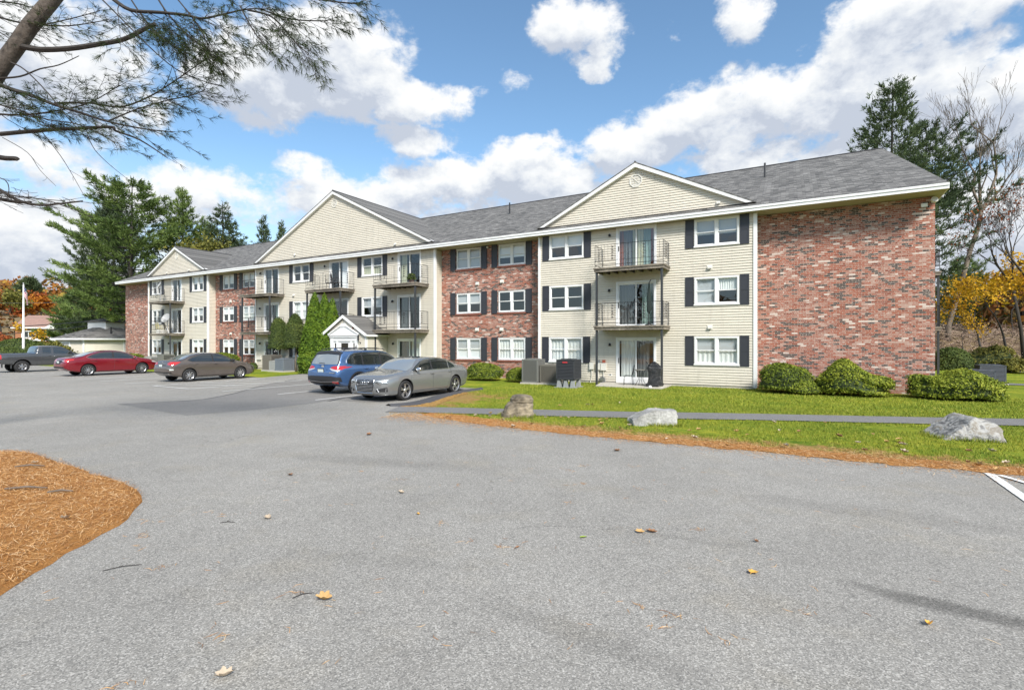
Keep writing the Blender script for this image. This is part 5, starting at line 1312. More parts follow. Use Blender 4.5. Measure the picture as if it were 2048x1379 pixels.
class Car:
    def __init__(s, name, label, cat, P, loc, heading, scale=1.0, group='parked vehicles'):
        s.P = P; s.root = thing(name, label, cat, loc, heading, group); s.root.scale = (scale,)*3
        s.W = P['w']; s.top = smoothf(P['top'], .05); s.sh = smoothf(P['sh'], .15); s.wf = smoothf(P['wf'], .06); s.bot = smoothf(P['bot'], .08)
        s.x0, s.x1 = P['top'][0][0], P['top'][-1][0]
        s.mesh()
    def section(s, x):
        P = s.P; w = s.W*s.wf(x); zt = s.top(x); zs = min(s.sh(x), zt-.03); zb = s.bot(x); h = zt-zs; tum = P.get('tum', .36)
        hh = max(h, .02); bl = sstep(h, .13, .38)
        low = [(0, zb), (.6*w, zb), (.86*w, zb+.01), (.955*w, zb+.07), (.985*w, zb+.20), (1.0*w, zb+(zs-zb)*.55), (.995*w, zs-.13), (.972*w, zs-.045), (.935*w, zs)]
        wb = .935*w
        hood = [(.895*w, zs+.30*h), (.80*w, zs+.62*h), (.62*w, zs+.84*h), (.34*w, zs+.96*h), (0, zt)]
        er = min(.10, h*.3)
        cab = [(wb-.5*tum*(h-er), zs+.5*(h-er)), (wb-tum*(h-er), zt-er), (wb-tum*h-.09, zt-.028), ((wb-tum*h-.09)*.55, zt-.006), (0, zt)]
        up = [(a[0]*(1-bl)+c[0]*bl, a[1]*(1-bl)+c[1]*bl) for a, c in zip(hood, cab)]
        return catm(low+up, 4)
    def mesh(s):
        xs = []; x = s.x0
        while x < s.x1: xs.append(x); x += .035
        xs.append(s.x1)
        rings = []
        for x in xs:
            h = s.section(x); ring = [(x, y, z) for (y, z) in h] + [(x, -y, z) for (y, z) in reversed(h[1:-1])]
            rings.append(ring)
        def cap(ring, sgn):
            n = len(ring); zc = sum(p[2] for p in ring)/n; out = []
            for (k, dx) in ((.975,.022),(.93,.04),(.84,.056),(.65,.07),(.35,.078)):
                out.append([(ring[0][0]+sgn*dx*s.P.get('dome',1), p[1]*k, zc+(p[2]-zc)*k) for p in ring])
            return out
        rings = list(reversed(cap(rings[0], -1)))+rings+cap(rings[-1], 1)
        n = len(rings[0]); V = [p for r_ in rings for p in r_]; F = []
        for i in range(len(rings)-1):
            for j in range(n): F.append((i*n+j, i*n+(j+1) % n, (i+1)*n+(j+1) % n, (i+1)*n+j))
        F.append(tuple(reversed(range(n)))); F.append(tuple(range((len(rings)-1)*n, len(rings)*n)))
        s.bvh = BVHTree.FromPolygons([Vector(v) for v in V], F)
        me = bpy.data.meshes.new('body'); me.from_pydata(V, [], F); me.materials.append(s.P['paint'])
        bm = bmesh.new(); bm.from_mesh(me); bmesh.ops.recalc_face_normals(bm, faces=bm.faces); bm.to_mesh(me); bm.free()
        tmp = bpy.data.objects.new('body', me); C.objects.link(tmp); cutters = []
        for ax in s.P['axles']:
            for sd_ in (-1, 1):
                m = MB(); R_ = s.P['rw']+s.P.get('gap', .05); m.lathe([(R_, sd_*(s.W-.30)), (R_, sd_*(s.W+.3))] if sd_ > 0 else [(R_, -(s.W+.3)), (R_, -(s.W-.30))], 40, (ax, 0, s.P['rw']+.015), 'Y')
                cu = m.build('cut', M_well, fix=True); cutters.append(cu)
                md = tmp.modifiers.new('b', 'BOOLEAN'); md.operation = 'DIFFERENCE'; md.object = cu; md.solver = 'EXACT'
                try: md.material_mode = 'TRANSFER'
                except Exception: pass
        dg = bpy.context.evaluated_depsgraph_get(); me2 = bpy.data.meshes.new_from_object(tmp.evaluated_get(dg))
        bpy.data.objects.remove(tmp)
        for c_ in cutters: bpy.data.objects.remove(c_)
        me2.name = 'body'
        # smooth shading with the arch edges kept hard
        bm = bmesh.new(); bm.from_mesh(me2)
        for e in bm.edges: e.smooth = not (len(e.link_faces) == 2 and e.calc_face_angle(0) > .75)
        for f in bm.faces: f.smooth = True
        bm.to_mesh(me2); bm.free()
        o = bpy.data.objects.new('body', me2); C.objects.link(o); o.parent = s.root; s.body = o
    # ---- projection onto the body
    def hit(s, a, c, side):
        """side: 'L','R' take (x,z); 'F','B' take (y,z); 'T' takes (x,y)"""
        if side in 'LR':
            k = 1 if side == 'L' else -1; o, d = Vector((a, 3*k, c)), Vector((0,-k,0))
        elif side in 'FB':
            k = 1 if side == 'F' else -1; o, d = Vector((5*k, a, c)), Vector((-k,0,0))
        else: o, d = Vector((a, c, 4)), Vector((0,0,-1))
        h = s.bvh.ray_cast(o, d)
        if h[0] is None: return None, None
        n = h[1]
        if n.dot(d) > 0: n = -n
        return h[0], n
    def panel(s, name, lo, hi, side, mt, off=.004, nu=None, nv=8, parent=None, label=None, rim=None, rimr=.008):
        """sheet between the curves lo and hi ([(a, b)], monotone in a) laid on the body"""
        fl, fh = lerpf(sorted(lo)), lerpf(sorted(hi)); a0 = max(min(p[0] for p in lo), min(p[0] for p in hi)); a1 = min(max(p[0] for p in lo), max(p[0] for p in hi))
        nu = nu or max(6, int((a1-a0)/.03)); m = MB(); idx = {}
        for i in range(nu+1):
            a = a0+(a1-a0)*i/nu
            for j in range(nv+1):
                b_ = fl(a)+(fh(a)-fl(a))*j/nv; p, n = s.hit(a, b_, side)
                if p is not None: idx[i,j] = len(m.v); m.v.append(tuple(p+n*off))
        for i in range(nu):
            for j in range(nv):
                k = [(i,j),(i+1,j),(i+1,j+1),(i,j+1)]
                if all(q in idx for q in k):
                    pv = [Vector(m.v[idx[q]]) for q in k]
                    if max((pv[0]-pv[2]).length, (pv[1]-pv[3]).length) > .45: continue
                    m.f.append(tuple(idx[q] for q in k)); m.m.append(0)
        o = m.build(name, mt, parent or s.root, smooth=True)
        if label: o['label'] = label
        if rim:
            per = [(a0+(a1-a0)*i/nu, fl(a0+(a1-a0)*i/nu)) for i in range(nu+1)]+[(a1+(a0-a1)*i/nu, fh(a1+(a0-a1)*i/nu)) for i in range(nu+1)]
            s.line('trim', per+[per[0]], side, rim, rimr, off, parent=o)
        return o
    def line(s, name, pts, side, mt, r_=.006, off=.0, parent=None, step=.05, build=True, mb=None):
        out = []
        for p, q in zip(pts[:-1], pts[1:]):
            n = max(1, int(math.dist(p, q)/step))
            for i in range(n):
                h, nn = s.hit(p[0]+(q[0]-p[0])*i/n, p[1]+(q[1]-p[1])*i/n, side)
                if h is not None: out.append(h+nn*off)
        h, nn = s.hit(pts[-1][0], pts[-1][1], side)
        if h is not None: out.append(h+nn*off)
        m = mb or MB()
        if len(out) > 1: m.tube(out, r_, 5, cap=False)
        if build and mb is None: return m.build(name, mt, parent or s.root)
        return m
    def wheels(s, style, steer=0.0):
        P = s.P; R_ = P['rw']; tw_ = P.get('tw', .22); rr = P['rim']
        for ax in P['axles']:
            for sd_ in (-1, 1):
                yc = sd_*(s.W*P.get('wtrack', .985)-tw_/2)
                m = MB(); m.lathe([(.02, -tw_*.30),(rr*.96, -tw_*.30),(rr*.96,-tw_*.28),(rr*.3,-tw_*.1),(.02,-tw_*.1)] if False else [(rr*.93, -tw_*.42),(rr*.93, tw_*.05),(rr*.55, tw_*.08),(.03, tw_*.08)], 30, (0,0,0), 'Y')
                hub = m.build('wheel', M_blackp, s.root, smooth=False); hub.location = (ax, yc, R_)
                if sd_ < 0: hub.scale = (1,-1,1)
                if steer and ax > 0: hub.rotation_euler = (0,0,steer)
                t_ = MB(); h = tw_/2
                t_.lathe([(rr,-h*.92),(rr+.02,-h),(R_-.05,-h*1.02),(R_-.012,-h*.86),(R_,-h*.6),(R_,h*.6),(R_-.012,h*.86),(R_-.05,h*1.02),(rr+.02,h),(rr,h*.92),(rr-.005,h*.7)], 40, (0,0,0), 'Y')
                # keep it a ring: drop the two caps
                t_.f = t_.f[:-2]; t_.m = t_.m[:-2]
                t_.build('tyre', M_tyre, hub, smooth=True)
                q = MB(); yo = tw_*.40
                q.lathe([(rr*.90, yo-.05),(rr*.93, yo+.002),(rr*.985, yo+.012),(rr*1.0, yo-.004),(rr*1.0,yo-.06)], 40, (0,0,0), 'Y'); q.f = q.f[:-2]; q.m = q.m[:-2]
                q.lathe([(.001,yo-.0),(.045,yo-.0),(.055,yo-.012),(.06,yo-.04)], 16, (0,0,0), 'Y')
                ns, sp, sw, fork = style
                for k in range(ns):
                    a = 2*math.pi*k/ns+math.pi/2
                    def spoke(a_in, a_out, w0, w1):
                        d0 = Vector((math.cos(a_in),0,math.sin(a_in))); d1 = Vector((math.cos(a_out),0,math.sin(a_out)))
                        p0 = d0*.05; p1 = d1*rr*.94; t0 = (p1-p0).normalized(); sdv = Vector((t0.z,0,-t0.x))
                        vs = []
                        for (p, w_, yy) in ((p0, w0, yo-.006), ((p0+p1)/2, (w0+w1)/2, yo-.016), (p1, w1, yo-.004)):
                            vs += [p-sdv*w_+Vector((0,yy-.03,0)), p-sdv*w_*.75+Vector((0,yy,0)), p+sdv*w_*.75+Vector((0,yy,0)), p+sdv*w_+Vector((0,yy-.03,0))]
                        q.add(vs, [(i*4+j, i*4+j+1, (i+1)*4+j+1, (i+1)*4+j) for i in range(2) for j in range(3)])
                    if fork: spoke(a-.10, a-sp, sw, sw*.8); spoke(a+.10, a+sp, sw, sw*.8)
                    else: spoke(a, a, sw, sw*sp)
                q.build('rim', M_alloy, hub, smooth=False, fix=False)
    def mirror(s, x, z, mt, wd=.2, h=.14, dep=.11):
        for sd_ in (-1, 1):
            p, n = s.hit(x, z, 'L' if sd_ > 0 else 'R'); y = p.y
            m = MB(); prof = []
            for i in range(9):
                t = i/8; k = math.sin(math.pi*(.12+.80*t))**.55
                prof.append([(x-.02+dep*.5*k*math.cos(a), y+sd_*(.03+wd*t), z+.05+h*.5*k*math.sin(a)+.015*t) for a in [2*math.pi*j/14 for j in range(14)]])
            vs = [p_ for r_ in prof for p_ in r_]
            m.add(vs, [(i*14+j, i*14+(j+1) % 14, (i+1)*14+(j+1) % 14, (i+1)*14+j) for i in range(8) for j in range(14)]+[tuple(range(14)), tuple(range(8*14, 9*14))])
            o = m.build('side_mirror', mt, s.root, smooth=True, fix=True)
            MB().tube([(x, y-sd_*.02, z-.005),(x, y+sd_*.08, z+.03)], .028, 8).build('mirror_arm', M_blackp, o)
    def handle(s, x, z, mt, l=.2):
        for side in 'LR':
            p, n = s.hit(x, z, side); q, n2 = s.hit(x-l, z, side)
            if p is None or q is None: continue
            sd_ = 1 if side == 'L' else -1
            MB().tube([p+Vector((0,-sd_*.005,0)), p+Vector((-.03,sd_*.035,0)), q+Vector((.03,sd_*.035,0)), q+Vector((0,-sd_*.005,0))], .013, 6).build('door_handle', mt, s.root, smooth=True)
    def plate(s, x, z, side, w_=.31, h=.155, tx=None, tilt=0.0, mt=None):
        p, n = s.hit(0, z, side); k = 1 if side == 'F' else -1
        m = MB().box(-w_/2, w_/2, -.008, 0, -h/2, h/2)
        o = m.build('number_plate', mt or M_plate, s.root); o.location = (p.x+k*.012, 0, z); o.rotation_euler = (tilt*k,0,R(90) if k > 0 else R(-90))
        fr = MB(); 
        for (a, c, e, f) in ((-w_/2-.012,w_/2+.012,h/2,h/2+.014),(-w_/2-.012,w_/2+.012,-h/2-.014,-h/2),(-w_/2-.012,-w_/2,-h/2,h/2),(w_/2,w_/2+.012,-h/2,h/2)): fr.box(a, c, -.014, .004, e, f)
        fr.build('plate_frame', M_blackp, o)
    def seams(s, lines, r_=.0045):
        m = MB()
        for side in 'LR':
            for ln in lines: s.line('x', ln, side, None, r_, -.001, mb=m, build=False)
        m.build('door_seams', M_blackp, s.root)
    def strip(s, name, pts, mt, r_=.02, off=0.0, sides='LR', parent=None):
        m = MB()
        for side in sides: s.line('x', pts, side, None, r_, off, mb=m, build=False)
        return m.build(name, mt, parent or s.root, smooth=True)
    def arches(s, mt, wd=.055):
        """dark cladding bands round the wheel openings"""
        for ax in s.P['axles']:
            for side in 'LR':
                R0 = s.P['rw']+s.P.get('gap', .05); m = MB(); n = 26; prev = None; zc = s.P['rw']+.015
                for i in range(n+1):
                    a = R(-14)+R(208)*i/n; row = []
                    for rad in (R0-.004, R0+wd*.5, R0+wd):
                        p, nn = s.hit(ax+rad*math.cos(a), max(s.bot(ax)+.03, zc+rad*math.sin(a)), side)
                        row.append(None if p is None else p+nn*.012)
                    if prev and all(prev) and all(row):
                        for j in (0,1): m.quad(prev[j], row[j], row[j+1], prev[j+1])
                    prev = row
                m.build('wheel_arch_trim', mt, s.root, smooth=True)

HD_OUT = -ANG-R(90)     # nose pointing away from the building (+v)
HD_IN = -ANG+R(90)      # nose pointing at the building
def at_uv(u, v): p = L(u, v); return (p.x, p.y, .014)

# ---- grey sedan (nearest)
A = dict(paint=P_grey, w=.921, rw=.335, rim=.245, tw=.235, axles=(1.41,-1.41), gap=.045, tum=.40,
  top=[(-2.42,.74),(-2.40,.93),(-2.36,1.02),(-2.25,1.075),(-2.0,1.105),(-1.80,1.12),(-1.72,1.135),(-1.5,1.215),(-1.2,1.32),(-.9,1.385),(-.5,1.422),(-.1,1.43),(.25,1.405),(.5,1.35),(.8,1.225),(1.05,1.10),(1.2,1.02),(1.3,.992),(1.6,.955),(1.9,.905),(2.08,.86),(2.2,.81),(2.27,.765),(2.30,.72)],
  sh=[(-2.42,.86),(-2.2,.93),(-1.4,.955),(0,.935),(1.1,.90),(1.7,.84),(2.1,.77),(2.3,.68)],
  wf=[(-2.42,.80),(-2.36,.87),(-2.2,.93),(-1.9,.975),(-1.4,1.0),(1.3,1.0),(1.75,.985),(2.0,.95),(2.15,.90),(2.24,.84),(2.30,.76)],
  bot=[(-2.42,.42),(-2.3,.30),(-2.0,.22),(-1.2,.19),(1.2,.19),(1.9,.19),(2.2,.21),(2.3,.25)])
c = Car('parked_sedan', 'glossy grey sedan backed into the nearest stall, nose toward the drive', 'car', A, at_uv(-11.08,9.28), HD_OUT, 1.03)
for side in 'LR':
    c.panel('side_window', [(-.02,.975),(1.02,.955)], [(-.02,1.345),(.25,1.325),(.5,1.265),(.78,1.135),(1.02,.985)], side, M_cglass, rim=None)
    c.panel('side_window', [(-1.02,.985),(-.10,.977)], [(-1.02,1.265),(-.8,1.315),(-.5,1.345),(-.10,1.35)], side, M_cglass)
    c.panel('side_window', [(-1.42,1.015),(-1.07,.988)], [(-1.42,1.05),(-1.25,1.155),(-1.07,1.245)], side, M_cglass)
    c.panel('pillar_trim', [(-.10,.975),(-.02,.975)], [(-.10,1.35),(-.02,1.345)], side, M_blackp, .003, nu=3)
    c.line('window_trim', [(1.08,.945),(0,.962),(-1.1,.975),(-1.46,1.008),(-1.40,1.075),(-1.15,1.225),(-.85,1.325),(-.5,1.365),(-.05,1.368),(.28,1.342),(.52,1.282),(.8,1.15),(1.08,.965)], side, M_chrome, .007)
c.panel('windscreen', [(-.74,.965),(-.4,1.0),(0,1.012),(.4,1.0),(.74,.965)], [(-.74,1.10),(-.60,1.30),(-.50,1.352),(0,1.385),(.50,1.352),(.60,1.30),(.74,1.10)], 'F', M_cwind, .005, nu=40, nv=12)
c.panel('rear_window', [(-.68,1.12),(0,1.145),(.68,1.12)], [(-.68,1.16),(-.52,1.32),(0,1.355),(.52,1.32),(.68,1.16)], 'B', M_cglass, .005, nu=30)
c.panel('sunroof', [(-.45,-.40),(.22,-.38)], [(-.45,.40),(.22,.38)], 'T', M_cglass, .004, nu=14)
gr = c.panel('grille', [(-.40,.50),(-.34,.31),(.34,.31),(.40,.50)], [(-.40,.50),(-.44,.68),(.44,.68),(.40,.50)][:0] or [(-.40,.50),(-.38,.71),(.38,.71),(.40,.50)], 'F', M_blackp, .004, nu=24)
m = MB()
for z in (.345,.39,.435,.48,.525,.57): c.line('x', [(-.36-.0*z,z),(.36,z)], 'F', None, .0115, .012, mb=m, build=False)
for z in (.645,.685): c.line('x', [(-.37,z),(.37,z)], 'F', None, .008, .010, mb=m, build=False)
c.line('x', [(-.41,.52),(-.385,.715),(0,.722),(.385,.715),(.41,.52),(.35,.30),(0,.292),(-.35,.30),(-.41,.52)], 'F', None, .013, .008, mb=m, build=False)
m.build('grille_bars', M_chrome, gr)
p_, n_ = c.hit(0, .62, 'F'); m = MB()
for k in range(4):
    y = (k-1.5)*.078; m.tube([(p_.x+.022, y+.05*math.cos(a), .625+.05*math.sin(a)) for a in [2*math.pi*j/18 for j in range(19)]], .0075, 5, cap=False)
m.build('ring_badge', M_chrome, gr, smooth=True)
for sg in (-1, 1):
    hl = c.panel('headlight', sorted([(sg*.46,.655),(sg*.62,.60),(sg*.80,.625)]), sorted([(sg*.46,.685),(sg*.62,.71),(sg*.80,.735)]), 'F', M_lens, .006, nu=14)
    c.line('light_outline', [(sg*.455,.655),(sg*.62,.595),(sg*.80,.615)], 'F', M_blackp, .010, .006, parent=hl)
    c.line('light_bar', [(sg*.50,.665),(sg*.64,.64),(sg*.80,.675)], 'F', M_blackp, .012, .008, parent=hl)
    ai = c.panel('air_intake', sorted([(sg*.48,.34),(sg*.80,.34)]), sorted([(sg*.48,.40),(sg*.80,.49)]), 'F', M_blackp, .004, nu=14)
    c.line('x', [(sg*.52,.44),(sg*.60,.335)], 'F', M_chrome, .016, .010, parent=ai).name = 'intake_blade'
    c.line('x', [(sg*.78,.47),(sg*.76,.345)], 'F', M_chrome, .018, .010, parent=ai).name = 'intake_blade'
    c.panel('tail_light', sorted([(sg*.42,.80),(sg*.80,.80)]), sorted([(sg*.42,.89),(sg*.80,.91)]), 'B', M_redl, .005, nu=12)
c.line('front_lip', [(-.78,.25),(-.4,.235),(0,.235),(.4,.235),(.78,.25)], 'F', M_steel, .012, .012)
c.seams([[(1.12,.93),(1.16,.60),(1.05,.26)],[(-.06,.96),(-.03,.6),(-.06,.26)],[(-1.10,.97),(-1.14,.75),(-.98,.50),(-.9,.28)],[(1.05,.262),(-.9,.272)]])
c.strip('sill_trim', [(1.0,.245),(-1.0,.245)], M_steel, .012)
c.strip('shoulder_crease', [(1.7,.80),(.9,.835),(0,.85),(-1.2,.86),(-2.1,.85)], P_grey, .007, -.002)
c.handle(.12,.845,P_grey,.19); c.handle(-.92,.865,P_grey,.19); c.mirror(.86,.955,M_chrome)
c.plate(0,.62,'B'); c.wheels((5,.155,.020,True))
for side in 'L': pass
# ---- blue wagon
B_ = dict(paint=P_blue, w=.907, rw=.352, rim=.225, tw=.225, axles=(1.335,-1.335), gap=.055, tum=.27, dome=.8,
  top=[(-2.28,.86),(-2.26,1.03),(-2.22,1.12),(-2.12,1.30),(-2.0,1.50),(-1.92,1.60),(-1.8,1.635),(-1.3,1.655),(-.6,1.66),(0,1.645),(.35,1.60),(.65,1.47),(.95,1.27),(1.15,1.14),(1.28,1.09),(1.6,1.06),(1.9,1.00),(2.1,.93),(2.2,.85),(2.27,.70)],
  sh=[(-2.28,.90),(-2.1,1.0),(-1.4,1.03),(0,1.00),(1.1,.97),(1.8,.90),(2.27,.72)],
  wf=[(-2.28,.86),(-2.22,.92),(-2.0,.965),(-1.5,1.0),(1.4,1.0),(1.9,.965),(2.1,.90),(2.27,.78)],
  bot=[(-2.28,.48),(-2.15,.38),(-1.9,.29),(-1.2,.24),(1.2,.24),(1.9,.24),(2.27,.32)])
c = Car('parked_suv', 'blue crossover parked nose in beside the glossy grey sedan', 'car', B_, at_uv(-14.28,8.45), HD_IN, 1.03)
for side in 'LR':
    c.panel('side_window', [(-.02,1.065),(.98,1.045)], [(-.02,1.555),(.3,1.525),(.6,1.40),(.98,1.095)], side, M_cglass)
    c.panel('side_window', [(-1.0,1.085),(-.12,1.068)], [(-1.0,1.56),(-.12,1.56)], side, M_cglass)
    c.panel('side_window', [(-1.78,1.16),(-1.62,1.12),(-1.08,1.088)], [(-1.78,1.27),(-1.6,1.46),(-1.4,1.545),(-1.08,1.558)], side, M_cglass)
    c.panel('pillar_trim', [(-1.08,1.085),(-.99,1.083)], [(-1.08,1.56),(-.99,1.56)], side, M_blackp, .003, nu=3)
    c.panel('pillar_trim', [(-.13,1.065),(-.01,1.062)], [(-.13,1.56),(-.01,1.555)], side, M_blackp, .003, nu=3)
    c.line('window_trim', [(1.02,1.03),(0,1.05),(-1.1,1.072),(-1.66,1.105),(-1.84,1.17),(-1.82,1.29),(-1.62,1.495),(-1.4,1.575),(-.2,1.582),(.3,1.55),(.62,1.42),(1.02,1.10)], side, M_chrome, .008)
    c.panel('tail_light', [(-2.26,.92),(-2.0,.98)] , [(-2.26,1.06),(-2.0,1.05)], side, M_redl, .005, nu=8)
c.panel('windscreen', [(-.72,1.10),(0,1.16),(.72,1.10)], [(-.72,1.25),(-.58,1.52),(0,1.57),(.58,1.52),(.72,1.25)], 'F', M_cwind, .005, nu=30, nv=12)
c.panel('rear_window', [(-.70,1.13),(0,1.12),(.70,1.13)], [(-.70,1.30),(-.60,1.47),(0,1.50),(.60,1.47),(.70,1.30)], 'B', M_cwind, .006, nu=30, nv=10)
c.panel('rear_spoiler', [(-.66,1.48),(0,1.51),(.66,1.48)], [(-.66,1.55),(-.5,1.585),(0,1.60),(.5,1.585),(.66,1.55)], 'B', M_blackp, .03, nu=24, nv=4)
m = MB()
for sg in (-1,1):
    c.line('x', [(sg*.72,1.12),(sg*.71,1.28),(sg*.62,1.50)], 'B', None, .030, .002, mb=m, build=False)
m.build('rear_pillar_trim', M_blackp, c.root, smooth=True)
for sg in (-1,1):
    tl = c.panel('tail_light', sorted([(sg*.44,.985),(sg*.70,.93),(sg*.84,.93)]), sorted([(sg*.44,1.02),(sg*.56,1.06),(sg*.84,1.07)]), 'B', M_redl, .008, nu=14)
    c.panel('reverse_lens', sorted([(sg*.40,.955),(sg*.55,.90),(sg*.82,.87)]), sorted([(sg*.40,.985),(sg*.70,.93),(sg*.82,.93)]), 'B', M_lens, .008, nu=12, parent=tl)
    c.panel('bumper_reflector', sorted([(sg*.60,.44),(sg*.78,.44)]), sorted([(sg*.60,.51),(sg*.78,.51)]), 'B', M_redl, .03, nu=6)
    c.panel('headlight', sorted([(sg*.46,.76),(sg*.80,.78)]), sorted([(sg*.46,.86),(sg*.80,.90)]), 'F', M_lens, .006, nu=12)
c.panel('rear_bumper', [(-.84,.50),(0,.47),(.84,.50)], [(-.84,.66),(-.5,.70),(.5,.70),(.84,.66)], 'B', M_blackp, .016, nu=30, nv=5)
c.panel('rear_skirt', [(-.80,.42),(0,.36),(.80,.42)], [(-.84,.50),(0,.47),(.84,.50)], 'B', M_blackp, .012, nu=30, nv=4)
c.line('bumper_trim', [(-.80,.52),(0,.485),(.80,.52)], 'B', M_steel, .010, .022)
c.panel('tailgate_recess', [(-.30,.80),(.30,.80)], [(-.26,.99),(.26,.99)], 'B', P_blue, .004, nu=10)
c.panel('grille', [(-.4,.62),(.4,.62)], [(-.44,.82),(.44,.82)], 'F', M_blackp, .006, nu=14)
c.plate(0,.885,'B',tilt=-.15)
p_, n_ = c.hit(0, 1.05, 'B'); MB().lathe([(.001,.008),(.05,.008),(.055,0)], 14, (0,0,0), 'X').build('badge', M_chrome, c.root, loc=(p_.x-.012,0,1.05)).scale = (1,1.5,.8)
MB().tube([(-2.28,-.14,1.16),(-2.31,.0,1.17),(-2.29,.14,1.16)], .014, 5).build('rear_wiper', M_blackp, c.root)
p_, n_ = c.hit(-.55, .83, 'B'); MB().box(p_.x-.012, p_.x, -.73, -.45, .815, .838).build('model_script', M_chrome, c.root)
c.arches(M_blackp, .075); c.strip('sill_cladding', [(.98,.30),(-.95,.30)], M_blackp, .055, -.01)
c.seams([[(1.10,1.0),(1.12,.65),(1.0,.36)],[(-.06,1.05),(-.04,.6),(-.06,.36)],[(-1.04,1.06),(-1.10,.85),(-.95,.60),(-.88,.38)]])
c.strip('shoulder_crease', [(-2.1,.93),(-1.4,.93),(0,.885),(1.2,.86)], P_blue, .008, -.002)
c.handle(.14,.93,P_blue,.19); c.handle(-.84,.945,P_blue,.19); c.mirror(.82,1.06,P_blue,.22,.16)
for sg in (-1,1):
    m = MB(); y = sg*.60; m.tube([(.35,y,1.615),(.25,y,1.675),(-.1,y,1.705),(-.8,y,1.715),(-1.45,y,1.70),(-1.7,y,1.675),(-1.82,y,1.63)], [.016,.020,.020,.020,.020,.020,.016], 6)
    for x in (-.7,): m.box(x-.05, x+.05, y-.02, y+.02, 1.64, 1.71)
    m.build('roof_rail', M_blackp, c.root, smooth=True)
MB().prism([(-1.55,-.03,1.655),(-1.72,-.03,1.65),(-1.70,-.03,1.72)], (0,.06,0)).build('roof_antenna', P_blue, c.root)
c.wheels((5,.22,.022,True))
# ---- brown compact sedan
D_ = dict(paint=P_brown, w=.877, rw=.318, rim=.205, tw=.20, axles=(1.335,-1.335), gap=.045, tum=.42,
  top=[(-2.19,.74),(-2.17,.94),(-2.12,1.05),(-1.95,1.085),(-1.75,1.10),(-1.5,1.18),(-1.15,1.325),(-.8,1.415),(-.4,1.442),(0,1.435),(.35,1.385),(.7,1.26),(1.1,1.08),(1.32,.995),(1.45,.965),(1.8,.88),(2.05,.79),(2.2,.70),(2.29,.56)],
  sh=[(-2.19,.86),(-1.9,.97),(-1.2,.99),(0,.955),(1.2,.90),(1.8,.80),(2.29,.60)],
  wf=[(-2.19,.82),(-2.1,.91),(-1.8,.965),(-1.4,.995),(-1,1.0),(1.3,1.0),(1.75,.97),(2.0,.91),(2.15,.84),(2.29,.70)],
  bot=[(-2.19,.45),(-2.0,.30),(-1.6,.22),(-1,.19),(1.2,.19),(1.9,.2),(2.29,.25)])
c = Car('parked_sedan', 'taupe brown compact sedan with a scraped rear bumper, nose toward the building', 'car', D_, at_uv(-26.35,8.3), HD_IN, 1.02)
for side in 'LR':
    c.panel('side_window', [(-.10,.985),(1.02,.955)], [(-.10,1.355),(.2,1.335),(.55,1.235),(1.02,1.0)], side, M_cglass)
    c.panel('side_window', [(-1.36,1.075),(-1.2,1.015),(-.18,.988)], [(-1.36,1.09),(-1.15,1.205),(-.8,1.32),(-.5,1.36),(-.18,1.36)], side, M_cglass)
    c.panel('pillar_trim', [(-.19,.985),(-.09,.98)], [(-.19,1.36),(-.09,1.355)], side, M_blackp, .003, nu=3)
    c.line('window_trim', [(1.08,.945),(0,.968),(-1.2,1.0),(-1.40,1.075),(-1.18,1.22),(-.82,1.34),(-.5,1.38),(-.1,1.378),(.22,1.355),(.58,1.25),(1.08,1.0)], side, M_blackp, .010)
    c.panel('tail_light', [(-2.16,.82),(-2.0,.84),(-1.75,.97)], [(-2.16,1.0),(-2.0,1.0),(-1.75,.99)], side, M_redl, .006, nu=10)
    c.panel('fuel_door', [(-1.5,.78),(-1.38,.78)], [(-1.5,.90),(-1.38,.90)], side, P_brown, .003, nu=4)
c.panel('windscreen', [(-.66,.99),(0,1.04),(.66,.99)], [(-.66,1.12),(-.52,1.34),(0,1.39),(.52,1.34),(.66,1.12)], 'F', M_cwind, .005, nu=30, nv=12)
c.panel('rear_window', [(-.62,1.10),(0,1.13),(.62,1.10)], [(-.62,1.16),(-.5,1.34),(0,1.39),(.5,1.34),(.62,1.16)], 'B', M_cwind, .006, nu=30, nv=10)
for sg in (-1,1):
    c.panel('tail_light', sorted([(sg*.46,.86),(sg*.78,.83)]), sorted([(sg*.46,.96),(sg*.78,1.0)]), 'B', M_redl, .008, nu=12)
    c.panel('headlight', sorted([(sg*.42,.60),(sg*.72,.62)]), sorted([(sg*.42,.67),(sg*.72,.74)]), 'F', M_lens, .006, nu=12)
c.line('bumper_edge', [(-.80,.66),(-.5,.70),(0,.71),(.5,.70),(.80,.66)], 'B', M_steel, .018, .004)
c.panel('scrape', [(-.80,.60),(-.70,.585)], [(-.80,.66),(-.70,.67)], 'B', M_plate, .006, nu=3, label='pale scrape in the bumper paint')
c.panel('rear_skirt', [(-.74,.45),(.74,.45)], [(-.74,.50),(.74,.50)], 'B', M_blackp, .006, nu=16, nv=3)
c.panel('grille', [(-.4,.52),(.4,.52)], [(-.38,.60),(.38,.60)], 'F', M_blackp, .006)
c.plate(0,.80,'B'); p_, n_ = c.hit(0,.97,'B'); m = MB(); x = p_.x-.012
m.box(x-.008,x,-.045,-.03,.93,1.01); m.box(x-.008,x,.03,.045,.93,1.01); m.box(x-.008,x,-.03,.03,.962,.978); m.build('badge', M_chrome, c.root)
c.seams([[(1.12,.92),(1.16,.6),(1.0,.27)],[(-.14,.96),(-.10,.6),(-.14,.27)],[(-1.22,1.0),(-1.16,.8),(-.95,.5),(-.88,.28)],[(1.0,.27),(-.88,.28)]])
c.strip('sill_trim', [(.98,.25),(-.96,.25)], M_blackp, .014); c.strip('shoulder_crease', [(1.5,.80),(0,.86),(-1.3,.885),(-2.0,.87)], P_brown, .007, -.002)
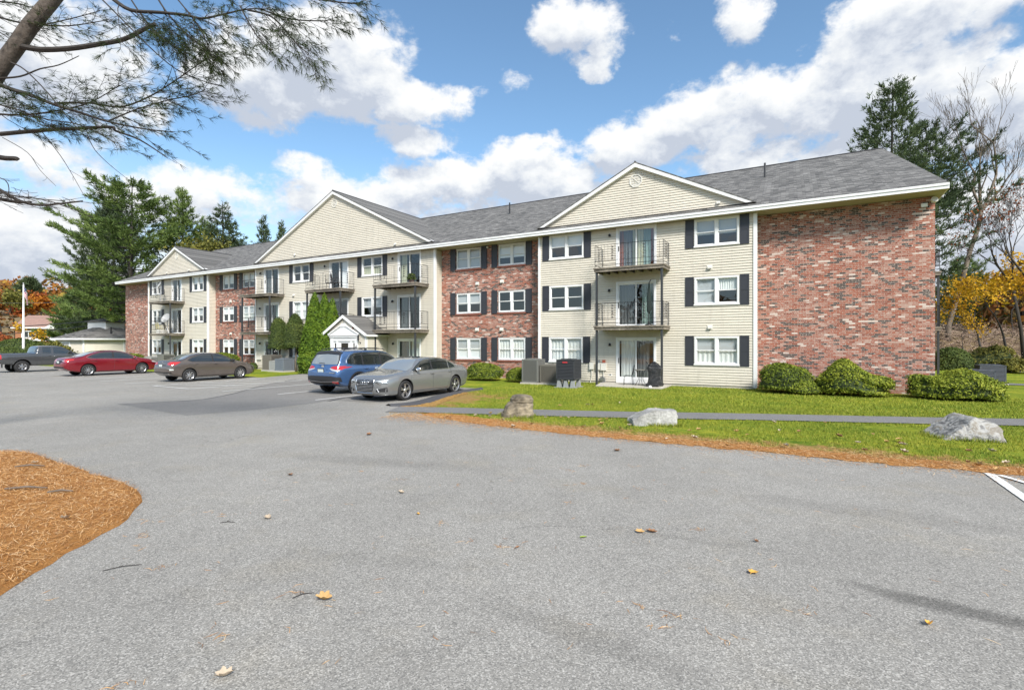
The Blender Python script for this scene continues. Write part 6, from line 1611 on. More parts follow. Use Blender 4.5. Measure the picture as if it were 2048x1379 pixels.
c.handle(.06,.86,P_brown,.2); c.handle(-.92,.88,P_brown,.2); c.mirror(.90,.965,M_blackp)
c.wheels((8,.9,.030,False))
# ---- red mid-size sedan
E_ = dict(paint=P_red, w=.91, rw=.335, rim=.225, tw=.215, axles=(1.39,-1.39), gap=.05, tum=.40,
  top=[(-2.42,.74),(-2.40,.96),(-2.34,1.06),(-2.1,1.10),(-1.85,1.12),(-1.6,1.19),(-1.2,1.33),(-.8,1.43),(-.3,1.472),(.1,1.465),(.45,1.41),(.8,1.28),(1.15,1.12),(1.35,1.04),(1.5,1.01),(1.9,.94),(2.15,.85),(2.32,.74),(2.40,.60)],
  sh=[(-2.42,.88),(-2.1,.98),(-1.2,1.0),(0,.965),(1.2,.92),(1.9,.83),(2.4,.62)],
  wf=[(-2.42,.82),(-2.33,.90),(-2.0,.96),(-1.5,.995),(-1,1.0),(1.4,1.0),(1.9,.965),(2.15,.9),(2.3,.82),(2.40,.70)],
  bot=[(-2.42,.45),(-2.25,.32),(-1.8,.22),(-1,.19),(1.2,.19),(2.0,.2),(2.4,.27)])
c = Car('parked_sedan', 'dark red mid size sedan parked between the pickup and the brown sedan', 'car', E_, at_uv(-36.35,8.7), HD_IN, 1.03)
for side in 'LR':
    c.panel('side_window', [(-.08,.995),(1.08,.965)], [(-.08,1.385),(.25,1.37),(.6,1.27),(1.08,1.01)], side, M_cglass)
    c.panel('side_window', [(-1.42,1.08),(-1.25,1.02),(-.18,.998)], [(-1.42,1.09),(-1.2,1.215),(-.8,1.345),(-.5,1.385),(-.18,1.39)], side, M_cglass)
    c.panel('pillar_trim', [(-.19,.995),(-.07,.99)], [(-.19,1.39),(-.07,1.385)], side, M_blackp, .003, nu=3)
    c.line('window_trim', [(1.14,.952),(0,.978),(-1.25,1.002),(-1.48,1.08),(-1.22,1.24),(-.82,1.37),(-.5,1.41),(-.1,1.41),(.28,1.39),(.63,1.285),(1.14,1.0)], side, M_chrome, .009)
    c.panel('tail_light', [(-2.38,.86),(-2.05,.93)], [(-2.38,.99),(-2.05,.97)], side, M_redl, .006, nu=10)
    c.panel('headlight', [(1.95,.72),(2.3,.66)], [(1.95,.80),(2.3,.73)], side, M_lens, .006, nu=8)
c.panel('windscreen', [(-.70,1.02),(0,1.07),(.70,1.02)], [(-.70,1.14),(-.55,1.36),(0,1.42),(.55,1.36),(.70,1.14)], 'F', M_cwind, .005, nu=30, nv=12)
c.panel('rear_window', [(-.66,1.12),(0,1.15),(.66,1.12)], [(-.66,1.17),(-.54,1.36),(0,1.42),(.54,1.36),(.66,1.17)], 'B', M_cwind, .006, nu=30, nv=10)
for sg in (-1,1):
    c.panel('tail_light', sorted([(sg*.42,.86),(sg*.80,.80)]), sorted([(sg*.42,.97),(sg*.80,1.0)]), 'B', M_redl, .008, nu=12)
    c.panel('reverse_lens', sorted([(sg*.32,.86),(sg*.50,.86)]), sorted([(sg*.32,.90),(sg*.50,.90)]), 'B', M_lens, .012, nu=6)
c.panel('plate_recess', [(-.30,.70),(.30,.70)], [(-.30,.90),(.30,.90)], 'B', M_blackp, .004, nu=10); c.line('trunk_trim', [(-.40,.93),(.40,.93)], 'B', M_chrome, .014, .012)
c.panel('rear_skirt', [(-.72,.46),(.72,.46)], [(-.72,.56),(.72,.56)], 'B', M_blackp, .006, nu=16, nv=3)
c.panel('grille', [(-.5,.38),(.5,.38)], [(-.45,.66),(.45,.66)], 'F', M_blackp, .006)
c.plate(0,.80,'B')
c.seams([[(1.18,.94),(1.22,.6),(1.05,.27)],[(-.13,.97),(-.10,.6),(-.13,.27)],[(-1.28,1.0),(-1.22,.8),(-1.0,.5),(-.92,.28)],[(1.05,.27),(-.92,.28)]])
c.strip('sill_trim', [(1.0,.25),(-1.0,.25)], M_blackp, .014); c.strip('shoulder_crease', [(1.6,.80),(0,.86),(-1.5,.875),(-2.2,.86)], P_red, .007, -.002)
c.handle(.10,.87,P_red,.2); c.handle(-.98,.89,P_red,.2); c.mirror(.95,.975,P_red)
c.wheels((10,.8,.020,False))
# ---- grey pickup
F_ = dict(paint=P_truck, w=.945, rw=.39, rim=.225, tw=.25, axles=(1.62,-1.62), gap=.085, tum=.26, dome=.5, wtrack=.97,
  top=[(-2.80,1.16),(-2.78,1.24),(-2.7,1.27),(-2.2,1.275),(-1.2,1.28),(-.92,1.285),(-.88,1.30),(-.82,1.56),(-.74,1.735),(-.55,1.775),(-.1,1.79),(.4,1.775),(.62,1.72),(.95,1.50),(1.25,1.32),(1.38,1.26),(1.7,1.24),(2.2,1.20),(2.42,1.14),(2.5,1.0),(2.53,.85)],
  sh=[(-2.8,1.12),(-2.6,1.17),(-1,1.185),(0,1.165),(1.2,1.14),(2.1,1.06),(2.53,.88)],
  wf=[(-2.80,.95),(-2.7,.985),(-2.4,1.0),(1.8,1.0),(2.2,.96),(2.42,.90),(2.53,.80)],
  bot=[(-2.80,.62),(-2.5,.56),(-1.2,.42),(1.2,.42),(2.2,.45),(2.53,.52)])
c = Car('parked_pickup', 'dark grey extended cab pickup truck cut off by the left edge', 'pickup truck', F_, at_uv(-44.75,8.98), HD_IN, 1.0)
for side in 'LR':
    c.panel('side_window', [(.05,1.235),(1.12,1.215)], [(.05,1.665),(.45,1.645),(.65,1.585),(1.12,1.26)], side, M_cglass)
    c.panel('side_window', [(-.55,1.25),(-.10,1.245)], [(-.55,1.665),(-.10,1.67)], side, M_cglass)
    c.panel('tail_light', [(-2.78,.90),(-2.66,.90)], [(-2.78,1.18),(-2.66,1.18)], side, M_redl, .008, nu=5)
    c.line('fender_trim', [(1.55,1.0),(2.1,.98)], side, P_truck, .01)
c.panel('windscreen', [(-.72,1.26),(0,1.32),(.72,1.26)], [(-.72,1.42),(-.62,1.66),(0,1.71),(.62,1.66),(.72,1.42)], 'F', M_cwind, .005, nu=30, nv=12)
c.panel('rear_window', [(-.62,1.36),(.62,1.36)], [(-.58,1.66),(.58,1.66)], 'B', M_cglass, .012, nu=20, nv=8)
c.panel('bed_cover', [(-2.72,-.66),(-1.0,-.66)], [(-2.72,.66),(-1.0,.66)], 'T', M_blackp, .008, nu=20, nv=14)
c.panel('rear_bumper', [(-.86,.62),(.86,.62)], [(-.86,.80),(.86,.80)], 'B', M_steel, .06, nu=20, nv=4)
for sg in (-1,1): c.panel('headlight', sorted([(sg*.5,.86),(sg*.8,.9)]), sorted([(sg*.5,1.0),(sg*.8,1.04)]), 'F', M_lens, .006)
c.panel('grille', [(-.48,.72),(.48,.72)], [(-.48,1.04),(.48,1.04)], 'F', M_blackp, .01)
c.plate(0,.72,'B')
c.seams([[(1.28,1.15),(1.30,.8),(1.22,.48)],[(-.02,1.22),(-.02,.48)],[(-.60,1.24),(-.66,.9),(-.66,.48)],[(1.22,.48),(-.66,.48)],[(-.90,1.28),(-.90,.50)]], .006)
c.arches(P_truck, .05); c.handle(.22,1.06,M_chrome,.2); c.handle(-.12,1.06,M_blackp,.16); c.mirror(1.0,1.26,M_blackp,.24,.2,.12)
for sg in (-1,1): MB().box(-1.62-.55,-1.62-.53,sg*.70,sg*.93,.28,.60).build('mud_flap', M_blackp, c.root)
c.wheels((6,.14,.024,True))
# ================================================================ condensers, furniture, rocks, leaves
M_acg = mat('grey_condenser_metal', (.20,.20,.185), .55, .2); M_act = mat('taupe_condenser_metal', (.19,.175,.15), .55, .2)
M_acb = mat('charcoal_condenser_metal', (.045,.048,.055), .5, .2); M_acs = mat('slate_blue_condenser_metal', (.20,.225,.26), .5, .2); M_acl = mat('light_grey_condenser_metal', (.40,.40,.39), .5, .2)
M_acr = mat('dark_slate_condenser_metal', (.085,.095,.115), .5, .2)
GA = 'air conditioner condensers along the front'
def condenser(u, v, w_, d_, h, mt, label, style='v', base='pad', rz=0.0, group=GA, top=True):
    p = L(u, v); t = thing('condenser_unit', label, 'air conditioner', (p.x, p.y, 0), -ANG+rz, group); z0 = .09
    if base == 'pad': MB().box(-w_/2-.06, w_/2+.06, -d_/2-.06, d_/2+.06, 0, .08).build('pad', M_conc, t)
    elif base == 'stand':
        z0 = .36; m = MB()
        for x in (-w_*.38, -.0, w_*.38):
            for y in (-d_*.38, d_*.38): m.prism([(x-.10,y-.08,.02),(x+.10,y-.08,.02),(x+.06,y-.06,z0-.02),(x-.06,y-.06,z0-.02)], (0,.15,0))
        m.box(-w_/2-.08, w_/2+.08, -d_/2-.08, d_/2+.08, .0, .03)
        m.build('stand', mat('grey_plastic_stand_%d' % int(u*10), (.27,.28,.28), .6), t)
    z1 = z0+h; c_ = .05
    MB().box(-w_/2+.03, w_/2-.03, -d_/2+.03, d_/2-.03, z0, z1-.03).build('coil', M_blackp, t)
    m = MB()
    for (x, y) in ((-1,-1),(1,-1),(1,1),(-1,1)): m.box(x*w_/2-x*c_, x*w_/2, y*d_/2-y*c_, y*d_/2, z0, z1-.04)
    m.box(-w_/2, w_/2, -d_/2, d_/2, z1-.07, z1-.03); m.box(-w_/2, w_/2, -d_/2, d_/2, z0, z0+.05)
    if style == 'v':
        n = int(w_/.06)
        for i in range(n):
            x = -w_/2+c_+(w_-2*c_)*(i+.5)/n
            m.box(x-.011, x+.011, -d_/2, -d_/2+.02, z0+.05, z1-.07); m.box(x-.011, x+.011, d_/2-.02, d_/2, z0+.05, z1-.07)
            y = -d_/2+c_+(d_-2*c_)*(i+.5)/n
            m.box(-w_/2, -w_/2+.02, y-.007, y+.007, z0+.05, z1-.07); m.box(w_/2-.02, w_/2, y-.007, y+.007, z0+.05, z1-.07)
    else:
        n = int(h/.07)
        for i in range(n):
            z = z0+.05+(h-.13)*(i+.5)/n
            for sg in (-1,1):
                y = sg*d_/2; m.prism([(-w_/2+c_,y-sg*.035,z+.012),(w_/2-c_,y-sg*.035,z+.012),(w_/2-c_,y,z-.026),(-w_/2+c_,y,z-.026)], (0,0,.022))
                x = sg*w_/2; m.prism([(x-sg*.035,-d_/2+c_,z+.012),(x-sg*.035,d_/2-c_,z+.012),(x,d_/2-c_,z-.026),(x,-d_/2+c_,z-.026)], (0,0,.022))
    m.build('cabinet', mt, t, fix=True)
    g2_ = MB(); g2_.box(-w_/2-.006, w_/2+.006, -d_/2-.006, d_/2+.006, z1-.03, z1-.012)
    rad = min(w_, d_)*.42
    for k in range(1, 6): g2_.tube([(rad*k/5*math.cos(a), rad*k/5*math.sin(a), z1+.012) for a in [2*math.pi*j/20 for j in range(21)]], .006, 4, cap=False)
    for a in (0, 1.57, .785, 2.356): g2_.tube([(-rad*math.cos(a),-rad*math.sin(a),z1+.005),(0,0,z1+.03),(rad*math.cos(a),rad*math.sin(a),z1+.005)], .006, 4)
    g2_.build('fan_grille', mt, t)
    return t
condenser(-9.72,1.95,.86,.82,1.12,M_acg,'tall grey ribbed condenser standing left of the cream corner board','v')
condenser(-8.78,1.85,.90,.82,.86,M_act,'low taupe ribbed condenser between the tall grey and the black one','v')
t = condenser(-7.42,2.95,.86,.86,.90,M_acb,'black louvred condenser raised on a grey plastic stand','h','stand')
bd = MB().box(-.12,.12,-.452,-.44,1.1,1.16).build('maker_badge', mat('red_badge', (.45,.04,.05), .4), t)
condenser(-31.1,1.0,.95,.9,1.05,M_act,'tall taupe condenser at the left end of the centre section','v')
condenser(-30.15,1.4,.62,.62,.66,M_acl,'small light grey condenser between two larger ones','h')
condenser(-29.35,1.3,.90,.86,.82,M_acs,'blue grey louvred condenser under the egg shaped trees','h')
condenser(-46.0,1.6,1.0,.9,.75,M_acl,'grey condenser half hidden behind the brown sedan boot',"v")
condenser(-44.2,1.5,.9,.9,.95,M_acg,'darker condenser by the far patio door behind the brown sedan roof',"v")
condenser(7.95,-3.4,.95,.95,.80,M_acr,'large slate louvred condenser past the right corner of the building','h', rz=0)
condenser(9.6,-8.6,.95,.95,.85,M_acr,'slate condenser further back behind the round clipped tree','h')
# bistro chair, table, covered grill at the near patio
def W2(u, v): p = L(u, v); return (p.x, p.y, .047)
t = thing('bistro_chair', 'black wrought iron chair with a looped back on the near patio', 'chair', W2(-5.28,1.0), -ANG+R(-90)+R(10))
m = MB()
for (x, y) in ((-.17,-.17),(.17,-.17)): MB().tube([(x*1.15,y*1.2,0),(x,y,.43)], .011, 6).build('leg', M_iron, t)
for (x, y) in ((-.17,.17),(.17,.17)): MB().tube([(x*1.15,y*1.35,0),(x,y,.43)], .011, 6).build('leg', M_iron, t)
MB().lathe([(.001,.425),(.19,.425),(.205,.435),(.19,.445),(.001,.447)], 20).build('seat', M_iron, t, smooth=True)
m.tube([(-.18,.17,.43),(-.19,.22,.65),(-.17,.25,.80),(-.09,.27,.90),(0,.275,.925),(.09,.27,.90),(.17,.25,.80),(.19,.22,.65),(.18,.17,.43)], .011, 6)
for k in (-1,0,1): m.tube([(k*.09-.08,.2,.5),(k*.09,.24,.7),(k*.06+.06,.26,.88)], .006, 5); m.tube([(k*.09+.08,.2,.5),(k*.09,.24,.7),(k*.06-.06,.26,.88)], .006, 5)
m.build('backrest', M_iron, t, smooth=True)
t = thing('bistro_table', 'small round black iron table on the near patio', 'table', W2(-4.72,.95), -ANG)
MB().lathe([(.001,.70),(.31,.70),(.32,.71),(.31,.725),(.001,.727)], 28).build('tabletop', M_act, t)
for k in range(4):
    a = k*math.pi/2+.6; MB().tube([(.22*math.cos(a),.22*math.sin(a),.70),(.12*math.cos(a),.12*math.sin(a),.5),(.11*math.cos(a),.11*math.sin(a),.25),(.27*math.cos(a),.27*math.sin(a),.0)], .011, 6).build('leg', M_iron, t, smooth=True)
p = W2(-4.0,1.2); r = random.Random(5)
m = MB(); n = 28; rows = []
for i, (z, rx, ry) in enumerate([(.04,.33,.27),(.12,.36,.29),(.3,.31,.26),(.5,.29,.25),(.66,.33,.26),(.80,.36,.27),(.92,.30,.24),(1.02,.17,.14),(1.10,.06,.05)]):
    rows.append([(rx*(1+.16*noise.noise(Vector((math.cos(a)*2.2,math.sin(a)*2.2,z*5))))*math.cos(a)+(.0 if z < .7 else -.10*(z-.7)), ry*(1+.2*noise.noise(Vector((math.cos(a)*2.5,math.sin(a)*2.5,z*6+4))))*math.sin(a), z+.03*noise.noise(Vector((a*2,z,1)))) for a in [2*math.pi*j/n for j in range(n)]])
m.add([q for rw_ in rows for q in rw_], [(i*n+j, i*n+(j+1) % n, (i+1)*n+(j+1) % n, (i+1)*n+j) for i in range(len(rows)-1) for j in range(n)]+[tuple(range((len(rows)-1)*n, len(rows)*n))])
t = thing('covered_grill', 'barbecue wrapped in a crumpled black plastic bag by the patio post', 'grill', p, -ANG)
M_bag = mat('black_plastic_bag', (.016,.017,.02), .22, 0, .7, 0, lambda q, p_, o: q.put(p_.inputs['Normal'], q.bump(q.noise(q.coord('Object'), 7.0, 5, .6, 1.5), 1.0, .12)))
m.build('cover', M_bag, t, smooth=True)
for x in (-.28,): MB().lathe([(.001,-.03),(.08,-.03),(.08,.03),(.001,.03)], 14, (x,-.22,.08), 'Y').build('wheel', M_blackp, t)
MB().tube([(-.28,.0,.95),(-.38,-.05,1.12)], .02, 6).build('cover_tail', M_bag, t)
bushless = MB(); bushless.lathe([(.001,0),(.06,.02),(.075,.07),(.05,.12),(.001,.14)], 12); o = bushless.build('white_ball', M_white, None, smooth=True); o.location = L(-4.05,1.85,.0); o.name = 'garden_stone'; tag(o, 'small round white stone at the foot of the bagged grill', 'stone')
# folded parasol on the near middle balcony, things on other balconies
p = L(-4.45,.55); t = thing('closed_parasol', 'folded dark parasol leaning by the green curtained balcony door', 'parasol', (p.x,p.y,2.79), -ANG)
MB().tube([(0,0,0),(.0,-.02,.5),(.02,.0,2.0),(.1,.0,2.12)], .02, 6).build('pole', M_iron, t)
MB().lathe([(.03,.55),(.10,.7),(.09,1.2),(.06,1.7),(.02,2.0)], 10, (.01,0,0)).build('canopy', mat('dark_green_canvas', (.035,.05,.045), .9), t, smooth=True)
MB().lathe([(.001,0),(.2,0),(.18,.05),(.04,.10),(.03,.2)], 14).build('base', M_iron, t)
def balcony_chair(u, v, z, label, rz, mt):
    p = L(u, v); t = thing('balcony_chair', label, 'chair', (p.x,p.y,z+.002), -ANG+rz)
    for (x, y) in ((-.2,-.2),(.2,-.2),(-.2,.2),(.2,.2)): MB().tube([(x,y,0),(x*.95,y*.95,.42)], .014, 5).build('leg', mt, t)
    MB().box(-.24,.24,-.24,.24,.42,.45).build('seat', mt, t)
    m = MB(); m.tube([(-.22,.22,.44),(-.23,.32,.95),(.23,.32,.95),(.22,.22,.44)], .014, 5)
    for k in range(5): m.tube([(-.18+k*.09,.23,.46),(-.18+k*.09,.31,.94)], .008, 4)
    m.build('backrest', mt, t); 
    for x in (-.24,.24): MB().tube([(x,-.2,.44),(x,-.22,.64),(x,.25,.66)], .012, 5).build('armrest', mt, t)
balcony_chair(-25.7,.5,5.53,'dark metal chair behind the railing of the middle top balcony in the centre section',R(200),M_iron)
balcony_chair(-25.1,.6,5.53,'dark metal chair by the door post of the middle top balcony in the centre section',R(150),M_iron)
balcony_chair(-46.9,.6,2.79,'pale yellow chair on the cluttered far left balcony',R(180),mat('pale_yellow_plastic', (.62,.55,.25), .6))
balcony_chair(-45.9,.5,2.79,'dark chair beside the dish on the cluttered far left balcony',R(170),M_iron)
p = L(-46.4,.85); m = MB().box(-.3,.3,-.2,.2,0,.28).box(-.26,.26,-.17,.17,.285,.36); o = m.build('storage_bin', M_plastic); o.location = (p.x,p.y,2.792); o.rotation_euler = (0,0,-ANG); tag(o, 'pale storage bin on the deck of the cluttered far left balcony', 'bin')
p = L(-18.75,.45); t = thing('potted_plant', 'dark leafy potted plant behind the top right balcony railing of the centre section', 'plant', (p.x,p.y,5.532))
MB().lathe([(.001,0),(.14,0),(.18,.28),(.16,.28)], 14).build('pot', mat('dark_clay_pot', (.08,.05,.04), .8), t)
bush('foliage', (0,0,.2), .25, .25, .4, 350, .08, ML_dark, None, parent=t, seed=130, lump=.3)
def dish(u, v, z, hgt, rad, label, tripod, az):
    p = L(u, v); t = thing('satellite_dish', label, 'satellite dish', (p.x,p.y,z), -ANG)
    MB().tube([(0,0,.0),(0,0,hgt)], .025, 6).build('mast', M_steel, t)
    if tripod:
        m = MB()
        for k in range(3): a = k*2.09; m.tube([(.28*math.cos(a),.28*math.sin(a),0),(0,0,.45)], .015, 5)
        m.build('tripod', M_steel, t)
    m = MB(); rings = [(rad*k/6, .16*rad*(k/6)**2*2) for k in range(7)]
    m.lathe([(max(.001,a), b_) for a, b_ in rings]+[(a, b_-.01) for a, b_ in reversed(rings)], 24)
    d_ = m.build('reflector', M_acl, t, smooth=True); d_.location = (0,-.06,hgt); d_.rotation_euler = (R(62),0,az)
    MB().tube([(0,-.04,hgt-.1),(0,-.35*rad/.4,hgt-.05),(0,-.6*rad/.4,hgt+.12)], .012, 5).build('feed_arm', M_iron, t)
dish(-46.3,.9,5.53,1.35,.32,'round dish on the top far left balcony',False,R(-12))
dish(-45.2,.9,2.79,1.25,.42,'larger oval dish on a tripod on the cluttered far left balcony',True,R(15))
# ---- boulders
def boulder(loc, prof, mt, label, seed, rz=0.0, amp=.10, name='boulder', cut=None, fin=3):
    bm = bmesh.new(); bmesh.ops.create_icosphere(bm, subdivisions=5, radius=1.0)
    for v in bm.verts:
        d = v.co.normalized(); x, y, z = prof(d); q = Vector((x, y, z))
        k = 1+amp*noise.noise(d*1.7+Vector((seed,0,0)))*2+amp*.45*noise.noise(d*5+Vector((0,seed,0)))+amp*.2*noise.noise(d*13)
        v.co = q*k
    # flatten into facets
    if cut:
        for (n_, dist_) in cut:
            n_ = Vector(n_).normalized()
            for v in bm.verts:
                e = v.co.dot(n_)-dist_
                if e > 0: v.co -= n_*e*(.96)
    for v in bm.verts:
        d = v.co.copy(); s_ = v.co.length
        lay = noise.noise(Vector((d.x*1.2, d.y*1.2, d.z*7+seed)))
        v.co += v.co.normalized()*s_*(.05*lay+.05*noise.noise(d*7+Vector((seed,3,1)))+.03*noise.noise(d*17))
    me = bpy.data.meshes.new(name); bm.to_mesh(me); bm.free(); me.materials.append(mt)
    o = bpy.data.objects.new(name, me); C.objects.link(o); o.location = loc; o.rotation_euler = (0,0,rz); tag(o, label, 'boulder'); return o
def pz(x, y, z, e=1.0):
    def f(d):
        s_ = lambda t: math.copysign(abs(t)**e, t)
        return (s_(d.x)*x, s_(d.y)*y, s_(d.z)*z)
    return f
def ringrock(loc, rings, mt, label, seed, rz):
    """angular boulder from stacked uneven outlines: (z, x0, x1, y0, y1)"""
    bm = bmesh.new(); n = 48; rows = []
    tab = []
    for a, c_ in zip(rings[:-1], rings[1:]):
        for k in range(4): tab.append([a[i]+(c_[i]-a[i])*k/4 for i in range(5)])
    tab.append(rings[-1])
    for (z, x0, x1, y0, y1) in tab:
        row = []
        for j in range(n):
            t = 2*math.pi*j/n; cx_, sx_ = math.cos(t), math.sin(t); e = .55
            ux = math.copysign(abs(cx_)**e, cx_); uy = math.copysign(abs(sx_)**e, sx_)
            q = Vector(((x0+x1)/2+ux*(x1-x0)/2, (y0+y1)/2+uy*(y1-y0)/2, z))
            f = noise.noise(Vector((q.x*3+seed, q.y*3, q.z*4)))*.055+noise.noise(Vector((q.x*9, q.y*9+seed, q.z*14)))*.025+noise.noise(Vector((q.x*24, q.y*24, q.z*24)))*.010
            q += Vector((ux, uy, .3)).normalized()*f; row.append(bm.verts.new(q))
        rows.append(row)
    for a, c_ in zip(rows[:-1], rows[1:]):
        for j in range(n): bm.faces.new((a[j], a[(j+1) % n], c_[(j+1) % n], c_[j]))
    zc = rings[-1][0]+.01; cv = bm.verts.new(((rings[-1][1]+rings[-1][2])/2, 0, zc))
    for j in range(n): bm.faces.new((rows[-1][j], rows[-1][(j+1) % n], cv))
    me = bpy.data.meshes.new('boulder'); bm.to_mesh(me); bm.free(); me.materials.append(mt)
    o = bpy.data.objects.new('boulder', me); C.objects.link(o); o.location = loc; o.rotation_euler = (0,0,rz); return tag(o, label, 'boulder')
p = L(-5.0,12.1); ringrock((p.x,p.y,-.02), [(0,-.45,.41,-.34,.32),(.12,-.44,.42,-.35,.32),(.24,-.36,.42,-.33,.3),(.37,-.25,.41,-.29,.28),(.40,-.20,.40,-.27,.26),(.425,-.18,.41,-.28,.265),(.50,-.17,.41,-.285,.26),(.565,-.12,.37,-.25,.22),(.60,-.02,.26,-.14,.12)], M_rock1, 'squat upright tan boulder with an overhanging flat cap by the path near the cars', 2, .12)
p = L(-1.45,11.62); boulder((p.x,p.y,.06), pz(.62,.34,.42,.6), M_rock2, 'pale granite block sloping down to the left in the middle of the grass strip', 7, rz=.02, amp=.05, cut=[((0,0,1),.30),((-.42,0,.9),.30),((1,-.15,.0),.54),((-1,0,.1),.56),((0,-1,.15),.26),((0,1,.1),.28)])
p = L(4.7,10.15); boulder((p.x,p.y,.06), pz(.66,.62,.50,.75), M_rock3, 'wide low grey banded rock at the right end of the grass strip', 13, rz=-.35, amp=.13, cut=[((-.55,-.1,.83),.27),((.35,.1,.93),.42),((0,-1,.45),.40),((1,-.2,.1),.58),((.2,-.6,.6),.40)])
p = L(-34.0,1.2); boulder((p.x,p.y,.03), pz(.38,.3,.24), M_rock1, 'small tan stone at the left corner of the centre cream section', 3)
pp = gnd(2020,742); boulder((pp.x,pp.y,.1), pz(1.0,.8,.55), M_rockg, 'rounded grey stone on the lawn beyond the right corner', 5, amp=.08)
pp = gnd(2004,740); boulder((pp.x,pp.y+.8,.1), pz(.9,.7,.6), M_rockg, 'darker stone behind the rounded grey stone on the right lawn', 6, amp=.12)
o = MB().lathe([(.001,0),(.12,0),(.15,.25),(.001,.27)], 12).build('flower_pot', mat('bright_yellow_pot', (.75,.65,.03), .6)); o.location = L(-34.15,.55); tag(o, 'small bright yellow pot beside the corner of the centre cream section', 'pot')
# ---- fallen oak leaves
M_leaves = [mat('tan_dry_leaf', (.42,.26,.10), .7), mat('brown_dry_leaf', (.26,.13,.06), .7), mat('pale_dry_leaf', (.42,.34,.25), .7), mat('golden_dry_leaf', (.66,.36,.06), .7), mat('green_leaf', (.30,.42,.03), .7)]
def leafmesh(seed, s, curl=.3):
    r = random.Random(seed); k = 26; pts = []
    for j in range(k):
        a = 2*math.pi*j/k; lob = .62+.38*abs(math.cos(a*3.5+.4))**1.2+r.uniform(-.08,.08)
        x = math.cos(a)*1.0*lob; y = math.sin(a)*.62*lob; pts.append((x*s, y*s, s*curl*(.25+ (abs(y)*1.1+x*x*.25)+r.uniform(-.08,.12))))
    bm = bmesh.new(); c_ = bm.verts.new((0,0,s*.04)); vs = [bm.verts.new(p) for p in pts]; ins = [bm.verts.new((p[0]*.5,p[1]*.5,p[2]*.42)) for p in pts]
    for j in range(k):
        q = (j+1) % k; bm.faces.new((ins[j], vs[j], vs[q], ins[q])); bm.faces.new((c_, ins[j], ins[q]))
    st = [bm.verts.new(v) for v in ((-s*.9,-.003,s*.1),(-s*.9,.003,s*.1),(-s*1.35,.002,s*.02),(-s*1.35,-.002,s*.02))]; bm.faces.new(st)
    me = bpy.data.meshes.new('leaf'); bm.to_mesh(me); bm.free()
    for p_ in me.polygons: p_.use_smooth = True
    return me
lm = {}
for mi in range(5):
    for sd_ in range(3):
        me = leafmesh(sd_+mi*7, .065, [.25,.5,.8][sd_]); me.materials.append(M_leaves[mi]); lm[mi, sd_] = me
def leaf(x, y, z, mi, sd_, s, rz, label, group):
    o = bpy.data.objects.new('fallen_leaf', lm[mi, sd_]); C.objects.link(o); o.location = (x, y, z); o.rotation_euler = (hsh(x)*.5-.25, hsh(y)*.5-.25, rz); o.scale = (s,s,s); tag(o, label, 'leaf', group); return o
GL = 'dry oak leaves fallen on the drive'
for (px, py, mi, sd_, s, lb) in ((580,952,1,1,1.2,'curled brown leaf on the drive, level with the tip of the straw island'),(802,988,2,2,.8,'small pale curled leaf on the drive left of centre'),(536,1038,2,1,1.1,'pale lobed leaf on the drive with a dark twig to its left'),
        (648,1203,0,2,1.15,'big crumpled tan oak leaf in the lower left of the drive'),(449,1358,2,2,1.0,'long pale curled leaf at the bottom edge of the view'),(1280,1067,0,1,.95,'tan leaf of the touching pair in the middle of the drive'),(1303,1067,1,1,1.1,'redder leaf of the touching pair in the middle of the drive'),
        (1167,1077,4,0,.8,'small green leaf on the drive left of the touching pair'),(1506,1148,3,0,1.15,'flat golden oak leaf on the right half of the drive'),(1859,1254,3,2,.75,'small golden curled leaf near the dark stain at lower right'),(1234,903,1,1,1.3,'brown leaf on the drive near the middle of the straw edge'),(738,871,1,2,1.2,'dark leaf on the far side of the drive below the grey sedan'),
        (836,1031,3,2,.5,'tiny golden leaf fragment left of the middle of the drive'),(1512,1086,1,2,.55,'tiny brown leaf fragment above the flat golden oak leaf'),(1035,1098,1,1,.5,'tiny dark leaf fragment at the centre of the drive')):
    p = gnd(px, py); leaf(p.x, p.y, .018, mi, sd_, s*.88, hsh(px)*6.28, lb, GL)
r = random.Random(15)
for i in range(70):
    u = r.uniform(-6.5, 7.5); v = r.uniform(11.2, 13.9) if r.random() < .8 else r.uniform(8, 11)
    if v < 12.25-(u+7.7)*.375+.7 and v > 12.25-(u+7.7)*.375-.7: v += 1.5
    if v > 14: v = 13.6
    p = L(u, v); mi = r.choice((0,0,1,2,2)); where = 'near the tan boulder' if u < -3.2 else ('near the pale granite block' if u < 1.0 else ('between the granite block and the banded rock' if u < 3.6 else 'near the wide banded rock'))
    where = 'on the orange straw edge ' + where if v > 13.2 else ('in the grass strip ' + where if v > 11.0 else 'on the main lawn ' + where)
    leaf(p.x, p.y, .05, mi, r.choice((1,2,2)), r.uniform(.7,1.25), r.uniform(0,6.28), ('tan', 'brown', 'pale')[mi] + ' dry leaf ' + where, 'dry leaves scattered over the grass strip')
for i in range(16):
    x, y = r.uniform(-9,-4.6), r.uniform(4.6,8.6)
    if inpoly(x, y, isl): leaf(x, y, isl_z(x, y)+.02, r.choice((1,2,2)), 2, r.uniform(.6,1.1), r.uniform(0,6.28), 'dry leaf or bark bit lying on the orange straw island', 'leaves on the straw island')
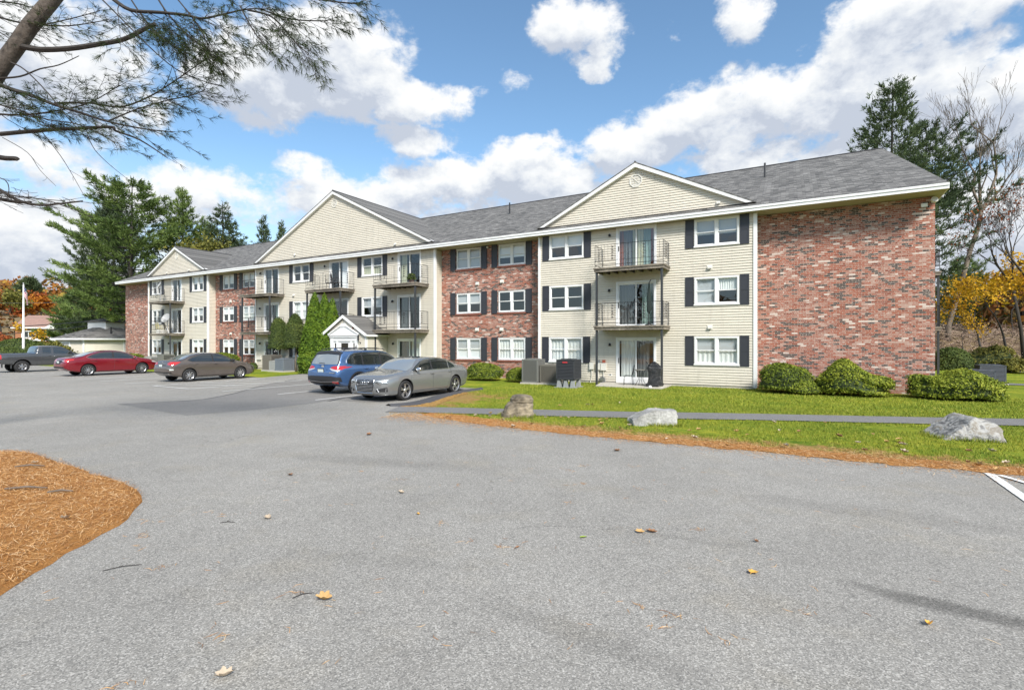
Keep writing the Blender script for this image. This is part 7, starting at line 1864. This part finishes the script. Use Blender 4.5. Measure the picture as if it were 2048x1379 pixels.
for (px, py, l, a, lb) in ((205,1145,.28,.5,'thin dark twig on the drive below the straw island'),(440,1048,.16,.1,'short dark twig left of the pale lobed leaf'),(585,1200,.16,.6,'short dark twig left of the crumpled tan leaf')):
    p = gnd(px, py); m = MB(); m.tube([(0,0,.008),(l*.5,.02,.012),(l,0,.006)], [.003,.004,.002], 5); m.tube([(l*.4,.015,.01),(l*.45,.08,.02)], .002, 4)
    o = m.build('twig', M_barkd); o.location = (p.x, p.y, .012); o.rotation_euler = (0,0,a); tag(o, lb, 'twig', 'twigs on the drive')
for (px, py, l, a, lb) in ((10,998,.5,.1,'grey stick at the left edge of the straw island'),(95,1003,.28,.2,'pale stick in the middle of the straw island'),(30,948,.4,.15,'thin pale stick near the top of the straw island')):
    p = gnd(px, py); o = MB().tube([(0,0,.02),(l*.5,.02,.035),(l,0,.02)], [.012,.014,.008], 6).build('stick', M_bark); o.location = (p.x, p.y, isl_z(p.x, p.y)); o.rotation_euler = (0,0,a); tag(o, lb, 'stick', 'sticks on the straw island')
# ================================================================ flagpole, pavilion, houses, wires, hill, woods
p = view(47, 685, 50)
t = thing('flagpole', 'white flagpole with a limp flag behind the pickup', 'flagpole', (p.x, p.y, 0))
MB().tube([(0,0,0),(0,0,1.4),(0,0,7.7)], [.105,.11,.05], 12).build('pole', M_white, t, smooth=True)
MB().lathe([(.001,-.07),(.05,-.05),(.07,0),(.05,.05),(.001,.07)], 10, (0,0,7.78)).build('finial', M_steel, t, smooth=True)
def _flag(q, p_, o):
    uvz = q.sep(q.coord('UV')); x, y = uvz[0], uvz[1]
    st = q.m('GREATER_THAN', q.m('FRACT', q.m('MULTIPLY', y, 6.5)), .5)
    c = q.mix(st, (.62,.60,.60), (.45,.03,.05))
    can = q.m('MULTIPLY', q.m('LESS_THAN', x, .42), q.m('GREATER_THAN', y, .46))
    star = q.m('LESS_THAN', q.voro(q.comb(q.m('MULTIPLY', x, 26.0), q.m('MULTIPLY', y, 16.0), 0.0), 1.0), .28)
    c = q.mix(can, c, q.mix(star, (.02,.03,.11), (.6,.6,.62)))
    q.put(p_.inputs['Base Color'], c)
M_flag = mat('striped_flag_cloth', rough=.8, build=_flag)
nx, nz = 24, 16; m = MB(); uv = []
for i in range(nx+1):
    for j in range(nz+1):
        a = i/nx; b_ = j/nz      # a along the fly, b up the hoist ; the fly hangs in folds
        x = .06+.42*(1-math.exp(-a*2.2))*(.9-.2*b_); y = .10*math.sin(a*17+b_*2)*a**.4; z = 7.55-(1-b_)*1.0-a*1.05*(.9+.1*b_)-.05*math.sin(a*17)
        m.v.append((x, y, z)); uv.append((a, b_))
for i in range(nx):
    for j in range(nz): m.f.append((i*(nz+1)+j, (i+1)*(nz+1)+j, (i+1)*(nz+1)+j+1, i*(nz+1)+j+1)); m.m.append(0)
o = m.build('flag', M_flag, t, smooth=True); ul = o.data.uv_layers.new(name='uv')
for li, lp in enumerate(o.data.loops): ul.data[li].uv = uv[lp.vertex_index]
# pavilion
p = view(213, 685, 64.6)
t = thing('pavilion', 'low cream octagonal pavilion with a grey roof and white cupola left of the building', 'pavilion', (p.x, p.y, 0), R(-9))
m = MB(); RO = 4.9; oc = [(RO*math.cos(R(22.5+45*k)), RO*math.sin(R(22.5+45*k))) for k in range(8)]
for k in range(8):
    a, c_ = Vector((*oc[k],0)), Vector((*oc[(k+1) % 8],0)); n_ = Vector(((a+c_).x, (a+c_).y, 0)).normalized(); z = 0.0
    while z < 2.4:
        z2 = min(2.4, z+.15); m.quad(a+n_*.02+Vector((0,0,z)), c_+n_*.02+Vector((0,0,z)), c_+Vector((0,0,z2)), a+Vector((0,0,z2))); z = z2
m.build('wall', M_siding, t)
for k in range(8): MB().box(-.09,.09,-.09,.09,0,2.4).build('corner_board', M_white, t, loc=(oc[k][0],oc[k][1],0), rot=(0,0,R(22.5+45*k)))
m = MB(); RE = 5.5; e = [(RE*math.cos(R(22.5+45*k)), RE*math.sin(R(22.5+45*k))) for k in range(8)]; ic = [(1.1*math.cos(R(22.5+45*k)), 1.1*math.sin(R(22.5+45*k))) for k in range(8)]
for k in range(8):
    q = (k+1) % 8; m.quad((*e[k],2.50),(*e[q],2.50),(*ic[q],3.98),(*ic[k],3.98)); m.quad((*e[q],2.46),(*e[k],2.46),(*oc[k],2.46),(*oc[q],2.46))
m.build('roof', M_roof, t)
m = MB()
for k in range(8): q = (k+1) % 8; m.prism([(*e[k],2.34),(*e[q],2.34),(*e[q],2.52),(*e[k],2.52)], (e[k][0]*.004,e[k][1]*.004,0))
m.build('fascia', M_white, t)
m = MB(); m.box(-1.3,1.3,-1.3,1.3,3.7,4.55); cu = m.build('cupola', M_white, t); m = MB(); m.box(-1.5,1.5,-1.5,1.5,4.56,4.66); m.prism([(-1.5,-1.5,4.66),(1.5,-1.5,4.66),(.5,-.5,4.95),(-.5,-.5,4.95)], (0,.001,0)); m.add([(-1.5,-1.5,4.66),(1.5,-1.5,4.66),(1.5,1.5,4.66),(-1.5,1.5,4.66),(-.6,-.6,4.98),(.6,-.6,4.98),(.6,.6,4.98),(-.6,.6,4.98)], [(0,1,5,4),(1,2,6,5),(2,3,7,6),(3,0,4,7),(4,5,6,7)]); m.build('cupola_roof', M_roof, cu)
MB().tube([(2.8,-2.0,3.1),(2.8,-2.0,3.9)], .08, 8).build('vent_pipe', M_iron, t)
a, c_ = Vector(oc[5]).lerp(Vector(oc[6]), .18), Vector(oc[5]).lerp(Vector(oc[6]), .52); mid = (a+c_)/2; an = math.atan2(mid.y, mid.x)
d_ = MB().box(-.62,.62,-.06,.05,0,2.15).build('door', M_white, t, loc=(mid.x*1.0,mid.y*1.0,0), rot=(0,0,R(247.5)+R(90)-R(0)+R(0)))
d_.rotation_euler = (0,0,math.atan2(oc[6][1]-oc[5][1], oc[6][0]-oc[5][0]))
MB().box(-.42,.42,-.09,-.06,.1,2.0).build('door_panel', mat('grey_door_panel', (.27,.28,.28), .5), d_)
# brick house on the slope
M_hbrick = mat('orange_brown_brick', (.30,.13,.065), .85, build=speck(6, .2, (.30,.13,.065))); M_hroof = mat('brown_red_shingles', (.26,.16,.13), .9, build=speck(3, .15, (.27,.165,.135)))
def house(loc, rz, w_, d_, h, label, wall, roof, rh, gable=True):
    t = thing('house', label, 'house', loc, rz)
    m = MB(); m.quad((-w_/2,-d_/2,-2),(w_/2,-d_/2,-2),(w_/2,-d_/2,h),(-w_/2,-d_/2,h)); m.quad((w_/2,-d_/2,-2),(w_/2,d_/2,-2),(w_/2,d_/2,h),(w_/2,-d_/2,h)); m.quad((-w_/2,d_/2,-2),(-w_/2,-d_/2,-2),(-w_/2,-d_/2,h),(-w_/2,d_/2,h)); m.quad((w_/2,d_/2,-2),(-w_/2,d_/2,-2),(-w_/2,d_/2,h),(w_/2,d_/2,h))
    for s_ in (-1,1): m.poly([(s_*w_/2,-d_/2,h),(s_*w_/2,d_/2,h),(s_*w_/2,0,h+rh)])
    m.build('wall', wall, t)
    r_ = MB(); r_.quad((-w_/2-.4,-d_/2-.5,h-.15),(w_/2+.4,-d_/2-.5,h-.15),(w_/2+.4,0,h+rh),(-w_/2-.4,0,h+rh)); r_.quad((w_/2+.4,d_/2+.5,h-.15),(-w_/2-.4,d_/2+.5,h-.15),(-w_/2-.4,0,h+rh),(w_/2+.4,0,h+rh)); rf = r_.build('roof', roof, t)
    MB().box(-w_/2-.4,w_/2+.4,-d_/2-.56,-d_/2-.5,h-.35,h-.12).build('fascia', M_white, t)
    return t
def hwin(t, x0, x1, z0, z1, y):
    m = MB(); m.box(x0-.12,x1+.12,y-.08,y,z0-.12,z0); m.box(x0-.12,x1+.12,y-.08,y,z1,z1+.12); m.box(x0-.12,x0,y-.08,y,z0,z1); m.box(x1,x1+.12,y-.08,y,z0,z1); m.box((x0+x1)/2-.05,(x0+x1)/2+.05,y-.08,y,z0,z1)
    o = m.build('window', M_white, t); MB().box(x0,x1,y-.04,y-.01,z0,z1).build('pane', mat('dark_pane_%d' % (len(MATS)), (.03,.035,.04), .1), o)
p = view(118, 685, 100)
t = house((p.x, p.y, 0), R(12), 9.5, 8, 5.0, 'orange brown brick house with a pale shingle roof on the left slope', M_hbrick, M_hroof, 2.3)
hwin(t, -3.6,-1.6,3.0,4.1,-4.0); hwin(t, .6,3.4,3.0,4.1,-4.0); hwin(t,-2.8,-.6,.4,1.2,-4.0); MB().box(-4.8,4.8,-4.3,-4.02,2.35,2.75).box(-4.8,4.8,-4.9,-4.02,1.7,1.85).build('band_trim', M_white, t)
m = MB(); m.prism([(.2,-5.2,4.6),(4.6,-5.2,4.6),(2.4,-5.2,5.9)], (0,4,0)); m.build('front_gable', M_white, t)
p = view(2010, 685, 68)
M_hwhite = mat('white_clapboard', (.66,.66,.64), .6); M_hpink = mat('faded_red_wall', (.35,.14,.11), .8)
t = house((p.x, p.y, 1.2), R(-14), 13, 8, 4.6, 'pale house showing through the golden maples on the right', M_hwhite, M_hroof, 2.2)
hwin(t, -5,-3.6,1.5,3.2,-4.0); hwin(t, -1.5,.5,1.5,3.2,-4.0); hwin(t, 3,4.6,1.5,3.2,-4.0); MB().box(-2.4,2.4,-4.05,-3.99,0,1.2).build('brick_skirt', M_hpink, t)
p = view(1938, 685, 72); t = house((p.x, p.y, 1.5), R(-10), 5, 6, 5.2, 'narrow white house corner glimpsed beside the leaning trunk', M_hwhite, M_acs, 2.5)
hwin(t, -1,.4,2.6,3.9,-3.0)
# white sign
p = view(1945, 685, 40); t = thing('small_sign', 'small blank white sign on a dark post before the brush pile', 'sign', (p.x, p.y, 0))
MB().box(-.30,.30,-.03,0,.68,1.08).build('panel', M_white, t); MB().box(-.03,.03,0,.05,0,.7).build('post', M_iron, t)
# overhead wires
def wire(a, b_, sag, r_, label, mt):
    pts = []
    for i in range(25):
        q = i/24; pts.append(a.lerp(b_, q)+Vector((0,0,-sag*4*q*(1-q))))
    o = MB().tube(pts, r_, 5).build('power_line', mt); tag(o, label, 'power line', 'overhead wires on the left')
wire(view(-260,660,72), view(268,634,66), .5, .055, 'upper thick black cable sagging across the left background', M_iron)
wire(view(-260,672,72), view(268,638,66), .9, .055, 'lower thick black cable sagging across the left background', M_iron)
wire(view(-260,605,90), view(300,600,84), .3, .018, 'thin upper wire crossing in front of the autumn hill', M_steel)
wire(view(-260,633,90), view(300,631,84), .3, .018, 'thin lower wire crossing in front of the autumn hill', M_steel)
# distant antenna mast
p = view(14, 625, 330); t = thing('antenna_mast', 'distant cell antenna mast sticking out of the hilltop trees', 'antenna', (p.x, p.y, 10))
MB().tube([(0,0,0),(0,0,31)], [.5,.35], 6).build('mast', M_steel, t)
m = MB()
for x in (-2.2,-1.3,-.2,.9,1.9): m.box(x-.22,x+.22,-.2,.2,25.5,28)
m.box(-2.4,2.2,-.1,.1,26.4,26.8); m.build('panels', M_steel, t)
# hill, bank, woods
def hillz(x, y):
    t1 = sstep(y, 95, 210)*(1-.55*sstep(x, -120, 40)); return 15*t1+6*sstep(y, 200, 420)
M_litter = mat('leaf_litter', (.2,.13,.07), .95, build=speck(.5, .4, (.17,.12,.055), .1, big=3.0))
m = MB(); nxx, nyy = 60, 30
for j in range(nyy+1):
    for i in range(nxx+1):
        x = -420+i*14; y = 90+j*14; m.v.append((x, y, hillz(x, y)-.02+ (.8*noise.noise(Vector((x*.03, y*.03, 0))) if y > 100 else -.1)))
for j in range(nyy):
    for i in range(nxx): a = j*(nxx+1)+i; m.f.append((a, a+1, a+nxx+2, a+nxx+1)); m.m.append(0)
o = m.build('hill', M_litter, smooth=True); o['kind'] = 'structure'
m = MB(); nxx, nyy = 50, 26; bx0, by0 = 29, 33
def bankz(x, y):
    px = 1024+1024*x/y; e = sstep(y-.06*(x-33), 37.5, 47)*sstep(x, 29, 34); return 3.0*e+.5*noise.noise(Vector((x*.3, y*.3, 2)))*e
for j in range(nyy+1):
    for i in range(nxx+1):
        x = bx0+i*1.2; y = by0+j*1.6; m.v.append((x, y, bankz(x, y)+.02-.05*(1-sstep(y, 36, 40))-.04*(1-sstep(x,29,31))))
for j in range(nyy):
    for i in range(nxx): a = j*(nxx+1)+i; m.f.append((a, a+1, a+nxx+2, a+nxx+1)); m.m.append(0)
o = m.build('leafy_bank', M_litter, smooth=True); o['kind'] = 'structure'
r = random.Random(31); m = MB()
for _ in range(2600):
    x = r.uniform(33, 54); y = r.uniform(37.5, 47); z = bankz(x, y)+r.uniform(0,.5); a = r.uniform(0,6.28); l = r.uniform(.8,2.8); q = Vector((x,y,z)); pts = [q]; d = Vector((math.cos(a)*r.choice((-1,1)), math.sin(a)*.5, r.uniform(-.2,.9))).normalized()
    for k in range(4): d = (d+rvec(r)*.45+Vector((0,0,-.12))).normalized(); q = q+d*l/4; pts.append(q)
    m.tube(pts, [.022,.018,.013,.009,.005], 3, cap=False)
M_brush = mat('cut_brush', (.30,.22,.15), .95, build=lambda q, p_, o: q.put(p_.inputs['Base Color'], q.ramp(q.island(), [(0,(.05,.035,.028)),(.5,(.17,.11,.08)),(1,(.38,.29,.22))])))
tag(m.build('brush_pile', M_brush), 'tangle of cut bare branches heaped on the right bank', 'brush pile', kind='stuff')
def crowns(name, spots, mt, label, seed, per=110, sz=.9):
    r = random.Random(seed); m = MB()
    for (x, y, z, rx, rz_) in spots:
        for _ in range(per):
            d = rvec(r); p = Vector((x, y, z))+Vector((d.x*rx, d.y*rx, d.z*rz_))*r.uniform(.55,1.05)
            leafquad(m, p, (rvec(r)+Vector((0,-.3,.5))).normalized(), sz*r.uniform(.5,1.3), r, 1.2)
        m.tube([(x, y, z-rz_*1.9), (x, y, z)], .22, 4, 1, cap=False)
    return tag(m.build(name, [mt, M_barkd]), label, 'woods', kind='stuff')
spots = []
for k in range(420):
    y = r.uniform(125, 330); x = r.uniform(-1.45, .6)*y
    if x > -.25*y and r.random() < .4: continue
    rz_ = r.uniform(3.2, 5.5); spots.append((x, y, hillz(x, y)+rz_*1.35, r.uniform(3, 5.2), rz_))
crowns('autumn_woods', spots, ML_wood, 'mixed autumn woods covering the far slope', 8, 150, 1.15)
spots = []
for k in range(60):
    y = r.uniform(84, 118); x = r.uniform(-1.1, 1.3)*y
    if -.98*y < x < -.84*y: continue
    rz_ = r.uniform(2.5, 3.8); spots.append((x, y, rz_*1.1+.5, r.uniform(2.5,4), rz_))
for k in range(26):
    y = r.uniform(52, 80); x = r.uniform(.86, 1.2)*y; rz_ = r.uniform(2.5, 4.2); spots.append((x, y, rz_*1.2+2, r.uniform(2.2,3.6), rz_))
crowns('autumn_thicket', spots, ML_wood, 'brown and green thicket behind the buildings', 9, 260, .62)

# trees across the road behind the viewpoint (seen in the window glass and car paint)
spots = []
r = random.Random(77)
for k in range(34):
    a = R(115+130*(k+.5)/34); dd_ = r.uniform(34, 52); x, y = math.sin(a)*dd_, math.cos(a)*dd_; rz_ = r.uniform(3.0, 4.6); spots.append((x, y, rz_*1.15+1.5, r.uniform(3,4.6), rz_))
crowns('autumn_thicket', spots, ML_wood, 'autumn trees along the far side of the drive behind the viewpoint', 10, 300, .7)
